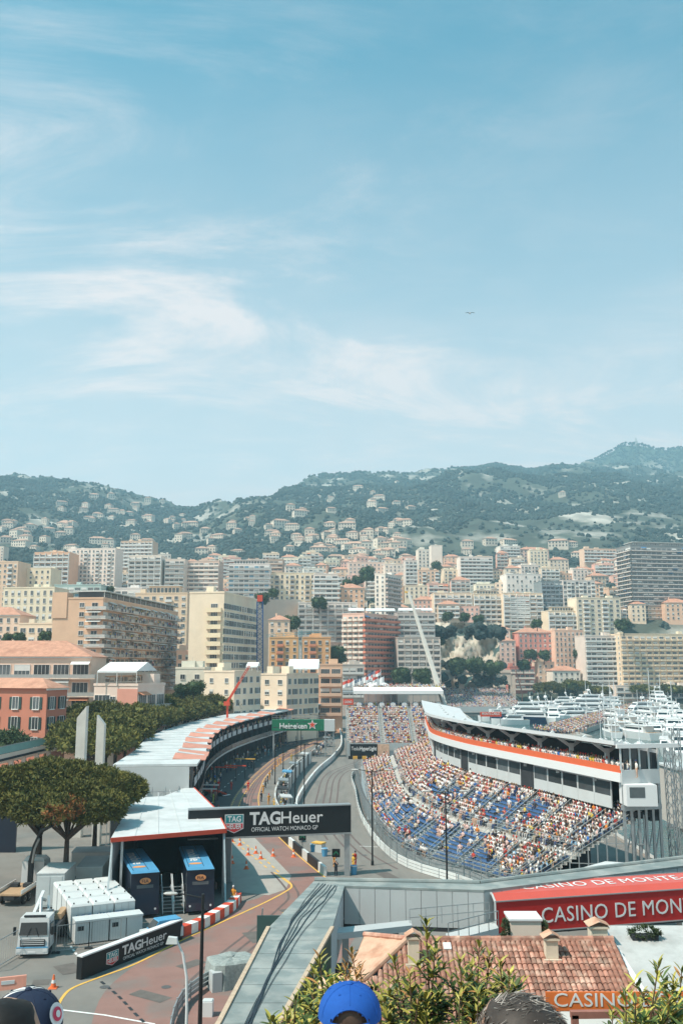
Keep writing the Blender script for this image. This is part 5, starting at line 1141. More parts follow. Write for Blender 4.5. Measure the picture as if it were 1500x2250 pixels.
for k in range(6):
    p = e0.lerp(e1,.04+.19*k); MB().bar((p.x,p.y,-1.5),(p.x,p.y,11.2),.24).build('pile', M_STEEL, cl, True)
    if k < 5:
        p2 = e0.lerp(e1,.04+.19*(k+1)); MB().bar((p.x,p.y,.3+(k%2)*3.4),(p2.x,p2.y,3.7-(k%2)*3.4),.1).build('pile_brace', M_STEEL, cl, True); MB().bar((p.x,p.y,3.9),(p2.x,p2.y,3.9),.1).build('pile_brace', M_STEEL, cl, True); MB().bar((p.x,p.y,4.2),(p2.x,p2.y,7.4),.1).build('pile_brace', M_STEEL, cl, True)
MB().bar((e0.x,e0.y,9.0),(e1.x,e1.y,9.0),.6,.5).build('end_girder', M_STEEL, cl, True)
# gallery spectators
for a in resample(o_(.35), .5):
    if srd.random() < .86: far_p.append((a.x,a.y,11.85,math.atan2((at_t(fr,.5)-at_t(tops,.5)).y,(at_t(fr,.5)-at_t(tops,.5)).x)+math.pi/2+srd.uniform(-.4,.4),'stand'))
    if srd.random() < .35: b2 = a+(cbr[5]-cb[5]).normalized()*.9; far_p.append((b2.x,b2.y,11.85,srd.uniform(0,6),'stand'))
# ---- far stand facing the camera
def far_stand(name, label, xa, xb, y0, y1, z0, z1, rows, aisles, fill=.93, facing=0.0):
    T = thing(name, label, 'grandstand', ((xa+xb)/2, y0, 0)); b = MB()
    for k in range(rows):
        ya, yb = y0+(y1-y0)*k/rows, y0+(y1-y0)*(k+1)/rows; z = z0+(z1-z0)*k/rows; zn = z0+(z1-z0)*(k+1)/rows
        b.quad((xa,ya,z),(xb,ya,z),(xb,yb,z),(xa,yb,z)); b.quad((xa,yb,z),(xb,yb,z),(xb,yb,zn),(xa,yb,zn))
        edges = [xa]+aisles+[xb]
        for p, q_ in zip(edges, edges[1:]):
            p += .6; q_ -= .6; m = MB().box(p,q_,ya+.35,ya+.75,z+.34,z+.42); m.build('bench', M_SEAT, T, True)
            x = p+.25
            while x < q_:
                if srd.random() < fill: far_p.append((x+srd.uniform(-.06,.06), ya+.55, z, facing+srd.uniform(-.5,.5), 'sit'))
                x += .52
    b.build('deck', M_DECK, T, True); MB().box(xa,xb,y0-.05,y0-.01,0,z0+1).build('front_panel', M_RAILG, T, True)
    for x in (xa-.2, xb+.2):
        for k in range(0, rows+1, 4):
            y = y0+(y1-y0)*k/rows; MB().bar((x,y,0),(x,y,z0+(z1-z0)*k/rows+1.2),.12).build('scaffold_pole', M_STEEL, T, True)
        MB().bar((x,y0,z0+1.1),(x,y1,z1+1.1),.09).build('railing', M_RAILG, T, True)
    for a in aisles: rail_line(T, [(a-.5,y0,z0),(a-.5,y1,z1)], 1.0, 2, 2.0); rail_line(T, [(a+.5,y0,z0),(a+.5,y1,z1)], 1.0, 2, 2.0)
    return T
xs_ = lambda px, D: XR(px, 1560)*D
far_stand('far_grandstand', 'packed grandstand facing the camera below the long white roof', xs_(762,245), xs_(965,245), 237, 257, 2.6, 11.4, 20, [xs_(838,245), xs_(905,245)])
far_stand('harbour_grandstand', 'distant packed stand with blue seats at the harbour corner', xs_(972,480), xs_(1150,480), 476, 530, 1.5, 10.5, 24, [xs_(1010,500), xs_(1060,500), xs_(1105,500)], .8)
# hospitality deck with long white roof and round emblems behind the far stand
hd = thing('hospitality_deck', 'steel hospitality deck with long white roof and round white emblems', 'grandstand', (xs_(775,258),258,0)); xa, xb = xs_(776,260), xs_(972,260)
MB().box(xa,xb,258,266,11.0,11.3).build('floor', M_STEEL, hd, True); MB().hexa([(xa,257,15.2),(xb,257,15.2),(xb,266,15.9),(xa,266,15.9)],[(xa,257,16.1),(xb,257,16.1),(xb,266,16.9),(xa,266,16.9)]).build('roof', TENT, hd, True)
for k in range(13): x = xa+(xb-xa)*k/12; MB().bar((x,258.1,0),(x,258.1,15.3),.14).build('post', M_STEEL, hd, True)
for k in range(8): x = xa+1.6+(xb-xa-3)*k/7; MB().lathe([(0,-.06),(.72,-.06),(.72,.06),(0,.06)],16,(x,257.9,12.3),'y').build('emblem', M_LET, hd, True)
for z in (11.9,): MB().box(xa,xb,257.95,258.0,11.3,z).build('parapet', M_STEEL, hd, True)
MB().box(xs_(755,258)-.2,xs_(776,258),256.4,257,12.3,13.9).build('red_sign', M_REDTR, hd, True)
place_text(hd, 'sign_lettering', text_mesh('CASINO', M_LET, 1.0, .005, 2.1, .01), Vector((xs_(757,258)-.1,256.38,12.75))-Vector(hd.location), (1,0,0), (0,0,1), .02)
MB().box(xa-3,xb,266,278,15.0,15.6).build('upper_deck', M_STEEL, hd, True)
for x in np.arange(xa, xb, .6):
    for yy in (259,260.2,261.5): 
        if srd.random() < .75: far_p.append((x,yy,11.3,srd.uniform(-.5,.5),'stand'))
    for yy in (267,268.4,270,272):
        if srd.random() < .8: far_p.append((x+srd.uniform(-.2,.2)+ (2 if yy > 268 else 0),yy,15.6+(yy-267)*.12,srd.uniform(-.5,.5),'stand'))
sh = MB(); v = []; 
cxm, cym = P(828,1505,272).x, 272
sh.lathe([(.05,1.9),(2.2,1.6),(3.6,.9),(4.3,0)], 14, (cxm,cym,P(828,1512,272).z), 'z', 1.0, .8); tag(sh.build('shell_canopy', TENT, smooth=True), 'white shell shaped canopy above the hospitality deck', 'canopy')
for k in range(6): t = k*1.05; MB().bar((cxm+3*math.cos(t),cym+2.4*math.sin(t),15.5),(cxm+3*math.cos(t),cym+2.4*math.sin(t),P(828,1508,272).z),.1)
# flags
M_FLR = mat('flag_red',(.62,.1,.07),.8,.05); M_FLN = mat('flag_navy',(.12,.16,.24),.8,.05)
for i, (px, yt, kind) in enumerate([(768,1492,0),(776,1490,0),(784,1492,2),(795,1488,1),(804,1486,2),(818,1482,0),(823,1474,1),(830,1484,0),(836,1470,0),(843,1486,2)]):
    p = P(px, yt, 268); f = thing('flag', '%s flag on a white pole, %s from the left above the far stand' % (['red and white','navy','white'][kind], ['first','second','third','fourth','fifth','sixth','seventh','eighth','ninth','tenth'][i]), 'flag', (p.x,268,15.6), 0, 'flags above the hospitality deck'); h = p.z-15.6
    MB().tube([(0,0,0),(0,0,h)], .06, 6).build('pole', M_LET, f)
    for s_, m_ in ((0, M_FLR if kind == 0 else (M_FLN if kind == 1 else M_LET)), (1, M_LET)):
        b = MB(); n = 6; A = []; B = []
        for j in range(n+1): x = -.06-2.0*j/n; w = .22*math.sin(j*1.3+i); z = h-.1-.9*j/n; A.append((x,w,z-.85*s_)); B.append((x,w,z-.85*(s_+1)))
        b.strip([Vector(a) for a in A],[Vector(c) for c in B]); b.build('cloth', m_, f)
# ---- wall boards at the chicane
tb_ = thing('chicane_board', 'black headphone style sponsor board at the chicane wall', 'barrier', (P(769,1665,236).x,236,0)); pa, pb2 = P(770,1664,236), P(856,1664,236); L_ = pb2.x-pa.x
MB().box(0,L_*.7,0,.4,.5,3.4).build('board', M_BLACK, tb_); MB().box(L_*.7+.003,L_,0,.4,.5,3.4).build('face_panel', mat('poster_skin_tone',(.55,.36,.26),.7,.3,1.5), tb_)
place_text(tb_, 'lettering', text_mesh('Tesla', M_LET, 1.3, .005, L_*.2, .0), (.3,0,1.9), (1,0,0), (0,0,1), .02); place_text(tb_, 'lettering', text_mesh('HyperLight', M_LET, 1.3, .005, L_*.43, .03), (.35+L_*.21,0,1.9), (1,0,0), (0,0,1), .02)
g2b = thing('green_board', 'green sponsor board with a pale star beside the chicane board', 'barrier', (P(858,1664,237).x,237,0)); MB().box(0,2.7,0,.4,.5,3.4).build('board', M_GRN, g2b); star(Vector((1.3,0,2.3)), .75, M_LET, -.02).build('star', M_LET, g2b); MB().box(2.72,8,0,.4,.4,3.0).build('grey_panel', M_PANEL, g2b)
ts = thing('chevron_kerb', 'yellow and black tyre barrier below the chicane board', 'barrier', (P(765,1672,233).x,233,0))
for k in range(9): MB().box(k*1.15,k*1.15+1.1,0,.5,0.02,.75).build('block', mat('kerb_amber',(.6,.33,.06),.7,.1) if k % 2 else M_BLACK, ts)
# ---- place the people
near_p.sort(key=lambda q: q[4]); NN = 300; prd = random.Random(9)
for i, q_ in enumerate(near_p[:NN]):
    ti, me = NEARV[prd.randrange(len(NEARV))] if prd.random() < .6 else NEARV[prd.randrange(0,12)]
    px, py = to_px(q_[:3]); where = 'row %d, %s' % (q_[5]+1, 'end stairs block' if px > 1290 else ('right blocks' if px > 1180 else ('middle blocks' if px > 1080 else 'fence side blocks')))
    solo('spectator', me, 'seated spectator in %s top, %s of blue stand' % (TOPS[ti][0], where), 'person', (q_[0],q_[1],q_[2]-.02), q_[3], 'spectators seated at the near end of the blue stand', None)
rest = [(q_[0],q_[1],q_[2]-.02,q_[3],'sit' if prd.random() < .94 else 'stand') for q_ in near_p[NN:]] + far_p
# ================================================================== the harbour
M_GEL = mat('yacht_gelcoat', (.76,.77,.77), .3, .04, 1, rand=.06, spec=.5); M_TEAK = mat('teak_deck', (.42,.28,.17), .7, .15, 2); M_YGL = mat('yacht_tinted_glass', (.02,.03,.035), .12, .1, 1, spec=.6); M_HULLB = mat('hull_navy', (.02,.04,.09), .3, .05, 1)
def yacht(L_, B_, decks, hull=None):
    T = []; s = []; n = 12; hz_ = L_*.075+.8
    def sec(t): 
        w = B_/2*min(1, 1.02*(1-max(0,(t-.45)/.55)**2.1)); return w
    def hullm():
        b = MB(); A=[];
        for i in range(n+1):
            t = i/n; x = -L_/2+L_*t; w = max(sec(t),.03); z = hz_*(1+.35*t*t); xf = x + (0 if t < .8 else (t-.8)*L_*.10)
            A.append([(x,-w*.72,-.3),(xf,-w,z),(xf,w,z),(x,w*.72,-.3)])
        vv = [p for a in A for p in a]; b.add(vv, [(i*4+j, i*4+(j+1)%4, i*4+4+(j+1)%4, i*4+4+j) for i in range(n) for j in range(4)] + [(0,3,2,1)]); return b
    T.append(('hull', hullm().mesh('hull', hull or M_GEL)))
    x0, x1, w, z = -L_*.34, L_*.2, B_*.42, hz_*1.02
    for k in range(decks):
        h = 2.0; b = MB(); b.hexa([(x0,-w,z),(x1,-w,z),(x1,w,z),(x0,w,z)],[(x0+.4,-w*.94,z+h),(x1-h*1.1,-w*.9,z+h),(x1-h*1.1,w*.9,z+h),(x0+.4,w*.94,z+h)]); T.append(('deckhouse', b.mesh('deckhouse', M_GEL)))
        b = MB(); 
        for sy in (-1,1): b.hexa([(x0+1,sy*w*.985,z+.85),(x1-1.3,sy*w*.975,z+.85),(x1-1.3,sy*w*1.0,z+.85),(x0+1,sy*w*1.01,z+.85)],[(x0+1,sy*w*.965,z+1.5),(x1-1.9,sy*w*.95,z+1.5),(x1-1.9,sy*w*.975,z+1.5),(x0+1,sy*w*.985,z+1.5)])
        b.hexa([(x1-.95,-w*.8,z+.9),(x1-.8,-w*.8,z+.9),(x1-.8,w*.8,z+.9),(x1-.95,w*.8,z+.9)],[(x1-1.75,-w*.78,z+1.6),(x1-1.6,-w*.78,z+1.6),(x1-1.6,w*.78,z+1.6),(x1-1.75,w*.78,z+1.6)]); T.append(('windows', b.mesh('windows', M_YGL)))
        b = MB().box(x0-L_*.06,x1-h*1.0,-w*1.02,w*1.02,z+h+.003,z+h+.18); T.append(('deck', b.mesh('deck', M_GEL))); z += h+.18; x0 += L_*.05; x1 -= L_*.09; w *= .86
    b = MB(); b.bar((x0+2,-w*.8,z),(x0+2.8,-w*.6,z+1.6),.25).bar((x0+2,w*.8,z),(x0+2.8,w*.6,z+1.6),.25).box(x0+2.3,x0+3.3,-w*.75,w*.75,z+1.6,z+1.8).tube([(x0+2.8,0,z+1.8),(x0+2.8,0,z+4.5)],.09,6); b.lathe([(0,0),(.45,.15),(.5,.45),(.3,.75),(0,.85)],10,(x0+2.8,-w*.5,z+1.8)); b.lathe([(0,0),(.45,.15),(.5,.45),(.3,.75),(0,.85)],10,(x0+2.8,w*.5,z+1.8)); T.append(('radar_mast', b.mesh('radar_mast', M_GEL)))
    b = MB().box(-L_*.47,-L_*.30,-B_*.36,B_*.36,hz_*.9,hz_*1.0+.06); T.append(('aft_deck', b.mesh('aft_deck', M_TEAK))); return T
YK = [yacht(22,5.6,1), yacht(30,7,2), yacht(42,8.5,3), yacht(26,6,2), yacht(16,4.6,1), yacht(28,6.5,2,M_HULLB)]
YS = [('small','one'),('long','two'),('very large','three'),('mid sized','two'),('small','one'),('navy hulled','two')]
ylist = [(1080,1572,0,10),(1105,1578,4,-5),(1130,1566,1,170),(1160,1560,2,178),(1180,1574,1,185),(1200,1556,2,175),(1225,1566,2,184),(1255,1572,1,180),(1275,1563,3,190),(1215,1592,3,262),(1150,1590,5,170),(1250,1585,0,200),(1290,1555,1,175),(1310,1568,3,180),(1330,1580,0,170),(1120,1592,4,185),(1345,1595,3,100),(1380,1598,0,95),(1400,1575,3,200),(1420,1590,1,100),(1450,1560,2,262),(1475,1575,1,265),(1490,1600,3,255),(1460,1605,1,250),(1498,1555,2,260),(1440,1620,0,250),(1482,1630,1,255),(1360,1610,4,90),(1170,1552,1,182),(1240,1550,0,178),(1320,1548,3,170),(1100,1556,0,185),(1410,1608,4,100),(1395,1622,0,110),(1340,1618,4,90),(1500,1680,1,255),(1470,1660,0,250),(1140,1548,3,175),(1195,1545,0,186),(1265,1545,1,174),(1075,1560,3,180),(1115,1568,0,182),(1145,1577,1,176),(1175,1586,0,188),(1190,1566,1,180),(1240,1576,3,182),(1280,1576,4,176),(1300,1586,0,170),(1090,1585,4,180),(1060,1566,0,176),(1205,1578,0,180),(1225,1556,1,182)]
yr = random.Random(31)
for yy in (1550,1553,1557,1562,1567,1573):
    xx = 1130 + yr.uniform(0,12)
    while xx < 1330: ylist.append((xx, yy+yr.uniform(-1,1), yr.choice([0,1,3,1,4,3,2]), yr.choice([178,182,186,174,92,95]))); xx += yr.uniform(20,38)
for i, (px,py,k,rz) in enumerate(ylist):
    p = G(px,py,-1.5)
    if p.x < pl(p.y, [(b,a) for a,b in shore]) + 9: continue
    y = thing('yacht', '%s white motor yacht with %s deck levels, %s' % (YS[k][0], YS[k][1], ['moored stern to the far quay','moored in the middle of the basin','moored near the crowded pontoon','berthed at the right edge'][0 if py < 1562 else (3 if px > 1440 else (2 if px > 1290 else 1))]) if k != 5 else 'navy hulled motor yacht among the white yachts', 'yacht', (p.x,p.y,-1.6), R(rz), 'motor yachts in the harbour')
    for nm, me in YK[k]: piece(y, nm, me)
# sailing boats with tall masts
SM = []
b = MB(); A=[]
for i in range(9):
    t = i/8; w = max(.03, 1.7*math.sin(math.pi*min(1,.25+.75*t))**.8*(1 if t < .5 else 1-(t-.5)*1.4)); A.append([(-6+12*t,-w*.6,-.2),(-6+12*t,-w,1.1),(-6+12*t,w,1.1),(-6+12*t,w*.6,-.2)])
b.add([p for a in A for p in a], [(i*4+j,i*4+(j+1)%4,i*4+4+(j+1)%4,i*4+4+j) for i in range(8) for j in range(4)]+[(0,3,2,1)]); SH = b.mesh('hull', M_GEL)
SMast = MB().tube([(0.6,0,1),(0.6,0,19)],[.12,.08],6).mesh('mast', M_LET); SBoom = MB().tube([(.6,0,2.3),(-4,0,2.4)],.14,6).bar((.6,-1.1,10),(.6,1.1,10),.07).mesh('boom', M_LET); SStay = MB().bar((.6,0,18.8),(5.6,0,1.2),.03).bar((.6,0,18.8),(-5.6,0,1.2),.03).mesh('rigging', M_STEEL); SCab = MB().hexa([(-2,-1,1.1),(2.4,-.8,1.1),(2.4,.8,1.1),(-2,1,1.1)],[(-2,-.8,1.7),(1.8,-.6,1.6),(1.8,.6,1.6),(-2,.8,1.7)]).mesh('cabin', M_GEL)
for i, (px,py,rz,s) in enumerate([(1098,1560,80,.9),(1290,1600,85,1.0),(1330,1640,80,1.0),(1345,1642,78,1.05),(1355,1645,84,1.1),(1432,1605,90,1.25),(1455,1600,85,1.1),(1405,1640,70,.9),(1375,1640,80,.8),(1480,1610,80,1.0),(1320,1632,75,.8),(1215,1545,80,1.0)]):
    p = G(px,py,-1.6); y = thing('sailing_boat', 'moored sailing boat with bare tall mast, %s of the pontoon crowd' % ('right' if px > 1400 else ('in front' if px > 1280 else 'behind and left')), 'sailboat', (p.x,p.y,-1.6), R(rz), 'sailing boats in the harbour'); y.scale = (s,s,s)
    for nm, me in (('hull',SH),('mast',SMast),('boom',SBoom),('rigging',SStay),('cabin',SCab)): piece(y, nm, me)
# pontoon with its line of people
a, c = G(1225,1612,.2), G(1436,1548,.2); pn = thing('pontoon', 'floating pontoon crowded with standing people', 'pontoon', (a.x,a.y,0)); d = (c-a).normalized(); s_ = Vector((-d.y,d.x,0))
MB().hexa([a-s_*4+Vector((0,0,-1.7)),c-s_*4+Vector((0,0,-1.7)),c+s_*4+Vector((0,0,-1.7)),a+s_*4+Vector((0,0,-1.7))],[a-s_*4,c-s_*4,c+s_*4,a+s_*4]).build('deck', M_KERB, pn, True)
n = int((c-a).length/.8)
for i in range(n):
    for k in range(7):
        if srd.random() < .8: p = a+d*(i*.8+srd.uniform(-.2,.2)) + s_*(-3.6+k*1.1); rest.append((p.x,p.y,.2+k*.28,srd.uniform(-1.5,1.5),'stand'))
a2 = G(1225,1610,.2); MB().hexa([(a2.x-9,a2.y-14,-1.7),(a2.x+8,a2.y-14,-1.7),(a2.x+8,a2.y+6,-1.7),(a2.x-9,a2.y+6,-1.7)],[(a2.x-9,a2.y-14,.2),(a2.x+8,a2.y-14,.2),(a2.x+8,a2.y+6,.2),(a2.x-9,a2.y+6,.2)]).build('wide_deck', M_KERB, pn, True)
for _ in range(170): rest.append((a2.x+srd.uniform(-8.5,7.5),a2.y+srd.uniform(-13.5,5.5),.2+srd.uniform(0,1.2),srd.uniform(-1.5,1.5),'stand'))
# quay restaurant, far quay wall people
qr = thing('quay_restaurant', 'quay restaurant with white balustrade and red awning', 'restaurant', (P(1290,1545,564).x,564,0)); x0, x1 = 0, P(1385,1545,564).x-P(1290,1545,564).x
MB().box(x0,x1,0,6,0,3.2).build('terrace', wallmat((.62,.56,.47)), qr); MB().hexa([(x0+4,-3,2.5),(x1,-3,2.5),(x1,-.02,3.3),(x0+4,-.02,3.3)],[(x0+4,-3,2.7),(x1,-3,2.7),(x1,-.02,3.5),(x0+4,-.02,3.5)]).build('awning', M_ORANGE, qr)
bp = MB().box(-.1,.1,-.1,.1,0,1.0).mesh('baluster', FRAME)
for k in range(40): piece(qr, 'baluster', bp, (x0+.3+(x1-.6)*k/39, .2, 3.21))
MB().box(x0,x1,.05,.35,4.22,4.4).build('handrail', FRAME, qr)
for _ in range(120): p = P(srd.uniform(1180,1480),1545,srd.uniform(556,561)); rest.append((p.x,p.y,.02,srd.uniform(-2,2),'stand'))
# mobile crane boom, small cranes, tower crane
def lattice(b, a, c, w, n, t=.1, solid=False):
    a, c = Vector(a), Vector(c); d = (c-a).normalized(); u = Vector((0,1,0)) if abs(d.y) < .9 else Vector((1,0,0)); s = d.cross(u).normalized(); u = s.cross(d); k4 = [s*w/2+u*w/2, s*w/2-u*w/2, -s*w/2-u*w/2, -s*w/2+u*w/2]
    for k in k4: b.bar(a+k, c+k, t)
    for i in range(n):
        p, q_ = a.lerp(c,i/n), a.lerp(c,(i+1)/n)
        for j in range(4): b.bar(p+k4[j], q_+k4[(j+1)%4], t*.7)
mc = thing('mobile_crane', 'tall white telescopic crane boom rising behind the stand', 'crane', (P(978,1560,268).x,268,0)); p0, p1 = P(980,1562,268), P(897,1302,290)
pts = [p0.lerp(p1,t) for t in (0,.3,.58,.8,1)]; ws = (1.15,.98,.8,.62)
for i in range(4): MB().bar(pts[i]-(pts[1]-pts[0]).normalized()*(.8 if i else 0), pts[i+1], ws[i], ws[i]).build('boom_section', mat('crane_white',(.55,.52,.47),.5,.1,1), mc, True)
MB().bar(pts[4],pts[4]+Vector((-1.2,0,.2)),.5).build('boom_head', M_YEL, mc, True); MB().bar(p0-Vector((0,0,3)), p0, 2.0).build('turntable', M_STEEL, mc, True); MB().box(p0.x-4,p0.x+4,266,270,0,2.6).build('carrier', M_YEL, mc, True)
for nm, lab, a, c, D, m_ in (('red_crane','red crane jib rising behind the pines',(500,1542),(548,1463),240,M_REDTR),('far_red_crane','thin red crane leaning at the viaduct',(1146,1520),(1126,1450),545,mat('crane_faded_red',(.5,.2,.15),.6,.1))):
    T = thing(nm, lab, 'crane', (P(a[0],a[1],D).x,D,0)); b = MB(); p0, p1 = P(a[0],a[1],D), P(c[0],c[1],D); MB().bar(p0,p0.lerp(p1,.55),.6,.6).build('jib_base', m_, T, True); lattice(b,p0.lerp(p1,.5),p1,.45,9,.1); b.build('jib', m_, T, True); MB().bar((p0.x,p0.y,0),p0,.5).build('mast', m_, T, True); MB().box(p0.x-.9,p0.x+.6,D-.8,D+.8,p0.z-1.0,p0.z).build('cab', m_, T, True)
M_TCB = mat('tower_crane_blue',(.04,.10,.26),.5,.1); T = thing('tower_crane', 'dark blue tower crane mast beside the cream tower', 'crane', (P(571,1465,322).x,322,0)); b = MB(); lattice(b,P(571,1500,322),P(571,1322,322),2.0,16,.22); b.build('mast', M_TCB, T, True); MB().box(P(571,1322,322).x-.9,P(571,1322,322).x+.9,321,323,P(571,1322,322).z,P(571,1308,322).z).build('cab', M_REDTR, T, True)
T = thing('teal_crane', 'slim teal crane in front of the ochre houses', 'crane', (P(660,1470,395).x,395,0)); b = MB(); lattice(b,P(660,1490,395),P(660,1385,395),1.2,12,.16); b.build('mast', mat('crane_teal',(.16,.34,.38),.5,.1), T, True); b = MB(); lattice(b,P(585,1398,395),P(700,1388,395),.9,14,.12); b.build('jib', MATS['crane_teal'], T, True)
# red banner on the quay behind the clubhouse roof
rb = thing('red_banner', 'long red banner with pale lettering behind the clubhouse roof', 'banner', (P(1055,1570,240).x,240,0)); pa, pb2 = P(1054,1572,240), P(1100,1572,240); MB().box(0,pb2.x-pa.x,0,.3,P(1054,1575,240).z,P(1054,1565,240).z).build('banner', M_REDTR, rb); place_text(rb,'lettering',text_mesh('MONTE-CARLO',M_LET,.9,.005,4.6,.01),(.4,-.02,P(1054,1574,240).z+.3),(1,0,0),(0,0,1),.02)
for k in range(3): MB().bar((.3+k*2.4,.2,0),(.3+k*2.4,.2,P(1054,1575,240).z),.15).build('post', M_STEEL, rb)
# ================================================================== orange villa, paddock, barriers, lamps, pit crews
M_VIL = (.44,.20,.145); SH_ = dict(bw=3.0, ww=1.2, wh=2.1, wk=['shut'], top=1.0)
building('orange villa with dark green shutters and tiled hip roof', -160,104,148,1513,165,74,M_VIL,4,3.5,'w','w','hip',dl=34,base=3.0,name='villa',cat='villa',opt=SH_,optl=dict(bw=4.2,ww=1.2,wh=2.1,wk=['shut'],top=1.0))
tr = thing('raised_terrace', 'raised concrete terrace with glass balustrade before the orange villa', 'terrace', (P(20,1680,140).x,140,0))
a, c = P(-60,1672,138), P(106,1636,150); n = Vector((.2,1,0)).normalized()*9
MB().hexa([a+Vector((0,0,-1.2)),c+Vector((0,0,-1.0)),c+n+Vector((0,0,-1.0)),a+n+Vector((0,0,-1.2))],[a,c,c+n,a+n]).build('slab', wallmat((.62,.6,.56)), tr, True)
MB().hexa([a+Vector((0,.1,.05)),c+Vector((0,.1,.05)),c+Vector((0,.16,.05)),a+Vector((0,.16,.05))],[a+Vector((0,.1,1.1)),c+Vector((0,.1,1.1)),c+Vector((0,.16,1.1)),a+Vector((0,.16,1.1))]).build('balustrade_glass', mat('balustrade_glass',(.25,.42,.40),.2,.1,1), tr, True)
MB().bar(a+Vector((0,.13,1.15)),c+Vector((0,.13,1.15)),.09).build('handrail', M_STEEL, tr, True)
for t in (.45,.62,.8,.97): p = a.lerp(c,t); MB().bar((p.x,p.y+1.5,0),(p.x,p.y+1.5,p.z-1.05),.6).build('column', wallmat((.6,.58,.55)), tr, True)
MB().hexa([a+Vector((0,-.12,-1.15)),c+Vector((0,-.12,-.9)),c+Vector((0,-.02,-.9)),a+Vector((0,-.02,-1.15))],[a+Vector((0,-.12,-.75)),c+Vector((0,-.12,-.55)),c+Vector((0,-.02,-.55)),a+Vector((0,-.02,-.75))]).build('dark_gutter', M_DK, tr, True)
nb_ = thing('navy_hoarding', 'dark navy hoarding at the left edge behind the pines', 'hoarding', (P(0,1750,118).x,118,0)); q0, q1 = P(-80,1750,118), P(40,1750,118); MB().box(q0.x-nb_.location.x,q1.x-nb_.location.x,0,.3,0,P(0,1692,118).z).build('panel', M_NAVY, nb_); MB().box(q0.x-nb_.location.x,q1.x-nb_.location.x,-.1,.4,P(0,1692,118).z+.003,P(0,1688,118).z).build('top_edge', M_STEEL, nb_)
for k, (px0,px1,yt,D) in enumerate(((170,190,1552,128),(213,230,1572,122))):
    a = P(px0,yt,D); c = P(px1,yt,D); w = c.x-a.x; z = a.z; b = MB(); b.hexa([(0,0,0),(w,0,0),(w,w,0),(0,w,0)],[(0,0,z-1.6),(w,0,z),(w,w,z),(0,w,z-1.6)] if k == 0 else [(0,0,z),(w,0,z-1.2),(w,w,z-1.2),(0,w,z)])
    o = b.build('concrete_pylon', mat('pylon_concrete',(.6,.57,.52),.8,.1,.8)); o.location = (a.x,D,0); tag(o, ['taller left','shorter right'][k]+' concrete pylon with slanted top behind the pine', 'pylon', 'concrete pylons')
# statue silhouettes beside the pink block
st = thing('bronze_statue', 'dark bronze statue of two figures on the pink wall', 'statue', P(283,1592,198)); f = FIG[('stand',2)]
for k, x in enumerate((-.45,.45)): o = bpy.data.objects.new('figure', np_mesh('figure', f[0]*1.35, f[1], M_DK)); COL.objects.link(o); o.parent = st; o.location = (x,-.2,.1)
MB().box(-1.1,1.1,-.6,.6,-.5,.08).build('plinth', M_KERB, st)
# ---------------- generator containers
M_CONT = mat('container_white', (.58,.60,.60), .55, .06, 1.2, rand=.04); M_CBLUE = mat('lettering_blue',(.05,.16,.4),.6,0); co_o = Vector((-22.9,81.6,0)); cd = Vector((4.2,2.0,0)).normalized(); cn = Vector((-cd.y,cd.x,0)); crz = math.atan2(cd.y,cd.x)
cb_ = MB(); cb_.box(.03,1.77,.03,2.3,.15,2.55); body_me = cb_.mesh('body', M_CONT); lid_me = MB().hexa([(.0,0,2.56),(1.8,0,2.56),(1.8,2.33,2.56),(0,2.33,2.56)],[(.12,.12,2.72),(1.68,.12,2.72),(1.68,2.2,2.72),(.12,2.2,2.72)]).mesh('lid', M_CONT); vent_me = MB().box(.4,1.4,-.0,.04,.5,.85).mesh('vent', M_DK); skid_me = MB().box(.05,1.75,.06,2.28,.0,.14).mesh('skid', M_DK); lug_me = MB().box(-.05,.05,-.05,.05,0,.12).mesh('lifting_lug', M_DK)
seam_me = MB().box(-.008,.008,.0,.028,.2,2.5).mesh('panel_seam', M_STEEL)
for r_ in range(4):
    for k in range(3):
        p = co_o + cd*(k*1.84) + cn*(r_*2.45) + Vector((-.02*r_,0,0)); T = thing('generator_container', 'white generator container, %s row, %s' % (['front','second','third','rear'][r_], ['left end','middle','right end'][k]), 'container', p, crz, 'white generator containers in the paddock')
        for nm, me in (('body',body_me),('lid',lid_me),('vent',vent_me),('skid',skid_me)): piece(T, nm, me)
        for x in (.3,1.5): piece(T, 'lifting_lug', lug_me, (x,.35,2.72))
        if r_ == 0:
            for x in (.62,1.2): piece(T, 'panel_seam', seam_me, (x,0,0))
        if r_ == 0:
            seg = ['LOC','AWA','TT'][k]; place_text(T, 'lettering', text_mesh(seg, M_CBLUE, .62, .004, [1.35,1.5,.8][k], .01, .12), ([.42,.16,.02][k],.03,1.45), (1,0,0), (0,0,1), .012)
for k in range(2):
    p = co_o + cd*(k*2.85) - cn*1.9 + cd*.1; T = thing('low_container', '%s low white cabinet in front of the generators' % ['left','right'][k], 'container', p, crz, 'low white cabinets'); MB().box(.02,2.75,.02,1.5,.1,1.75).build('body', M_CONT, T); MB().box(-.02,2.8,-.04,1.55,1.753,1.9).build('lid', M_CONT, T); MB().box(.2,.7,-.0,.03,1.1,1.45).build('control_panel', M_DK, T); MB().box(1.36,1.4,-.01,.03,.2,1.7).build('door_gap', M_DK, T)
def box_unit(name, label, px, py, w, l, h, rz, m_=None, cat='container'):
    g = G(px,py); T = thing(name, label, cat, g, R(rz)); MB().box(0,w,0,l,.15,h).build('body', m_ or M_CONT, T); MB().box(.05,w-.05,.05,l-.05,.0,.149).build('skid', M_DK, T); MB().box(-.03,w+.03,-.03,l+.03,h+.003,h+.1).build('lid', M_ROOFW, T)
    MB().box(w*.08,w*.48,-.03,.0,.3,h-.2).build('door', m_ or M_CONT, T); MB().box(w*.52,w*.92,-.03,.0,.3,h-.2).build('door', m_ or M_CONT, T); return T
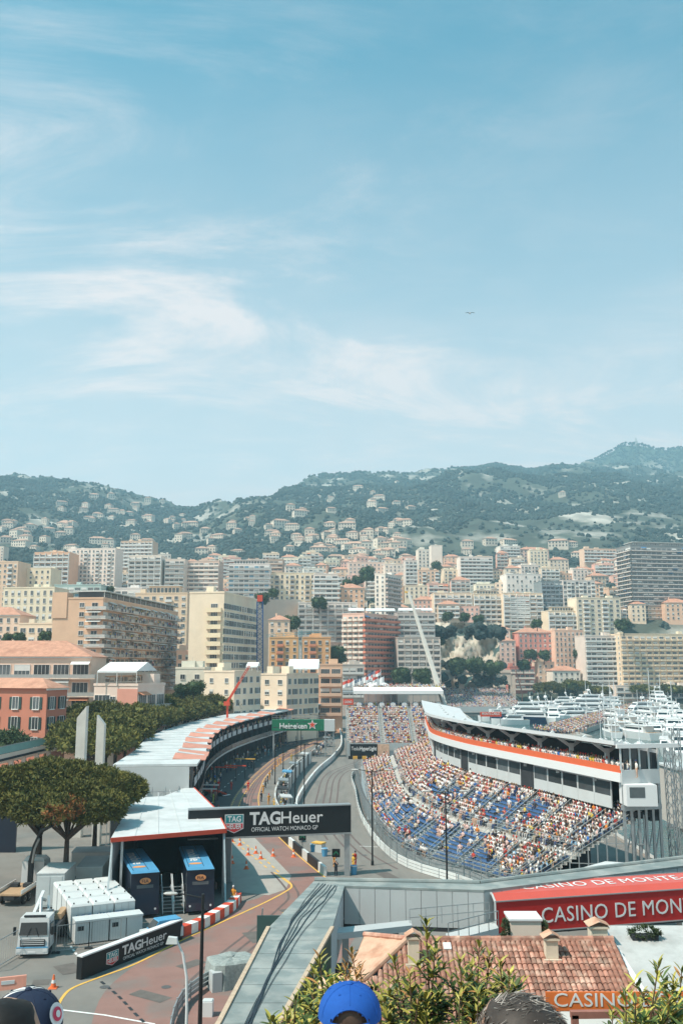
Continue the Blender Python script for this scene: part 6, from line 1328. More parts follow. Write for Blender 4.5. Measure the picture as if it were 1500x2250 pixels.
box_unit('storage_container','tall pale grey storage container behind the crane truck',77,1998,2.6,5,3.1,4,mat('container_grey',(.55,.58,.58),.6,.07,1)); box_unit('storage_container','grey container with dusty lid beside the tent',165,1968,2.6,5.5,2.6,6,mat('container_dusty',(.5,.51,.49),.6,.12,1)); box_unit('site_cabin','pale cabin between the pine trunks',155,1930,4.2,3,2.6,6,mat('cabin_pale',(.62,.6,.56),.7,.1,1))
# ---------------- trucks
M_TW = mat('truck_paint_white',(.6,.61,.61),.35,.05,2,coat=.3); wheel_me = MB().lathe([(.22,-.15),(.46,-.15),(.5,0),(.46,.15),(.22,.15)],14,(0,0,0),'x').mesh('tyre', M_TYRE); rim_me = MB().lathe([(0,-.1),(.24,-.16),(.24,.16),(0,.1)],10,(0,0,0),'x').mesh('rim', M_STEEL)
def lorry(label, p, rz, kind):
    T = thing('lorry', label, 'truck', p, rz); w = 1.2
    c = MB(); c.hexa([(-w,0,.6),(w,0,.6),(w,2.1,.6),(-w,2.1,.6)],[(-w*.94,.28,2.95),(w*.94,.28,2.95),(w*.94,2.1,2.95),(-w*.94,2.1,2.95)]); c.build('cab', M_TW, T); MB().hexa([(-w*.9,.06,1.72),(w*.9,.06,1.72),(w*.9,.26,1.72),(-w*.9,.26,1.72)],[(-w*.84,.19,2.62),(w*.84,.19,2.62),(w*.84,.4,2.62),(-w*.84,.4,2.62)]).build('windscreen', GLASS, T)
    if kind == 'bed': MB().hexa([(-w*.9,.25,2.96),(w*.9,.25,2.96),(w*.9,1.9,2.96),(-w*.9,1.9,2.96)],[(-w*.7,.7,3.35),(w*.7,.7,3.35),(w*.7,1.9,3.35),(-w*.7,1.9,3.35)]).build('roof_fairing', M_TW, T)
    MB().box(-w-.04,w+.04,-.12,.1,.35,.8).build('bumper', M_TW, T); MB().box(-w*.8,w*.8,-.03,.05,.9,1.4).build('grille', M_DK, T)
    for s in (-1,1):
        MB().box(s*w-.35*(s>0)+0 if s>0 else -w+.02,s*w-.02 if s>0 else -w+.35,-.14,-.02,.5,.72).build('headlight', M_LET, T); MB().box(s*(w+.28)-.1,s*(w+.28)+.1,.1,.3,1.7,2.3).build('mirror', M_BLACK, T); MB().box(s*w-.02,s*w+.02,.75,1.6,1.6,2.4).build('side_window', GLASS, T)
    for x in (-.45,.45): MB().bar((x,-.02,1.6),(x*.4,.12,2.25),.035).build('wiper', M_BLACK, T)
    for z in (1.02,1.16,1.3): MB().box(-w*.75,w*.75,-.05,-.031,z,z+.05).build('grille_bar', M_TW, T)
    MB().box(-.3,.3,-.14,-.121,.42,.56).build('number_plate', M_LET, T); MB().box(-w*.7,w*.7,.3,.5,3.0,3.12).build('sun_visor', M_DK, T); MB().box(-w-.02,w+.02,-.13,.0,.8,.86).build('blue_stripe', M_TBLUE, T)
    for s in (-1,1): MB().box(s*w-.012,s*w+.012,.55,.58,.7,2.7).build('door_seam', M_DK, T); MB().box(s*w-.012,s*w+.012,1.75,1.78,.7,2.7).build('door_seam', M_DK, T); MB().box(s*(w+.0)-.05,s*w+.05,.5,1.3,.3,.55).build('step', M_DK, T)
    L_ = 8.2; MB().box(-.5,.5,2.1,L_,.6,.95).build('chassis', M_DK, T)
    for y in (1.0,L_-2.4,L_-1.2):
        for s in (-1,1): wh = piece(T,'wheel',wheel_me,(s*(w-.17),y,.5)); piece(wh,'rim',rim_me)
    if kind == 'bed':
        MB().box(-w,w,3.4,L_,1.0,1.15).build('bed', M_TEAK, T)
        for s in (-1,1): MB().box(s*w-.04,s*w+.04,3.4,L_,1.16,1.5).build('side_board', M_TW, T)
        cr = MB().bar((0,2.7,.9),(0,2.7,3.2),.45).build('crane_post', M_BLACK, T); MB().tube([(0,2.7,3.1),(-.5,3.3,4.6),(-1.6,4.6,6.4),(-3.2,6.4,7.2)],[.28,.26,.22,.16],8).build('crane_arm', M_BLACK, T); MB().tube([(-.2,2.9,3.0),(-.6,3.6,4.4),(-1.3,4.4,5.6)],.12,6).build('crane_ram', M_STEEL, T)
        for s in (-.6,.6): MB().box(s-.35,s+.35,3.5+1.2,4.2+1.2,1.16,1.5).build('cargo', M_DK, T)
    else:
        MB().hexa([(-w,3.4,1.0),(w,3.4,1.0),(w,L_,1.0),(-w,L_,1.0)],[(-w,3.4,1.55),(w,3.4,1.55),(w,L_,1.55),(-w,L_,1.55)]).build('flat_bed', M_DK, T); MB().lathe([(.1,2.2),(.22,2.3),(.22,3.0),(.05,3.1)],10,(.55,2.6,0)).build('exhaust', M_STEEL, T); MB().box(-.9,.3,4.2,5.6,1.56,2.3).build('machine', M_STEEL, T); MB().box(.45,1.0,5.2,7.6,1.56,2.0).build('pallet', M_TEAK, T); MB().tube([(-.2,3.0,1.0),(-.2,3.0,2.6),(-.5,4.2,3.5),(-.6,6.2,2.9)],.13,8).build('folded_crane', M_STEEL, T); MB().bar((-1.0,3,1.9),(-1.0,7,3.4),.25).build('hopper', M_TW, T); MB().bar((.6,2.6,1.9),(-.3,6,3.2),.2).build('lift_arm', M_STEEL, T)
    return T
lorry('white lorry facing the camera at the left edge', (-24.4,76.6,0), R(4), 'tank'); g = G(30,1990); lorry('white crane truck with black folding arm under the pine', (g.x,g.y+7.5,0), R(178), 'bed')
vn = thing('small_van','small white and blue van behind the black board','van',(-16.6,80.4,0),R(-58)); MB().hexa([(-.8,0,.35),(.8,0,.35),(.8,3.4,.35),(-.8,3.4,.35)],[(-.76,.1,.95),(.76,.1,.95),(.76,3.4,1.1),(-.76,3.4,1.1)]).build('body', M_TW, vn); MB().hexa([(-.74,.7,1.0),(.74,.7,1.0),(.74,3.35,1.11),(-.74,3.35,1.11)],[(-.64,1.3,1.75),(.64,1.3,1.75),(.64,3.2,1.75),(-.64,3.2,1.75)]).build('cabin', M_TBLUE, vn); MB().hexa([(-.68,.72,1.08),(.68,.72,1.08),(.68,.78,1.08),(-.68,.78,1.08)],[(-.6,1.22,1.68),(.6,1.22,1.68),(.6,1.28,1.68),(-.6,1.28,1.68)]).build('windscreen', GLASS, vn)
for y in (.7,2.7):
    for s in (-1,1): piece(vn,'wheel',wheel_me,(s*.72,y,.3),0,(.6,.6,.6))
rc = thing('red_car','red car parked in the shade of the tent edge','car',(-21.3,93.5,0),R(8)); MB().hexa([(-.85,0,.3),(.85,0,.3),(.85,4,.3),(-.85,4,.3)],[(-.8,.1,.85),(.8,.1,.85),(.8,3.9,.9),(-.8,3.9,.9)]).build('body', M_REDTR, rc); MB().hexa([(-.76,1.0,.86),(.76,1.0,.86),(.76,3.5,.91),(-.76,3.5,.91)],[(-.6,1.7,1.45),(.6,1.7,1.45),(.6,3.0,1.45),(-.6,3.0,1.45)]).build('cabin', GLASS, rc)
for y in (.8,3.2):
    for s in (-1,1): piece(rc,'wheel',wheel_me,(s*.76,y,.32),0,(.62,.62,.62))
# ---------------- fences of the paddock, cones
fp = thing('paddock_fence','wire fence panels on concrete feet beside the generators','fence',(-24,78.5,0)); 
for p, q_ in (((-23.9,78.4),(-24.5,82.4)),((-22.9,77.9),(-18.3,80.3)),((-30,71),(-26.3,73.2)),((-26.3,73.2),(-25.6,77))):
    a, c = Vector((*p,0)), Vector((*q_,0)); n = max(1,int((c-a).length/2.2))
    for i in range(n):
        u, v = a.lerp(c,i/n), a.lerp(c,(i+1)/n); b = MB(); b.bar(u+Vector((0,0,.1)),u+Vector((0,0,2.1)),.06).bar(v+Vector((0,0,.1)),v+Vector((0,0,2.1)),.06).bar(u+Vector((0,0,2.07)),v+Vector((0,0,2.07)),.05).bar(u+Vector((0,0,.2)),v+Vector((0,0,.2)),.05)
        for k in range(1,12): w_ = u.lerp(v,k/12); b.bar(w_+Vector((0,0,.2)),w_+Vector((0,0,2.07)),.015)
        b.build('panel', M_STEEL, fp, True); MB().bar(u-Vector((.3,0,-.07)),u+Vector((.3,0,.07)),.25,.14).build('foot', M_DK, fp, True)
M_CONE = mat('cone_orange',(.75,.16,.05),.6,.05,3); cone_b = MB().lathe([(.19,.04),(.16,.05),(.04,.72),(0,.73)],12).mesh('body', M_CONE); cone_f = MB().box(-.24,.24,-.24,.24,0,.04).mesh('base', M_CONE); cone_s = MB().lathe([(.125,.28),(.095,.45)],12).mesh('stripe', M_LET)
for i, (px,py) in enumerate([(117,2172),(527,1858),(510,1898),(541,1910),(573,1888),(645,1884),(562,1876),(545,1880),(600,1882),(510,1850)]):
    g = G(px,py); T = thing('traffic_cone', 'orange traffic cone %s' % ['alone beside the end of the black board','nearest the tent wall below the gantry','left one of the cluster below the gantry','front one of the cluster below the gantry','on the dashed lines below the gantry','right one of the row below the gantry','rear one of the cluster below the gantry','lying in the middle of the cluster','between the dashes and the right cone','in the shade under the gantry'][i], 'cone', g, 0, 'orange traffic cones'); s = 1.25; T.scale = (s,s,s)
    for nm, me in (('body',cone_b),('base',cone_f),('stripe',cone_s)): piece(T,nm,me)
rbg = thing('red_barrier','red and white plastic barrier at the lower left','barrier',G(18,2176),R(20)); MB().hexa([(-1.2,0,0),(1.2,0,0),(1.2,.5,0),(-1.2,.5,0)],[(-1.2,.15,.8),(1.2,.15,.8),(1.2,.35,.8),(-1.2,.35,.8)]).build('body', M_ORANGE, rbg); MB().box(-.5,.4,.03,.08,.35,.6).build('white_panel', M_LET, rbg)
# ---------------- lamp posts
def lamp(label, g, h, arms, head=True, m_=M_POST, rz=0, r=.09):
    T = thing('lamp_post', label, 'lamp post', g, rz, 'black lamp posts'); MB().tube([(0,0,0),(0,0,.5),(0,0,.55),(0,0,h)],[r*2,r*1.8,r*1.2,r*.75],10).build('pole', m_, T)
    for s in arms:
        MB().tube([(0,0,h-.25),(s*1.0,0,h-.05),(s*1.7,0,h+.05)],.045,6).build('arm', m_, T); MB().lathe([(.05,-.5),(.16,-.35),(.2,0),(.14,.3),(.04,.4)],10,(s*1.95,0,h+.02),'x',1,.55).build('lamp_head', mat('lamp_head_grey',(.45,.44,.42),.5,.1) if head else m_, T)
    return T
lamp('near black lamp post with a single pale lamp head to the left', G(438,2300), 8.75, (-1,), r=.12); lamp('black twin armed lamp post left of the blue stand', G(818,1902), 10.7, (-1,1)); lamp('black twin armed lamp post before the middle of the blue stand', G(982,1948), 9.6, (-1,1))
for i,(px,py,h) in enumerate([(604,1724,9.2),(622,1692,9.2),(648,1780,10.2),(668,1782,10.4),(653,1668,9),(661,1655,9),(697,1640,9)]): lamp('black twin armed lamp post on the pit wall, %s from the left' % ['first','second','third','sixth','fourth','fifth','seventh'][i], G(px,py), h, (-1,1), False)
g = G(412,2330); T = thing('white_lamp','white curved street lamp bending to the left at the bottom','lamp post',(g.x,50,0)); x0 = XR(411,2200)*50; T.location = (x0,50,0); MB().tube([(0,0,0),(0,0,5.5),(-.06,0,7.0),(-.28,0,8.1),(-.62,0,8.75)],[.09,.075,.07,.06,.055],10).build('pole', M_LET, T); MB().hexa([(-1.15,-.18,8.62),(-.55,-.18,8.62),(-.55,.18,8.62),(-1.15,.18,8.62)],[(-1.05,-.14,8.95),(-.6,-.14,8.9),(-.6,.14,8.9),(-1.05,.14,8.95)]).build('lamp_head', M_PANEL, T)
# ---------------- track barriers and fences
def barrier(name, label, path, h, m_, step=4.0, t=.3, z=0.0, extra=None):
    p = resample(path, step); T = thing(name, label, 'barrier', (p[0].x,p[0].y,0))
    for i,(a,c) in enumerate(zip(p,p[1:])): MB().wall([(a.x,a.y),(c.x,c.y)], z, h, t).build('panel', (m_ if not isinstance(m_,list) else m_[i % len(m_)]), T, True)
    return T, p
M_ARM = mat('barrier_white',(.62,.64,.63),.5,.08,1.5,rand=.1); M_ADV = mat('advert_white_red',(.66,.6,.58),.6,.25,.5)
tl = [p for p in trk_l if p.y > 140]; barrier('track_barrier','pale advertising barrier on the left side of the track',[Vector((p.x-.25,p.y,0)) for p in tl], 1.15, [M_ARM,M_ADV,M_ARM,M_ARM], 4, .35)
tr_ = [p for p in trk_r if 90 < p.y < 205 and p.x < 40]; tr_ = offs(tr_, -.4) if offs(tr_,-.4)[5].x > tr_[5].x else offs(tr_, .4)
arm = resample(tr_, 3.0); T = thing('guard_rail','white triple guard rail curving before the blue stand','barrier',(arm[0].x,arm[0].y,0))
for a, c in zip(arm, arm[1:]):
    b = MB()
    for z in (.18,.52,.86): b.bar(a+Vector((0,0,z)), c+Vector((0,0,z)), .09, .27)
    b.build('rail', M_ARM, T, True); MB().bar(a,a+Vector((0,0,1.1)),.14).build('post', M_STEEL, T, True)
cf = thing('catch_fence','tall steel catch fence behind the guard rail','fence',(arm[0].x,arm[0].y,0)); ar2 = resample([p+Vector((.8,0,0)) for p in tr_], 3.0)
for a, c in zip(ar2, ar2[1:]):
    MB().tube([a,a+Vector((0,0,3.0)),a+Vector((-.5,-.15,3.6))],.06,5).build('post', M_STEEL, cf, True); b = MB()
    for z in np.arange(.3,3.1,.4): b.bar(a+Vector((0,0,z)),c+Vector((0,0,z)),.03)
    for k in range(1,8): w_ = a.lerp(c,k/8); b.bar(w_+Vector((0,0,.2)),w_+Vector((0,0,3.0)),.018)
    b.build('mesh_panel', M_STEEL, cf, True)
wk = [G(*p) for p in [(795,1690),(797,1760),(812,1815)]]; T = thing('steel_walkway','grey steel walkway between the catch fence and the stand','walkway',(wk[0].x,wk[0].y,0))
for a, c in zip(resample(wk,4), resample(wk,4)[1:]): MB().bar(a+Vector((.6,0,.5)),c+Vector((.6,0,.5)),1.6,.12).build('deck_panel', M_RAILG, T, True); MB().bar(a+Vector((1.3,0,.5)),a+Vector((1.3,0,1.6)),.06).build('rail_post', M_RAILG, T, True)
for i,(px,py) in enumerate([(910,1880),(850,1838)]):
    T = thing('fence_stairs','grey steel stairs over the fence, %s' % ['nearer the camera','farther from the camera'][i],'stairs',G(px,py),R(20),'stairs over the fence')
    for k in range(7): MB().box(-.9,.9,k*.3,k*.3+.28,k*.22,k*.22+.06).build('step', M_RAILG, T)
    for s in (-.95,.95): MB().bar((s,0,.9),(s,2.1,2.5),.06).build('handrail', M_RAILG, T); MB().bar((s,0,0),(s,2.1,1.5),.06,.2).build('stringer', M_RAILG, T)
# pit wall island
isl = bez(g2([(660,1852),(622,1800),(604,1765),(612,1730),(640,1695),(690,1655),(722,1632)]), 40); isr = bez(g2([(690,1850),(650,1800),(640,1765),(648,1730),(672,1695),(712,1655),(735,1635)]), 40)
barrier('pit_wall','low grey pit wall beside the pit lane',isl,1.05,[M_KERB,M_PANEL],4,.3)
low = g2([(618,1842),(655,1875),(690,1905),(722,1932)]); barrier('black_wall','low black and white sponsor wall beside the pit exit',bez(low,16),1.0,[M_BLACK,M_BLACK,M_ARM],2.6,.3)
fence2 = [p.lerp(q_,.75) for p,q_ in zip(isl,isr)]; barrier('island_screen','tall grey debris screen along the pit island',[p for p in fence2 if 150 < p.y < 235],2.4,[M_STEEL,M_DK,M_PANEL],3,.12)
for i, t in enumerate(np.linspace(.12,.92,9)):
    a, c = at_t(isl,t), at_t(isr,t); p = a.lerp(c,.45); d = (at_t(isl,min(1,t+.02))-a); rz = math.atan2(d.y,d.x); T = thing('pit_wall_stand','pit wall command stand with pale canopy, number %d along the island' % (i+1),'stand',p,rz,'command stands on the pit island')
    cm = [M_STEEL,M_PANEL,M_DK,M_STEEL,M_TBLUE][i%5]; MB().hexa([(-1.7,-.9,2.5),(1.7,-.9,2.5),(1.7,.9,2.6),(-1.7,.9,2.6)],[(-1.7,-.9,2.65),(1.7,-.9,2.65),(1.7,.9,2.8),(-1.7,.9,2.8)]).build('canopy', cm, T); MB().box(-1.6,1.6,-.2,.7,.6,1.3).build('desk', M_STEEL, T); MB().box(-1.5,1.5,.1,.25,1.4,2.1).build('screens', M_BLACK, T)
    for x in (-1.6,1.6):
        for y in (-.8,.8): MB().bar((x,y,0),(x,y,2.5),.08).build('leg', M_STEEL, T)
    MB().box(-1.7,1.7,-.9,.9,.3,.4).build('platform', M_STEEL, T)
for i,(px,py,m_,l) in enumerate([(688,1872,M_TBLUE,'blue bin beside the yellow topped crate'),(713,1882,M_TBLUE,'blue bin near the orange marshals'),(777,1922,M_TBLUE,'blue drum cart beside the gantry post')]):
    T = thing('bin',l,'bin',G(px,py)); MB().lathe([(.3,0),(.38,.85),(.4,.9),(.36,.95),(0,.98)],12).build('body',m_,T); MB().lathe([(.41,.86),(.42,.93)],12).build('rim',M_LET,T)
T = thing('crate','yellow topped pale crate by the pit exit','crate',G(700,1872),R(-30)); MB().box(-.7,.7,-.5,.5,0,1.0).build('body',M_PANEL,T); MB().box(-.75,.75,-.55,.55,1.003,1.15).build('lid',M_YEL,T)
for i,(px,py) in enumerate([(664,1875),(738,1915)]):
    T = thing('signal_panel','green lit signal panel on a black stand, %s' % ['by the sponsor wall','beside the gantry post'][i],'sign',G(px,py)); MB().bar((0,0,0),(0,0,1.5),.07).build('stand',M_POST,T); MB().box(-.45,.45,-.06,.06,1.5,2.4).build('panel',M_BLACK,T); MB().add([(-.3,-.07,1.7),(0,-.07,2.0),(.3,-.07,1.7),(.3,-.07,1.9),(0,-.07,2.2),(-.3,-.07,1.9)],[(0,1,4,5),(1,2,3,4)]).build('arrow',M_GRN,T)
# ---------------- crews and marshals
def worker(label, px, py, suit, helmet, rz, arms=2):
    f = FIG[('stand',arms)]; m = {'S':SKIN[1],'T':suit,'H':helmet,'L':suit}; key = ('wk',suit,helmet,arms)
    if key not in CACHE: CACHE[key] = np_mesh('worker', f[0]*1.02, f[1], M_CROWD, np.array([m[c] for c in f[2]]), smooth=True)
    solo('person', CACHE[key], label, 'person', G(px,py), rz, 'people working at the pits')
OR, RD_, DKC, WHC = (.68,.3,.05), (.55,.05,.04), (.03,.035,.045), (.7,.7,.7); YL=(.66,.42,.08)
for i,(px,py,s,h,l) in enumerate([(545,1737,RD_,RD_,'person in red overalls walking alone across the pit lane'),(508,1736,RD_,WHC,'person in red overalls with white helmet at the garage apron'),(512,1988,OR,WHC,'marshal in orange overalls and white helmet by the red and white blocks'),(735,1905,OR,YL,'marshal in orange overalls beside the pit exit'),(738,1925,DKC,WHC,'person in dark clothes beside the gantry post'),(776,1912,YL,YL,'marshal in yellow overalls right of the gantry post'),(590,1768,OR,RD_,'marshal in orange with red helmet at the pit wall'),(602,1780,YL,YL,'marshal in yellow bending at the pit wall end'),
    (574,1762,DKC,DKC,'person in dark clothes at the start of the pit wall'),(578,1744,OR,WHC,'orange marshal in the pit wall line, first'),(583,1732,DKC,DKC,'dark crew member in the pit wall line'),(588,1722,DKC,WHC,'dark crew member with white cap at the pit wall'),(592,1714,OR,OR,'orange marshal behind the dark crew members'),(598,1704,DKC,DKC,'dark crew member farther along the pit wall'),(604,1696,OR,WHC,'orange marshal beside a lamp post'),(610,1686,OR,OR,'orange marshal in a pair near the bridge'),(616,1680,OR,YL,'second orange marshal of the pair near the bridge'),(640,1672,YL,OR,'yellow marshal near the green bridge'),
    (545,1690,DKC,DKC,'dark mechanic outside the garages, left'),(552,1688,DKC,DKC,'dark mechanic outside the garages, middle'),(565,1672,DKC,WHC,'dark mechanic outside the garages, right'),(480,1735,RD_,RD_,'mechanic in red beside the red car body'),(470,1742,RD_,WHC,'mechanic in red crouched by the red car body'),(590,1662,(.1,.25,.3),WHC,'mechanic in teal at the far garages'),(605,1652,DKC,WHC,'mechanic in black at the far garages'),(468,1765,(.5,.6,.1),DKC,'person in a yellow vest at the tent corner'),(780,1905,RD_,DKC,'person in red behind the footbridge')]): worker(l, px, py, s, h, srd.uniform(-1,1)+ (1.4 if i > 7 else 0), i % 3)
# people in the pit galleries, on the lane, on roofs and hotel balconies
for i in range(NB):
    a, c = fc[i], fc[i+1]; d = (c-a).normalized(); s = Vector((-d.y,d.x,0))
    for k in range(9):
        if srd.random() < .55: p = a + d*(.6+k*.62) + s*srd.uniform(.1,1.2); rest.append((p.x,p.y,6.76,math.atan2(-s.y,-s.x)+math.pi/2+srd.uniform(-.6,.6),'stand'))
    for k in range(5):
        if srd.random() < .5: p = a + d*(k*1.2) + s*srd.uniform(-3,2); rest.append((p.x,p.y,.02,srd.uniform(0,6.28),'stand'))
for k in range(26):
    p = at_t(isl, srd.uniform(.1,.95)).lerp(at_t(isr,.5 if False else srd.uniform(.1,.95)),.0); rest.append((p.x+srd.uniform(.3,2.2),p.y,.02,srd.uniform(0,6),'stand'))
for (X0,Y0,a_,L_,z,nf,fh) in ((XR(227)*290,290,R(83),82,P(227,1316,290).z,7,2.95),):
    for f in range(nf):
        for k in range(95):
            if srd.random() < .5: x = srd.uniform(1,L_-1); rest.append((X0+math.cos(a_)*x+math.sin(a_)*1.0, Y0+math.sin(a_)*x-math.cos(a_)*1.0, z-.4-fh*(f+1)+.02, a_+srd.uniform(-.5,.5), 'stand'))
# garage equipment: front wing trestles, gantry arms
for i,(px,py,m_) in enumerate([(560,1695,M_YEL),(540,1712,M_REDTR),(480,1760,M_LET),(475,1770,M_LET),(520,1716,M_REDTR)]):
    g = G(px,py); T = thing('pit_boom','overhead pit equipment boom, %s' % ['amber one before the middle garages','red one before the near garages','upper white one by the tent corner','lower white one by the tent corner','short red one beside the garage'][i],'equipment',g,R(-8)); MB().bar((-4.5,0,2.6),(0,0,2.6),.16,.22).build('boom',m_,T); MB().bar((-.2,0,0),(-.2,0,2.6),.12).build('post',M_POST,T)
rcb = thing('race_car','red race car body under work at the first garage','race car',G(474,1748),R(60)); MB().tube([(0,-2.4,.35),(0,-1.2,.5),(0,.2,.65),(0,1.8,.55),(0,2.3,.5)],[.12,.25,.42,.4,.2],10).build('body',M_REDTR,rcb); MB().box(-.9,.9,-2.6,-2.2,.15,.22).build('front_wing',M_LET,rcb); MB().box(-.5,.5,2.1,2.4,.8,.95).build('rear_wing',M_REDTR,rcb)
for y in (-1.5,1.6):
    for s in (-1,1): piece(rcb,'wheel',wheel_me,(s*.78,y,.34),0,(1.2,.68,.68))
# ================================================================== near footbridge, casino tube, tiled house, shrubs, onlookers
M_DECKG = mat('bridge_roof_felt', (.20,.235,.235), .85, .15, .6, bump=.2, bscale=6, col2=(.29,.31,.30), c2scale=.7, c2lo=.45, c2hi=.6); M_WALLG = mat('bridge_wall_panel', (.46,.48,.485), .75, .05, .4); M_TIMB = mat('timber_trim', (.50,.38,.28), .85, .2, 3); M_GRNP = mat('bridge_green_panel', (.05,.075,.05), .55, .1, 1); M_CABLE = mat('cable_dark', (.03,.045,.06), .6, .1, 5)
zr = 8.6; nb1 = thing('covered_footbridge', 'covered grey footbridge with felt roof and cables crossing the road', 'bridge', (0,60,0))
Lp = [Vector((-5.6,33,0)),Vector((-4.9,39.4,0)),Vector((-4.0,52.9,0)),Vector((-1.8,64.1,0))]; Rp = [Vector((-3.1,33,0)),Vector((-2.5,39.4,0)),Vector((-.5,52.9,0)),Vector((.2,62.6,0))]
for i in range(3):
    n = [4,6,6][i]
    for k in range(n):
        a, b2, c, d = Lp[i].lerp(Lp[i+1],k/n), Lp[i].lerp(Lp[i+1],(k+1)/n-.004), Rp[i].lerp(Rp[i+1],(k+1)/n-.004), Rp[i].lerp(Rp[i+1],k/n)
        MB().hexa([v+Vector((0,0,zr-.12)) for v in (a,d,c,b2)],[v+Vector((0,0,zr)) for v in (a,d,c,b2)]).build('roof_panel', M_DECKG, nb1, True)
    for A in (Lp,Rp):
        if i < 2: MB().bar(A[i]+Vector((0,0,zr+.02)),A[i+1]+Vector((0,0,zr+.02)),.2,.14).build('timber_edge', M_TIMB, nb1, True)
    MB().wall([(Lp[i].x+.15,Lp[i].y),(Lp[i+1].x+.15,Lp[i+1].y)], 6.0, zr-.13, .08).build('left_wall', M_WALLG, nb1, True)
    MB().wall([(Rp[i].x-.1,Rp[i].y),(Rp[i+1].x-.1,Rp[i+1].y)], 5.6 if i == 2 else 4.6, zr-.13, .08).build('right_wall', M_WALLG if i == 2 else M_GRNP, nb1, True)
    MB().hexa([(Lp[i].x+.2,Lp[i].y,5.8),(Rp[i].x-.2,Rp[i].y,5.8),(Rp[i+1].x-.2,Rp[i+1].y,5.8),(Lp[i+1].x+.2,Lp[i+1].y,5.8)],[(Lp[i].x+.2,Lp[i].y,6.0),(Rp[i].x-.2,Rp[i].y,6.0),(Rp[i+1].x-.2,Rp[i+1].y,6.0),(Lp[i+1].x+.2,Lp[i+1].y,6.0)]).build('floor', M_DK, nb1, True)
place_text(nb1, 'wall_lettering', text_mesh('PEROIN', mat('lettering_pale_green',(.5,.58,.52),.6,0), 1.1, .004, 5.0, .0), Vector((-2.62,37.5,5.6))-Vector(nb1.location), (.146,1,0), (0,0,1), .06)
crd = random.Random(3)
for k in range(7):
    pts = []
    for j in range(16):
        t = j/15*2.95; i = min(int(t),2); a, c = Lp[i].lerp(Lp[i+1],t-i), Rp[i].lerp(Rp[i+1],t-i); f = .34+.05*k+.13*math.sin(j*.35+k*.4)+crd.uniform(-.03,.03); p = a.lerp(c,f); p.z = zr+.04; pts.append(p)
    MB().tube(bez(pts,60),.017+.004*(k%3),5).build('cable', M_CABLE, nb1, True)
# second leg, towards the right
A2 = [Vector((-1.8,64.1,0)),Vector((9.1,63.3,0)),Vector((26,71.5,0)),Vector((36,76,0))]; B2 = [Vector((.2,62.6,0)),Vector((9.1,61.4,0)),Vector((26.5,69.6,0)),Vector((36.5,74,0))]
for i in range(3):
    MB().hexa([(A2[i].x,A2[i].y,zr-.14),(B2[i].x,B2[i].y,zr-.14),(B2[i+1].x,B2[i+1].y,zr-.14),(A2[i+1].x,A2[i+1].y,zr-.14)],[(A2[i].x,A2[i].y,zr+.0),(B2[i].x,B2[i].y,zr+.0),(B2[i+1].x,B2[i+1].y,zr+.0),(A2[i+1].x,A2[i+1].y,zr+.0)]).build('roof_panel', M_DECKG, nb1, True)
    MB().tube([A2[i]+Vector((0,0,zr+.05)),A2[i+1]+Vector((0,0,zr+.05))],.16,8).build('roof_edge', M_DECKG, nb1, True)
for i in range(3):
    n = [9,14,8][i]
    for k in range(n): u, v = B2[i].lerp(B2[i+1],k/n), B2[i].lerp(B2[i+1],(k+1)/n-.003); MB().wall([(u.x,u.y+.05),(v.x,v.y+.05)], 6.25, zr-.15, .08).build('wall_panel', M_WALLG, nb1, True)
    MB().wall([(A2[i].x,A2[i].y-.1),(A2[i+1].x,A2[i+1].y-.1)], 6.25, zr-.15, .08).build('rear_wall', M_WALLG, nb1, True); MB().hexa([(A2[i].x,A2[i].y,6.0),(B2[i].x,B2[i].y,6.0),(B2[i+1].x,B2[i+1].y,6.0),(A2[i+1].x,A2[i+1].y,6.0)],[(A2[i].x,A2[i].y,6.2),(B2[i].x,B2[i].y,6.2),(B2[i+1].x,B2[i+1].y,6.2),(A2[i+1].x,A2[i+1].y,6.2)]).build('floor', M_DK, nb1, True)
for p in ((-1.0,62.5),(8.4,62.2),(18,66.5),(-3,48)): MB().bar((p[0],p[1],0),(p[0],p[1],6.0),.5).build('pier', M_STEEL, nb1, True)
# access ramp with railings below the second leg
rp = thing('access_ramp','pale access ramp with steel railings below the footbridge','ramp',(5,58,0)); a, c = P(740,2052,57), P(1092,2046,60); e = P(905,2034,60)
MB().hexa([a+Vector((0,0,-.35)),e+Vector((0,0,-.35)),e+Vector((0,1.2,-.35)),a+Vector((0,1.2,-.35))],[a,e,e+Vector((0,1.2,0)),a+Vector((0,1.2,0))]).build('ramp_slab', M_WALLG, rp, True)
p0, p1 = P(985,2068,58), P(1095,2040,60); MB().hexa([p0+Vector((0,0,-.4)),p1+Vector((0,0,-.4)),p1+Vector((0,1.5,-.4)),p0+Vector((0,1.5,-.4))],[p0,p1,p1+Vector((0,1.5,0)),p0+Vector((0,1.5,0))]).build('upper_ramp_slab', M_WALLG, rp, True)
for u, v in ((p0,p1),(P(900,2036,60.5),P(1075,2020,61))):
    for z in (.5,1.0): MB().bar(u+Vector((0,0,z)),v+Vector((0,0,z)),.045).build('handrail', M_STEEL, rp, True)
    for k in range(6): w_ = u.lerp(v,k/5); MB().bar(w_,w_+Vector((0,0,1)),.045).build('rail_post', M_STEEL, rp, True)
MB().box(-.4,14,60.3,60.9,0,4.4).build('retaining_wall', M_DK, rp, True).location = (0,0,0)
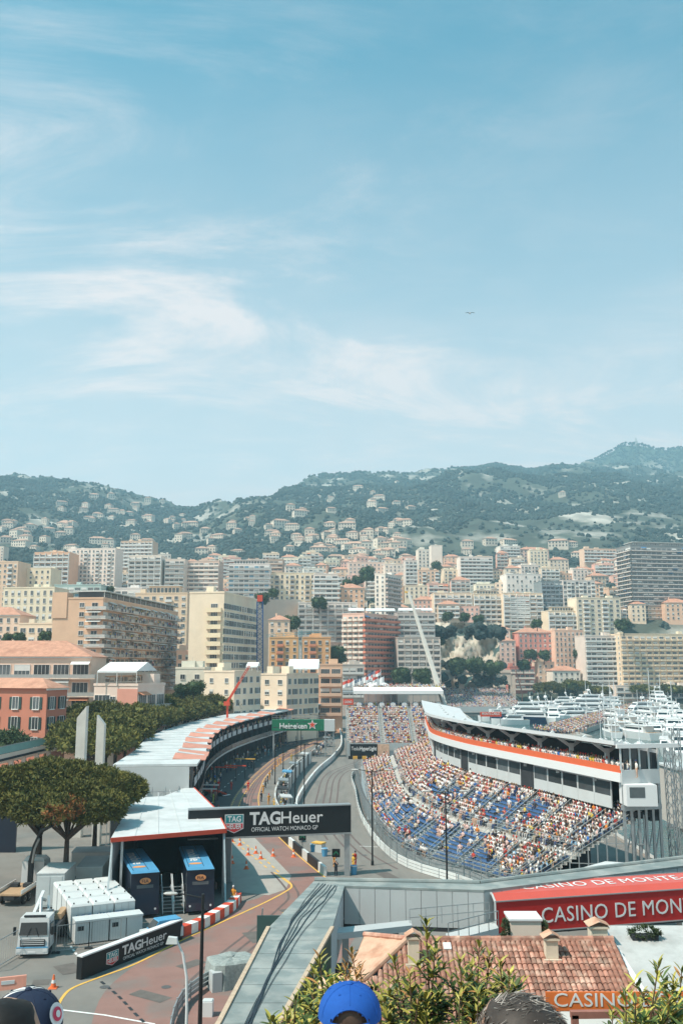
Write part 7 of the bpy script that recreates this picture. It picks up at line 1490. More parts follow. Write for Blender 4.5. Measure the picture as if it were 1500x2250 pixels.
MB().bar((p0.x,p0.y+.7,0),(p0.x,p0.y+.7,p0.z-.4),.4).build('pier', M_STEEL, rp, True); MB().bar((p1.x-.5,p1.y+.7,0),(p1.x-.5,p1.y+.7,p1.z-.4),.4).build('pier', M_STEEL, rp, True); MB().bar((e.x-1,e.y+.6,0),(e.x-1,e.y+.6,e.z-.4),.4).build('pier', M_STEEL, rp, True); MB().bar((a.x+.5,a.y+.6,0),(a.x+.5,a.y+.6,a.z-.4),.4).build('pier', M_STEEL, rp, True)
# ---------------- red casino tube
M_CRED = mat('casino_red_shaded', (.42,.018,.016), .45, .06, .8); M_CTOP = mat('casino_red_sunlit', (.58,.10,.075), .35, .06, .8)  # one red: paler top carries sunlight in its colour, deeper front the shade
ct = thing('casino_tube','long red enclosed walkway with white casino lettering','walkway',(10,61,0)); f0, f1 = Vector((9.75,61.0,0)), Vector((30.5,66.3,0)); dx = (f1-f0).normalized(); dn = Vector((-dx.y,dx.x,0)); zb_, zt2, zc2 = 6.05, 8.0, 8.45
MB().hexa([f0+Vector((0,0,zb_)),f1+Vector((0,0,zb_)),f1+dn*.06+Vector((0,0,zb_)),f0+dn*.06+Vector((0,0,zb_))],[f0+Vector((0,0,zt2)),f1+Vector((0,0,zt2)),f1+dn*.06+Vector((0,0,zt2)),f0+dn*.06+Vector((0,0,zt2))]).build('front_panel', M_CRED, ct, True)
u0, u1 = f0+dn*.45+Vector((0,0,zc2-.1)), f1+dn*.45+Vector((0,0,zc2-.1)); w0, w1 = f0+dn*2.3+Vector((-.0,0,zc2+.05)), f1+dn*2.3+Vector((0,0,zc2+.05))
MB().add([f0+Vector((0,0,zt2+.003)),f1+Vector((0,0,zt2+.003)),u1,u0,w1,w0],[(0,1,2,3),(3,2,4,5)]).build('roof_panel', M_CTOP, ct, True)
for a, c in ((f0+Vector((0,0,zt2)),f1+Vector((0,0,zt2))),(w0,w1),(f0+Vector((0,0,zb_)),f1+Vector((0,0,zb_)))): MB().bar(a+Vector((0,-.03,0)),c+Vector((0,-.03,0)),.07).build('edge_rail', M_STEEL, ct, True)
fr_ = [f0+Vector((0,0,zb_)),f0+Vector((0,0,zt2)),u0,w0,f0+dn*2.3+Vector((0,0,zb_))]
for a, c in zip(fr_,fr_[1:]): MB().bar(a-dx*.03,c-dx*.03,.1).build('end_frame', M_PANEL, ct, True)
MB().wall([((f0+dn*2.25).x,(f0+dn*2.25).y),((f1+dn*2.25).x,(f1+dn*2.25).y)], zb_, zc2, .06).build('rear_panel', M_DK, ct, True); MB().hexa([f0+Vector((0,0,zb_-.15)),f1+Vector((0,0,zb_-.15)),f1+dn*2.3+Vector((0,0,zb_-.15)),f0+dn*2.3+Vector((0,0,zb_-.15))],[f0+Vector((0,0,zb_-.003)),f1+Vector((0,0,zb_-.003)),f1+dn*2.3+Vector((0,0,zb_-.003)),f0+dn*2.3+Vector((0,0,zb_-.003))]).build('floor', M_DK, ct, True)
for t in (.06,.35,.65,.95): p = f0.lerp(f1,t)+dn*1.2; MB().bar((p.x,p.y,0),(p.x,p.y,zb_-.16),.3).build('pier', M_STEEL, ct, True)
cw = 16.4; o0 = f0+dx*3.15+Vector((0,0,zb_+.48)); place_text(ct,'lettering',text_mesh('CASINO DE MONTE-CARLO', M_LET, 1.32, .01, cw, 0, 0, 1.05), o0-Vector(ct.location), dx, (0,0,1), .03)
sl_ = (w0-u0).normalized(); place_text(ct,'roof_lettering',text_mesh('CASINO DE MONTE-CARLO', M_LET, 1.25, .004, cw, 0, 0, 1.05), u0+dx*2.4+sl_*.45-Vector(ct.location), dx, sl_, .02)
# ---------------- white tarpaulin roofs behind the tube, dock clutter at right
T = thing('tarpaulin_roof','grey white sloping tarpaulin roof behind the red walkway','canopy',(25,82,0)); q4 = [P(1192,1937,76),P(1500,1918,80),P(1478,1903,86),P(1330,1893,88),P(1240,1918,84)]; MB().add([tuple(v) for v in q4],[(0,1,2,3,4)]).build('sheet', M_ROOFW, T, True)
for v in q4: MB().bar((v.x,v.y,0),(v.x,v.y,v.z-.02),.12).build('post', M_STEEL, T, True)
for k,(px,D,yt) in enumerate(((1478,104,1640),(1498,108,1600))):
    p = P(px,1850,D); T = thing('lattice_mast','steel lattice mast standing by the dock, %s' % ['left of the two','right of the two'][k],'mast',(p.x,D,-1.6),0,'lattice masts by the dock'); b = MB(); z = P(px,yt,D).z+1.6; lattice(b,(0,0,0),(0,0,z),.7,14,.09); b.build('mast', M_STEEL, T); b = MB(); b.box(-.9,.9,-.9,.9,-.3,.3); b.build('foot', M_KERB, T)
T = thing('dock_shed','grey dockside building under the end of the clubhouse','building',(50,140,-2)); MB().box(0,14,0,8,1.2,9.5).build('wall', wallmat((.42,.44,.43)), T); MB().box(-.3,14.3,-.3,8.3,9.503,9.8).build('roof', M_PANEL, T)
for k in range(4): MB().box(.8+k*3.4,3.2+k*3.4,-.05,.05,5.4,7.8).build('window', GLASS, T)
# ---------------- tiled house
SL = .364; RDG = 36.0; ZR = P(1100,2067,RDG).z
def on_roof(px, py):
    a = ray(px,py); k = (ZR - SL*RDG - H)/(a[2] - SL*a[1]); return Vector((a[0]*k, a[1]*k, H + a[2]*k))
hs = thing('tiled_house','house with weathered terracotta tile roof and chimneys below the viewpoint','house',(6,33,0)); XL, XRt = on_roof(897,2075).x, 10.15; y_e = 29.0
rz_ = lambda y: ZR - SL*(RDG-y)
MB().hexa([(XL-3.4,y_e+.3,0),(XRt-.1,y_e+.3,0),(XRt-.1,RDG+5,0),(XL-3.4,RDG+5,0)],[(XL-3.4,y_e+.3,rz_(y_e)-.25),(XRt-.1,y_e+.3,rz_(y_e)-.25),(XRt-.1,RDG+5,rz_(y_e)-.25),(XL-3.4,RDG+5,rz_(y_e)-.25)]).build('wall', wallmat((.62,.46,.34)), hs, True)
M_TILE = mat('tile_terracotta',(.34,.165,.12),.88,.28,6,rand=.42,bump=.4,bscale=20,col2=(.52,.36,.28),c2scale=2.2,c2lo=.48,c2hi=.74); M_TILEO = mat('tile_old_pink',(.60,.37,.26),.9,.18,2.0,bump=.4,bscale=9,col2=(.5,.27,.18),c2scale=1.2)
hipB = on_roof(770,2190); e_ = Vector((XL-3.4,y_e,rz_(y_e)))
rb_ = MB(); rb_.add([(XL,RDG,ZR-.05),(XRt,RDG,ZR-.05),(XRt,y_e,rz_(y_e)-.05),(XL-2.4,y_e,rz_(y_e)-.05)],[(3,2,1,0)]); rb_.add([(XRt,RDG,ZR-.05),(XL,RDG,ZR-.05),(XL-2.0,RDG+5,ZR-1.8),(XRt,RDG+5,ZR-1.8)],[(0,1,2,3)]); rb_.build('roof_board', M_DK, hs, True)
# old smooth hip at the left
hp = MB(); W1 = P(800,2054,37.5); W2 = P(757,2170,33.2); nseg = 10; A = []
p_in0, p_in1 = Vector((XL+.0,RDG,ZR+.02)), on_roof(795,2162)+Vector((0,0,.06)); pA, pB = P(800,2056,37.6), P(752,2172,33.5)
for j in range(nseg+1): A.append([p_in0.lerp(p_in1,j/nseg).lerp(pA.lerp(pB,j/nseg),i/nseg)+Vector((0,0,.05*math.sin(i*2.4)*.3)) for i in range(nseg+1)])
hp.add([p for r_ in A for p in r_],[(j*(nseg+1)+i,(j+1)*(nseg+1)+i,(j+1)*(nseg+1)+i+1,j*(nseg+1)+i+1) for j in range(nseg) for i in range(nseg)]); hp.build('old_hip_slope', M_TILEO, hs, True)
b = MB(); b.add([pA,pB,(pB.x,pB.y,6),(pA.x,pA.y,6)],[(0,1,2,3)]); b.build('side_wall', wallmat((.6,.45,.34)), hs, True)
MB().tube([p_in0+Vector((0,0,.05)),p_in1+Vector((0,0,.03))],.11,8).build('hip_ridge', M_TILEO, hs, True); MB().tube([pA+Vector((0,0,.04)),p_in0+Vector((0,0,.05))],.1,8).build('ridge_cap', M_TILE, hs, True)
tl_ = MB(); n = 6; Lt = .40; tA = []; 
for yy, r_, zz_ in ((0,.082,.0),(-Lt,.094,.032)):
    tA.append([(r_*math.cos(math.pi*i/n), yy, r_*math.sin(math.pi*i/n)*.85+zz_) for i in range(n+1)])
tl_.add(tA[0]+tA[1],[(i,i+1,n+2+i,n+1+i) for i in range(n)]+[tuple(n+1+i for i in range(n+1))]); tile_me = tl_.mesh('roof_tile', M_TILE, smooth=False); tV, tF = tri_arrays(tl_)
sang = math.atan(SL); tiles = []; dsl = .335; nr = int((RDG-y_e)/math.cos(sang)/dsl)
for r_ in range(nr):
    y = RDG - r_*dsl*math.cos(sang); z = rz_(y); x = XL-2.2
    hx = XL - (RDG-y)/(RDG-p_in1.y)*(XL-p_in1.x)
    while x < XRt-.05:
        if x > hx+.05: tiles.append((x+prd.uniform(-.008,.008), y, z+.0))
        x += .184
vis = [(t, to_px((t[0],t[1]-.2,t[2]+.05))) for t in tiles]; big = sorted([v for v in vis if 2075 < v[1][1] < 2215 and 1040 < v[1][0] < 1340], key=lambda v: -v[1][1])[:300]; bs = set(id(v[0]) for v in big)
for v in big: o = piece(hs,'roof_tile',tile_me,(v[0][0]-6,v[0][1]-33,v[0][2])); o.rotation_euler = (sang,0,prd.uniform(-.03,.03))
restt = [v[0] for v in vis if id(v[0]) not in bs]; cs, sn = math.cos(sang), math.sin(sang); tR = np.stack([tV[:,0],tV[:,1]*cs-tV[:,2]*sn,tV[:,1]*sn+tV[:,2]*cs],1)
V,F,_ = join_np([(tR,tF)],[0]*len(restt),np.array(restt)-np.array([6,33,0]),[0]*len(restt)); o = bpy.data.objects.new('roof_tiles', np_mesh('roof_tiles',V,F,M_TILE)); COL.objects.link(o); o.parent = hs; o['kind'] = 'stuff'
rid = MB().lathe([(.13,0),(.15,.4)],8,(0,0,0),'x').mesh('ridge_tile', M_TILE)
x = XL
while x < XRt-.2: piece(hs,'ridge_tile',rid,(x-6,RDG-33,ZR+.02)); x += .38
def chimney(px0, px1, yb, yt, D, cap=True):
    a = P(px0,yb,D); c = P(px1,yb,D); w = c.x-a.x; zt3 = P(px0,yt,D).z; T = MB().box(a.x,c.x,D,D+w*.9,a.z-.6,zt3).build('chimney', mat('chimney_render',(.66,.56,.44),.9,.12,3), hs, True)
    MB().box(a.x-.06,c.x+.06,D-.06,D+w*.9+.06,zt3+.003,zt3+.08).build('cap_slab', MATS['chimney_render'], T).location = (0,0,0); T.children[0].location = -wloc(T) if False else (0,0,0)
    for ch in T.children: ch.data.transform(Matrix.Translation(-Vector(hs.location)))
    for s in (-1,1): r_ = MB().add([((a.x+c.x)/2,D-.1,zt3+.28),((a.x+c.x)/2,D+w+.05,zt3+.28),((a.x+c.x)/2+s*(w/2+.12),D+w+.05,zt3+.1),((a.x+c.x)/2+s*(w/2+.12),D-.1,zt3+.1)],[(0,1,2,3)]).build('cap_tile', M_TILEO, T); r_.data.transform(Matrix.Translation(-Vector(hs.location)))
    b = MB(); b.box(a.x-.1,c.x+.1,D-.1,D-.02,a.z-.2,a.z+.06); b.build('flashing', MATS['chimney_render'], hs, True)
chimney(897,921,2122,2065,34.6); chimney(1200,1227,2112,2068,34.9); chimney(1300,1336,2080,2042,36.8)
q_ = on_roof(982,2086); o = MB().box(-.14,.14,-.18,.18,.05,.14).build('skylight', M_LET, hs); o.location = q_-Vector(hs.location); o.rotation_euler = (sang,0,0)
# white flat roofs to the right of the tiles
M_SHEET = mat('roof_sheet_white', (.46,.46,.45), .75, .12, 1.2, col2=(.36,.36,.35), c2scale=1.0, c2lo=.5, c2hi=.7)
wr_ = thing('white_roofed_house','low house with white sheet roof beside the tiled house','house',(13,33,0)); zf_ = 11.55
q5 = [G(1318,2078,zf_+.5),G(1345,2180,zf_-.2)]
MB().hexa([(XRt+.02,31,0),(22,31,0),(22,38.5,0),(XRt+.02,38.5,0)],[(XRt+.02,32.6,11.4),(22,32.6,11.2),(22,38.5,12.2),(XRt+.02,38.5,12.4)]).build('wall', wallmat((.72,.70,.66)), wr_, True)
MB().add([(XRt+.05,32.4,11.46),(13.6,32.4,11.40),(13.6,38.6,12.5),(XRt+.05,38.6,12.5)],[(0,1,2,3)]).build('roof_sheet', M_SHEET, wr_, True); MB().add([(13.7,31.6,11.36),(18,31.6,11.3),(18,38.6,12.44),(13.7,38.6,12.48)],[(0,1,2,3)]).build('roof_sheet', M_SHEET, wr_, True); MB().bar((13.65,32,11.42),(13.65,38.6,12.55),.08,.14).build('roof_seam', M_PANEL, wr_, True); MB().bar((XRt+.06,31.9,11.5),(XRt+.06,38.6,12.6),.22,.3).build('gable_parapet', M_LET, wr_, True)
MB().box(XRt+.3,15.0,31.2,32.4,9,11.2).build('front_wall', wallmat((.73,.70,.66)), wr_, True)
for k in range(9): MB().bar((15+k*.42,34.2,11.95),(15.4+k*.42,38.5,12.6),.22,.05).build('roof_rib', M_PANEL, wr_, True)
lf = thing('roof_planter','dark leafy planter on the white sheet roof','planter',P(1415,2066,37.5)); b = MB(); b.box(-.5,.5,-.2,.2,0,.2); b.build('box',M_DK,lf); V,F = tuft_arrays([(0,0,.25,.6,.3,.22)],900,.14,4,6); o = bpy.data.objects.new('leaves',np_mesh('leaves',V,F,M_LEAF)); COL.objects.link(o); o.parent = lf; o['kind']='stuff'
kk = thing('roof_kiosk','small pale kiosk with green sides behind the tiled ridge','kiosk',P(1122,2064,41)); MB().box(0,1.3,0,1.2,-1,.72).build('wall',wallmat((.6,.56,.5)),kk); MB().box(-.06,1.36,-.06,1.26,.723,.8).build('roof',M_LET,kk); V,F = tuft_arrays([(-.15,.3,.2,.14,.4,.5),(1.5,.3,.1,.14,.4,.5)],1500,.12,6,6); o = bpy.data.objects.new('hedge',np_mesh('hedge',V,F,M_LEAF)); COL.objects.link(o); o.parent = kk; o['kind']='stuff'
# orange casino banner in front of the house
ob = thing('orange_banner','orange banner with white casino lettering at the bottom right','banner',(P(1200,2222,27).x,27,P(1200,2222,27).z)); hB = P(1200,2181,27).z-P(1200,2222,27).z; wB = 8.4; MB().box(0,wB,0,.06,0,hB).build('cloth', mat('banner_orange',(.70,.17,.04),.6,.08,2), ob); place_text(ob,'lettering',text_mesh('CASINO DE MONTE-CARLO', M_LET, .5, .004, 7.6, 0), (.22,0,.11), (1,0,0), (0,0,1), .01)
for x in (.1,4,8.2): MB().bar((x,.1,-12),(x,.1,hB),.07).build('post', M_STEEL, ob)
pg = thing('wooden_pergola','reddish timber frame below the orange banner','frame',(P(1262,2235,24).x,24,0)); zz = P(1262,2230,24).z; MB().bar((0,0,0),(0,0,zz),.16).build('post', mat('timber_red',(.3,.13,.1),.8,.15,4), pg); MB().bar((-.1,0,zz),(4,0,zz+.05),.16).build('beam', MATS['timber_red'], pg); MB().box(.2,4,.3,2.5,zz-.9,zz-.8).build('gravel_tray', ROOFG, pg); MB().bar((3.9,0,0),(3.9,0,zz),.16).build('post', MATS['timber_red'], pg)
# guard rail, covered stack and green hoarding by the road
gr = resample(bez(g2([(372,2300),(382,2252),(402,2212),(440,2180),(500,2146)]),30),1.6); T = thing('roadside_guard_rail','curved steel guard rail at the bottom of the road','barrier',(gr[0].x,gr[0].y,0))
for a, c in zip(gr,gr[1:]):
    for z in (.3,.62,.94): MB().bar(a+Vector((0,0,z)),c+Vector((0,0,z)),.08,.24).build('rail', M_STEEL, T, True)
    MB().bar(a,a+Vector((0,0,1.15)),.12).build('post', M_STEEL, T, True)
T = thing('white_block','white block beside the near lamp post','block',G(456,2232)); MB().box(-.35,.35,-.35,.35,0,.9).build('body',M_LET,T); MB().box(-.3,.3,-.3,.3,.903,.96).build('lid',M_PANEL,T)
T = thing('covered_stack','stack covered by a grey debris net beside the footbridge','stack',G(520,2172),R(25)); b = MB(); nn, mm = 18, 9; vv = []
for j in range(mm+1):
    t = j/mm
    for i in range(nn):
        a_ = 2*math.pi*i/nn; ca_, sa_ = math.cos(a_), math.sin(a_); q_ = (abs(ca_)**5+abs(sa_)**5)**(-.2); w_ = (1 if t < .62 else max(0,1-((t-.62)/.38)**2.2))*(1.12-.14*t); zz_ = 1.75*min(1,t/.72)+.12*fbm(ca_*3,sa_*3+t*3,1,5); vv.append((1.65*q_*ca_*w_+.16*math.sin(a_*9)*(1-t),1.2+1.35*q_*sa_*w_+.16*math.cos(a_*8)*(1-t),zz_))
b.add(vv,[(j*nn+i,j*nn+(i+1)%nn,(j+1)*nn+(i+1)%nn,(j+1)*nn+i) for j in range(mm) for i in range(nn)]+[tuple(mm*nn+i for i in range(nn))]); b.build('net_cover', mat('net_grey',(.27,.30,.29),.95,.3,5,bump=.6,bscale=6), T); MB().box(-1.9,-1.2,-.3,.6,0,1.3).build('crate', M_WALLG, T)
T = thing('green_hoarding','dark green hoarding panel at the roadside','hoarding',G(592,2092)); MB().box(-1.05,1.2,0,.12,0,2.75).build('panel', mat('hoarding_green',(.04,.085,.08),.6,.1,1), T); MB().bar((-.9,.6,0),(-.6,.1,3.3),.12).build('brace', M_STEEL, T); MB().box(1.0,1.2,-.05,.0,2.4,3.0).build('marker', M_YEL, T)
# ---------------- shrubs just below the terrace
M_LY = mat('leaf_yellow_green',(.36,.32,.065),.5,.2,30,rand=.3,spec=.4); M_LG = mat('leaf_green',(.075,.11,.03),.5,.2,30,rand=.3,spec=.4); M_LO = mat('leaf_bronze',(.40,.20,.07),.5,.2,30,rand=.25,spec=.4); M_TWIG = mat('twig',(.12,.07,.045),.9,.2,20)
def leafm(m_):
    b = MB(); xs = (0,.018,.045,.075,.095); ws = (.002,.010,.0145,.010,.0005); v = []
    for x_, w_ in zip(xs,ws): z = -.9*x_*x_*1.6; v += [(x_,-w_,z+w_*.45),(x_,0,z),(x_,w_,z+w_*.45)]
    b.add(v,[f for i in range(4) for f in ((i*3,i*3+1,i*3+4,i*3+3),(i*3+1,i*3+2,i*3+5,i*3+4))]); return b
LMe = [leafm(0).mesh('leaf',m_) for m_ in (M_LY,M_LG,M_LO)]; lV, lF = tri_arrays(leafm(0))
def shrub(label, tips, D0, seed):
    r = random.Random(seed); base = P(tips[0][0],2250,D0); T = thing('shrub', label, 'shrub', (base.x,D0,17.5)); L0 = Vector(T.location); leaves = []; st = MB()
    for (px,py,kind) in tips:
        D = D0 + r.uniform(-.7,.7); tip = P(px,py,D); root = tip + Vector((r.uniform(-.15,.15),r.uniform(-.1,.3),-1.0-r.uniform(0,.4))); n = 62; st.tube([root-L0,(tip*.5+root*.5+Vector((r.uniform(-.05,.05),0,0)))-L0,tip-L0],[.014,.009,.004],5)
        for i in range(n):
            f = (i/n)**1.25; c = tip.lerp(root, f*.95); az = i*2.4+r.uniform(-.4,.4); el = R(58-66*min(1,f*2.2)+r.uniform(-14,14)); s = r.uniform(.6,1.3)*(.85+.35*min(1,f*3)); leaves.append((f, c+Vector((math.cos(az)*.03*min(1,f*8),math.sin(az)*.03*min(1,f*8),0)), az, el, s, (2 if (kind == 2 and r.random() < .8) or r.random() < .05 else (0 if r.random() < (.72-.9*f) else 1))))
        for _ in range(13):    # side twigs
            f = r.uniform(.25,.8); c = tip.lerp(root,f); az = r.uniform(0,6.28); e2 = c+Vector((math.cos(az)*.16,math.sin(az)*.16,r.uniform(.08,.2))); st.tube([c-L0,e2-L0],[.006,.003],4)
            for i in range(11): leaves.append((.25+f*.4, c.lerp(e2,1-i/16), i*2.4, R(50-40*i/11+r.uniform(-15,15)), r.uniform(.8,1.4), 0 if r.random() < .5 else 1))
    st.build('stem', M_TWIG, T); leaves.sort(key=lambda q: q[0]); Vs=[[],[],[]]; cnt=[0,0,0]; Fs=[[],[],[]]
    for i,(f,c,az,el,s,k) in enumerate(leaves):
        if i < 300: o = piece(T,'leaf',LMe[k],c-L0,0,(s,s,s),(0,-el,az))
        else:
            M = (Matrix.Rotation(az,3,'Z') @ Matrix.Rotation(-el,3,'Y')); X = (lV*s) @ np.array(M).T + np.array(c-L0); Vs[k].append(X); Fs[k].append(lF+cnt[k]); cnt[k] += len(lV)
    V = []; F = []; mi = []; b0 = 0
    for k in range(3):
        if Vs[k]: v_ = np.concatenate(Vs[k]); f_ = np.concatenate(Fs[k]); V.append(v_); F.append(f_+b0); mi += [k]*len(f_); b0 += len(v_)
    if V: o = bpy.data.objects.new('leaves', np_mesh('leaves',np.concatenate(V),np.concatenate(F),[M_LY,M_LG,M_LO],mi=mi)); COL.objects.link(o); o.parent = T; o['kind'] = 'stuff'
rs = random.Random(21)
shrub('leafy shrub left of the blue cap', [(702,2106,0),(722,2150,0),(688,2135,0),(672,2172,0),(650,2195,0),(630,2228,0),(705,2190,0),(690,2230,0),(735,2195,0),(660,2240,0)], 8.0, 1)
shrub('bronze leaved young shrub behind the blue cap', [(772,2092,2),(760,2120,2),(792,2128,2),(783,2150,2)], 9.5, 2)
mid = [(936,2030,0),(866,2112,0),(900,2140,0),(955,2095,0),(1052,2078,0),(1075,2100,0),(1035,2125,0),(1098,2118,0),(1118,2140,0),(990,2150,0),(870,2160,0),(840,2190,0),(920,2190,0),(960,2180,0),(1010,2190,0),(1050,2185,0),(1090,2180,0),(1130,2170,0),(850,2225,0),(890,2225,0),(935,2230,0),(980,2225,0),(1025,2230,0),(1065,2235,0),(1145,2205,0),(1010,2110,0)]
shrub('broad yellow green shrub in the middle of the bottom edge', mid, 8.2, 3)
shrub('leafy shrub at the bottom right corner', [(1446,2122,0),(1478,2158,0),(1497,2135,0),(1412,2185,0),(1374,2180,0),(1395,2205,0),(1440,2190,0),(1470,2200,0),(1345,2226,0),(1420,2230,0),(1490,2220,0),(1378,2238,0),(1455,2235,0)], 7.5, 4)
bk = MB(); bk.add([(-60,4.9,19.2),(60,4.9,19.2),(60,28,6),(-60,28,6)],[(0,1,2,3)]); o = bk.build('bank', mat('bank_soil',(.10,.085,.05),.95,.3,1)); o['kind'] = 'structure'
# ---------------- onlookers at the parapet (seen from behind)
def onlooker(name, label, px, ytop, D, head_w, shirt, hairc, facing=0.0, tilt=0.0, ground=20.0):
    top = P(px,ytop,D); hh = top.z-ground; T = thing('person', label, 'person', (top.x,D,ground), facing); s = hh/1.72; k = head_w/.165
    b = MB(); n = 16; rings = [(.0,.0,.80,.165,.115),(0,0,.95,.17,.115),(0,0,1.12,.155,.105),(0,0,1.28,.185,.115),(0,0,1.39,.205,.11),(0,-.01,1.44,.15,.09),(0,-.01,1.47,.07,.07),(0,-.005,1.50,.056,.058),(0,.0,1.535,.058*k,.066*k),(0,.015,1.57,.072*k,.088*k),(0,.015,1.62,.080*k,.098*k),(0,.01,1.66,.081*k,.098*k),(0,.005,1.70,.066*k,.08*k),(0,0,1.72,.02,.03)]
    vv = []; 
    for (x,y,z,rx,ry) in rings: vv += [(x+rx*math.cos(2*math.pi*j/n),y+ry*math.sin(2*math.pi*j/n),z*s) for j in range(n)]
    kk_ = len(rings); b.mi(0).add(vv,[(i*n+j,i*n+(j+1)%n,(i+1)*n+(j+1)%n,(i+1)*n+j) for i in range(kk_-1) for j in range(n)]+[tuple(range(n-1,-1,-1)),tuple((kk_-1)*n+j for j in range(n))])
    b.m = [0 if (i < 6*n) else 1 for i in range(len(b.m))]
    b.mi(2)
    for sx in (-1,1): b.tube([(sx*.09,0,.88*s),(sx*.1,.01,.48*s),(sx*.1,-.01,.08*s),(sx*.1,.16,.04*s)],[.095,.065,.045,.04],10)
    for sx in (-1,1):
        b.mi(0).tube([(sx*.18,0,1.38*s),(sx*.235,0,1.2*s),(sx*.25,.04,1.08*s)],[.06,.05,.045],10); b.mi(1).tube([(sx*.25,.04,1.08*s),(sx*.22,.25,1.08*s),(sx*.19,.36,1.1*s)],[.042,.034,.03],8)
        for f in range(4): b.tube([(sx*.19+(f-1.5)*.018,.36,1.1*s),(sx*.19+(f-1.5)*.02,.42,1.09*s),(sx*.19+(f-1.5)*.02,.44,1.065*s)],.009,5)
        b.tube([(sx*.16,.34,1.1*s),(sx*.15,.39,1.11*s)],.01,5); b.lathe([(.0,-.012),(.02,-.01),(.024,0),(.02,.01),(0,.012)],8,(sx*.083*k,.01,1.6*s),'x',1,1.6)
    b.mi(1).tube([(0,.1*k,1.615*s),(0,.125*k,1.59*s),(0,.1*k,1.578*s)],[.012,.017,.01],6)
    body = b.build('body', [mat('shirt_%d' % int(shirt[0]*999+shirt[2]*99), shirt, .85,.1,8), mat('skin_neck',(.42,.25,.18),.55,.08,20), mat('jeans',(.06,.08,.13),.9,.1,8)], T, smooth=True)
    b = MB(); b.lathe([(.02,1.722*s),(.066*k,1.705*s),(.081*k,1.665*s),(.083*k,1.62*s),(.076*k,1.575*s)],16,(0,-.004,0),'z',1,1.16); b.build('hair', mat('hair_%d' % int(hairc[0]*999), hairc, .6,.3,60), T, smooth=True)
    return T, s, k
def cap(T, s, k, z0, R_, main, front=None, badge=False, opening=True):
    """baseball cap seen from behind: the opening arch faces -y, the brim +y"""
    n, m = 48, 14; b = MB(); V = []; Hc = R_*.95
    for j in range(m+1):
        t = j/m; ph = t*math.pi/2
        for i in range(n):
            a = 2*math.pi*i/n; r_ = R_*math.cos(ph)**.82; V.append((r_*math.cos(a), r_*1.12*math.sin(a), z0+Hc*math.sin(ph)**.95))
    fs = []; mi = []
    for j in range(m):
        for i in range(n):
            a = 2*math.pi*(i+.5)/n; da = abs((a-1.5*math.pi+math.pi)%(2*math.pi)-math.pi); t = (j+.5)/m
            if opening and (da/.62)**2+(t/.36)**2 < 1: continue
            fs.append((j*n+i,j*n+(i+1)%n,(j+1)*n+(i+1)%n,(j+1)*n+i)); mi.append(1 if front and math.sin(a) > .25 else 0)
    b.add(V,fs); b.m = mi; C = b.build('cap', [main, front or main], T, smooth=True)
    for q in range(6):
        a = math.pi/2+q*math.pi/3; pts = []
        for j in range(9):
            ph = (.1+.9*j/8)*math.pi/2
            if opening and q == 3 and j < 3: continue
            r_ = R_*1.004*math.cos(ph)**.82; pts.append((r_*math.cos(a),r_*1.12*math.sin(a),z0+Hc*1.004*math.sin(ph)**.95))
        MB().tube(pts,.0016,5).build('seam', main, C)
        ph = .62*math.pi/2; a2 = a+math.pi/6; r_ = R_*1.004*math.cos(ph)**.82; MB().lathe([(.002,0),(.0045,.001),(.0045,.003),(.002,.003)],10,(r_*math.cos(a2),r_*1.12*math.sin(a2),z0+Hc*math.sin(ph)**.95),'y').build('eyelet', main, C)
    MB().lathe([(.011,-.002),(.011,.003),(.006,.007),(0,.008)],12,(0,0,z0+Hc)).build('button', main, C)
    b = MB(); st_ = []
    for i in range(15): a = R(20)+R(140)*i/14; st_.append((R_*math.cos(a),R_*1.12*math.sin(a)))
    o2 = [(x*1.02,y+.075*math.sin(math.pi*i/14)**.6) for i,(x,y) in enumerate(st_)]
    b.strip([Vector((x,y,z0+.004)) for x,y in st_],[Vector((x,y,z0-.012)) for x,y in o2]); b.strip([Vector((x,y,z0-.002)) for x,y in o2][::-1],[Vector((x,y,z0+.001)) for x,y in st_][::-1]); b.build('brim', main, C)
    if opening:
        pts = [(R_*1.0*math.cos(1.5*math.pi+d), R_*1.13*math.sin(1.5*math.pi+d), z0+.008) for d in np.linspace(-.62,.62,9)]; MB().tube(pts,.006,6).build('strap', main, C)
        pts = []
        for u in np.linspace(0,math.pi,17): t = .36*math.sin(u); da = .62*math.cos(u); ph = t*math.pi/2; r_ = R_*1.002*math.cos(ph)**.82; pts.append((r_*math.cos(1.5*math.pi+da),r_*1.12*math.sin(1.5*math.pi+da),z0+Hc*math.sin(ph)**.95))
        MB().tube(pts,.003,6).build('arch_binding', main, C)
    if badge:
        a = R(-52); c = Vector((R_*1.0*math.cos(a)*.93,R_*1.12*math.sin(a)*.93,z0+Hc*.45)); nr = Vector((math.cos(a),math.sin(a),.3)).normalized()
        for rr, m_, off in ((.032,M_LET,.006),(.020,mat('badge_pink',(.6,.06,.12),.6,0),.009),(.010,M_LET,.012)):
            u = nr.cross(Vector((0,0,1))).normalized(); w_ = u.cross(nr); b = MB(); b.add([c+nr*off]+[c+nr*off+(u*math.cos(2*math.pi*i/20)+w_*math.sin(2*math.pi*i/20))*rr for i in range(20)],[(0,1+i,1+(i+1)%20) for i in range(20)]); b.build('badge_disc', m_, C)
    return C
M_CAPB = mat('cap_blue',(.012,.085,.36),.85,.08,60,bump=.1,bscale=500); M_CAPN = mat('cap_navy',(.012,.022,.05),.8,.15,40)
T, s, k = onlooker('p','person in a bright blue baseball cap, seen from behind', 768, 2172, 3.2, .165, (.3,.3,.32), (.08,.05,.035)); cap(T,s,k,1.632*s,.103,M_CAPB)
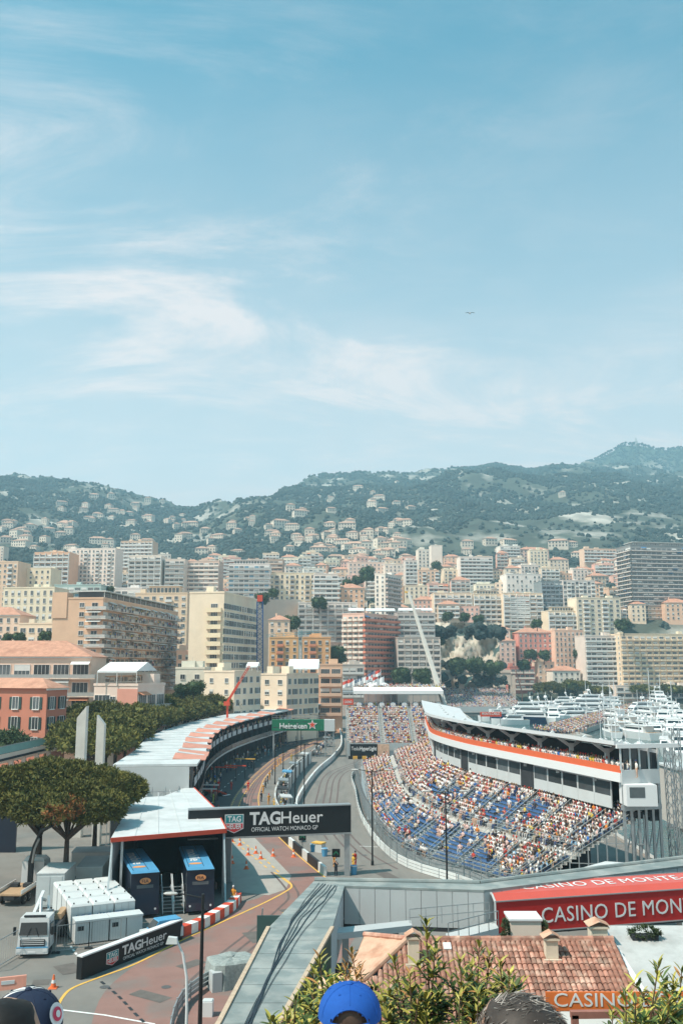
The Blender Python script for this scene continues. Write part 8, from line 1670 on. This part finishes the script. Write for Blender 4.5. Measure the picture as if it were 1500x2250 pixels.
T, s, k = onlooker('p','person in a navy cap with white front and round badge at the left edge', 62, 2186, 3.0, .165, (.05,.06,.08), (.04,.03,.025), R(32)); cap(T,s,k,1.632*s,.106,M_CAPN,M_LET,True,False)
T, s, k = onlooker('p','person with black hair cut off by the lower left corner', 8, 2202, 2.3, .165, (.03,.03,.035), (.012,.011,.011))
T, s, k = onlooker('p','person with tousled dark hair at the bottom edge, seen from behind', 1142, 2196, 2.3, .185, (.1,.12,.16), (.045,.035,.03), R(8))
hb_ = random.Random(5); b = MB()
for _ in range(1500):
    a = hb_.uniform(0,6.28); ph = math.acos(hb_.uniform(-.25,1)); rx, ry, rz2 = .098*k, .116*k, .105*k; c = Vector((0,0,1.615*s)); d = Vector((math.sin(ph)*math.cos(a)*rx,math.sin(ph)*math.sin(a)*ry,math.cos(ph)*rz2)); p = c+d*.93
    sw = Vector((hb_.uniform(.2,1.1),hb_.uniform(-.7,.3),hb_.uniform(-.35,.35))); nn_ = d.normalized(); tg = (sw-nn_*sw.dot(nn_)).normalized(); L_ = hb_.uniform(.03,.065); q1 = p+tg*L_*.5+nn_*.010; q2 = p+tg*L_+nn_*hb_.uniform(-.002,.012); b.mi(0 if hb_.random() < .75 else 1).tube([p,q1,q2],[.0016,.0014,.0005],3,False)
o = b.build('hair_strands',[mat('hair_strand_dark',(.075,.06,.05),.45,.2,40,spec=.5),mat('hair_strand_highlight',(.34,.30,.27),.45,.2,40,spec=.5)],T); o['kind'] = 'stuff'  # paler strands put greyish highlights into the hair colour
# ---------------- seagull
sg = thing('seagull','gull gliding high in the sky above the harbour','bird',P(1032,688,110)); b = MB(); b.tube([(0,.32,0),(0,.15,.02),(0,-.1,.02),(0,-.35,0)],[.02,.07,.08,.015],8); b.build('body',M_LET,sg,smooth=True)
for s_ in (-1,1): b = MB(); b.add([(0,.1,.03),(0,-.1,.03),(s_*.3,-.06,.11),(s_*.3,.1,.11),(s_*.62,-.12,.02),(s_*.55,.0,.03)],[(0,1,2,3),(3,2,4,5)] if s_ > 0 else [(3,2,1,0),(5,4,2,3)]); b.build('wing',M_DK,sg)
# ---------------- the rest of the crowd: one mass
idx = [(crg.choice(SITS) if q[4]=='sit' else crg.choice(STANDS)) for q in rest]
V,F,C = join_np([(t[0],t[1],t[2]) for t in FAR_FIG], idx, np.array([q[:3] for q in rest]), [q[3] for q in rest])
o = bpy.data.objects.new('crowd', np_mesh('crowd', V, F, M_CROWD, C)); COL.objects.link(o); tag(o,'dense crowd of spectators filling the stands, galleries and pontoon','crowd',kind='stuff')
# ---------------- sea haze over the whole place
HZ = bpy.data.materials.new('sea_haze'); HZ.use_nodes = True; t_ = HZ.node_tree; t_.nodes.clear(); ou = t_.nodes.new('ShaderNodeOutputMaterial'); pv = t_.nodes.new('ShaderNodeVolumePrincipled'); pv.inputs['Color'].default_value = (.50,.82,1.0,1); pv.inputs['Density'].default_value = HAZE_D; pv.inputs['Anisotropy'].default_value = .1; t_.links.new(pv.outputs[0], ou.inputs['Volume'])
hzb = MB(); hzb.box(-4200,4200,-300,4100,-8,960); hzo = hzb.build('haze', HZ); hzo['kind'] = 'stuff'
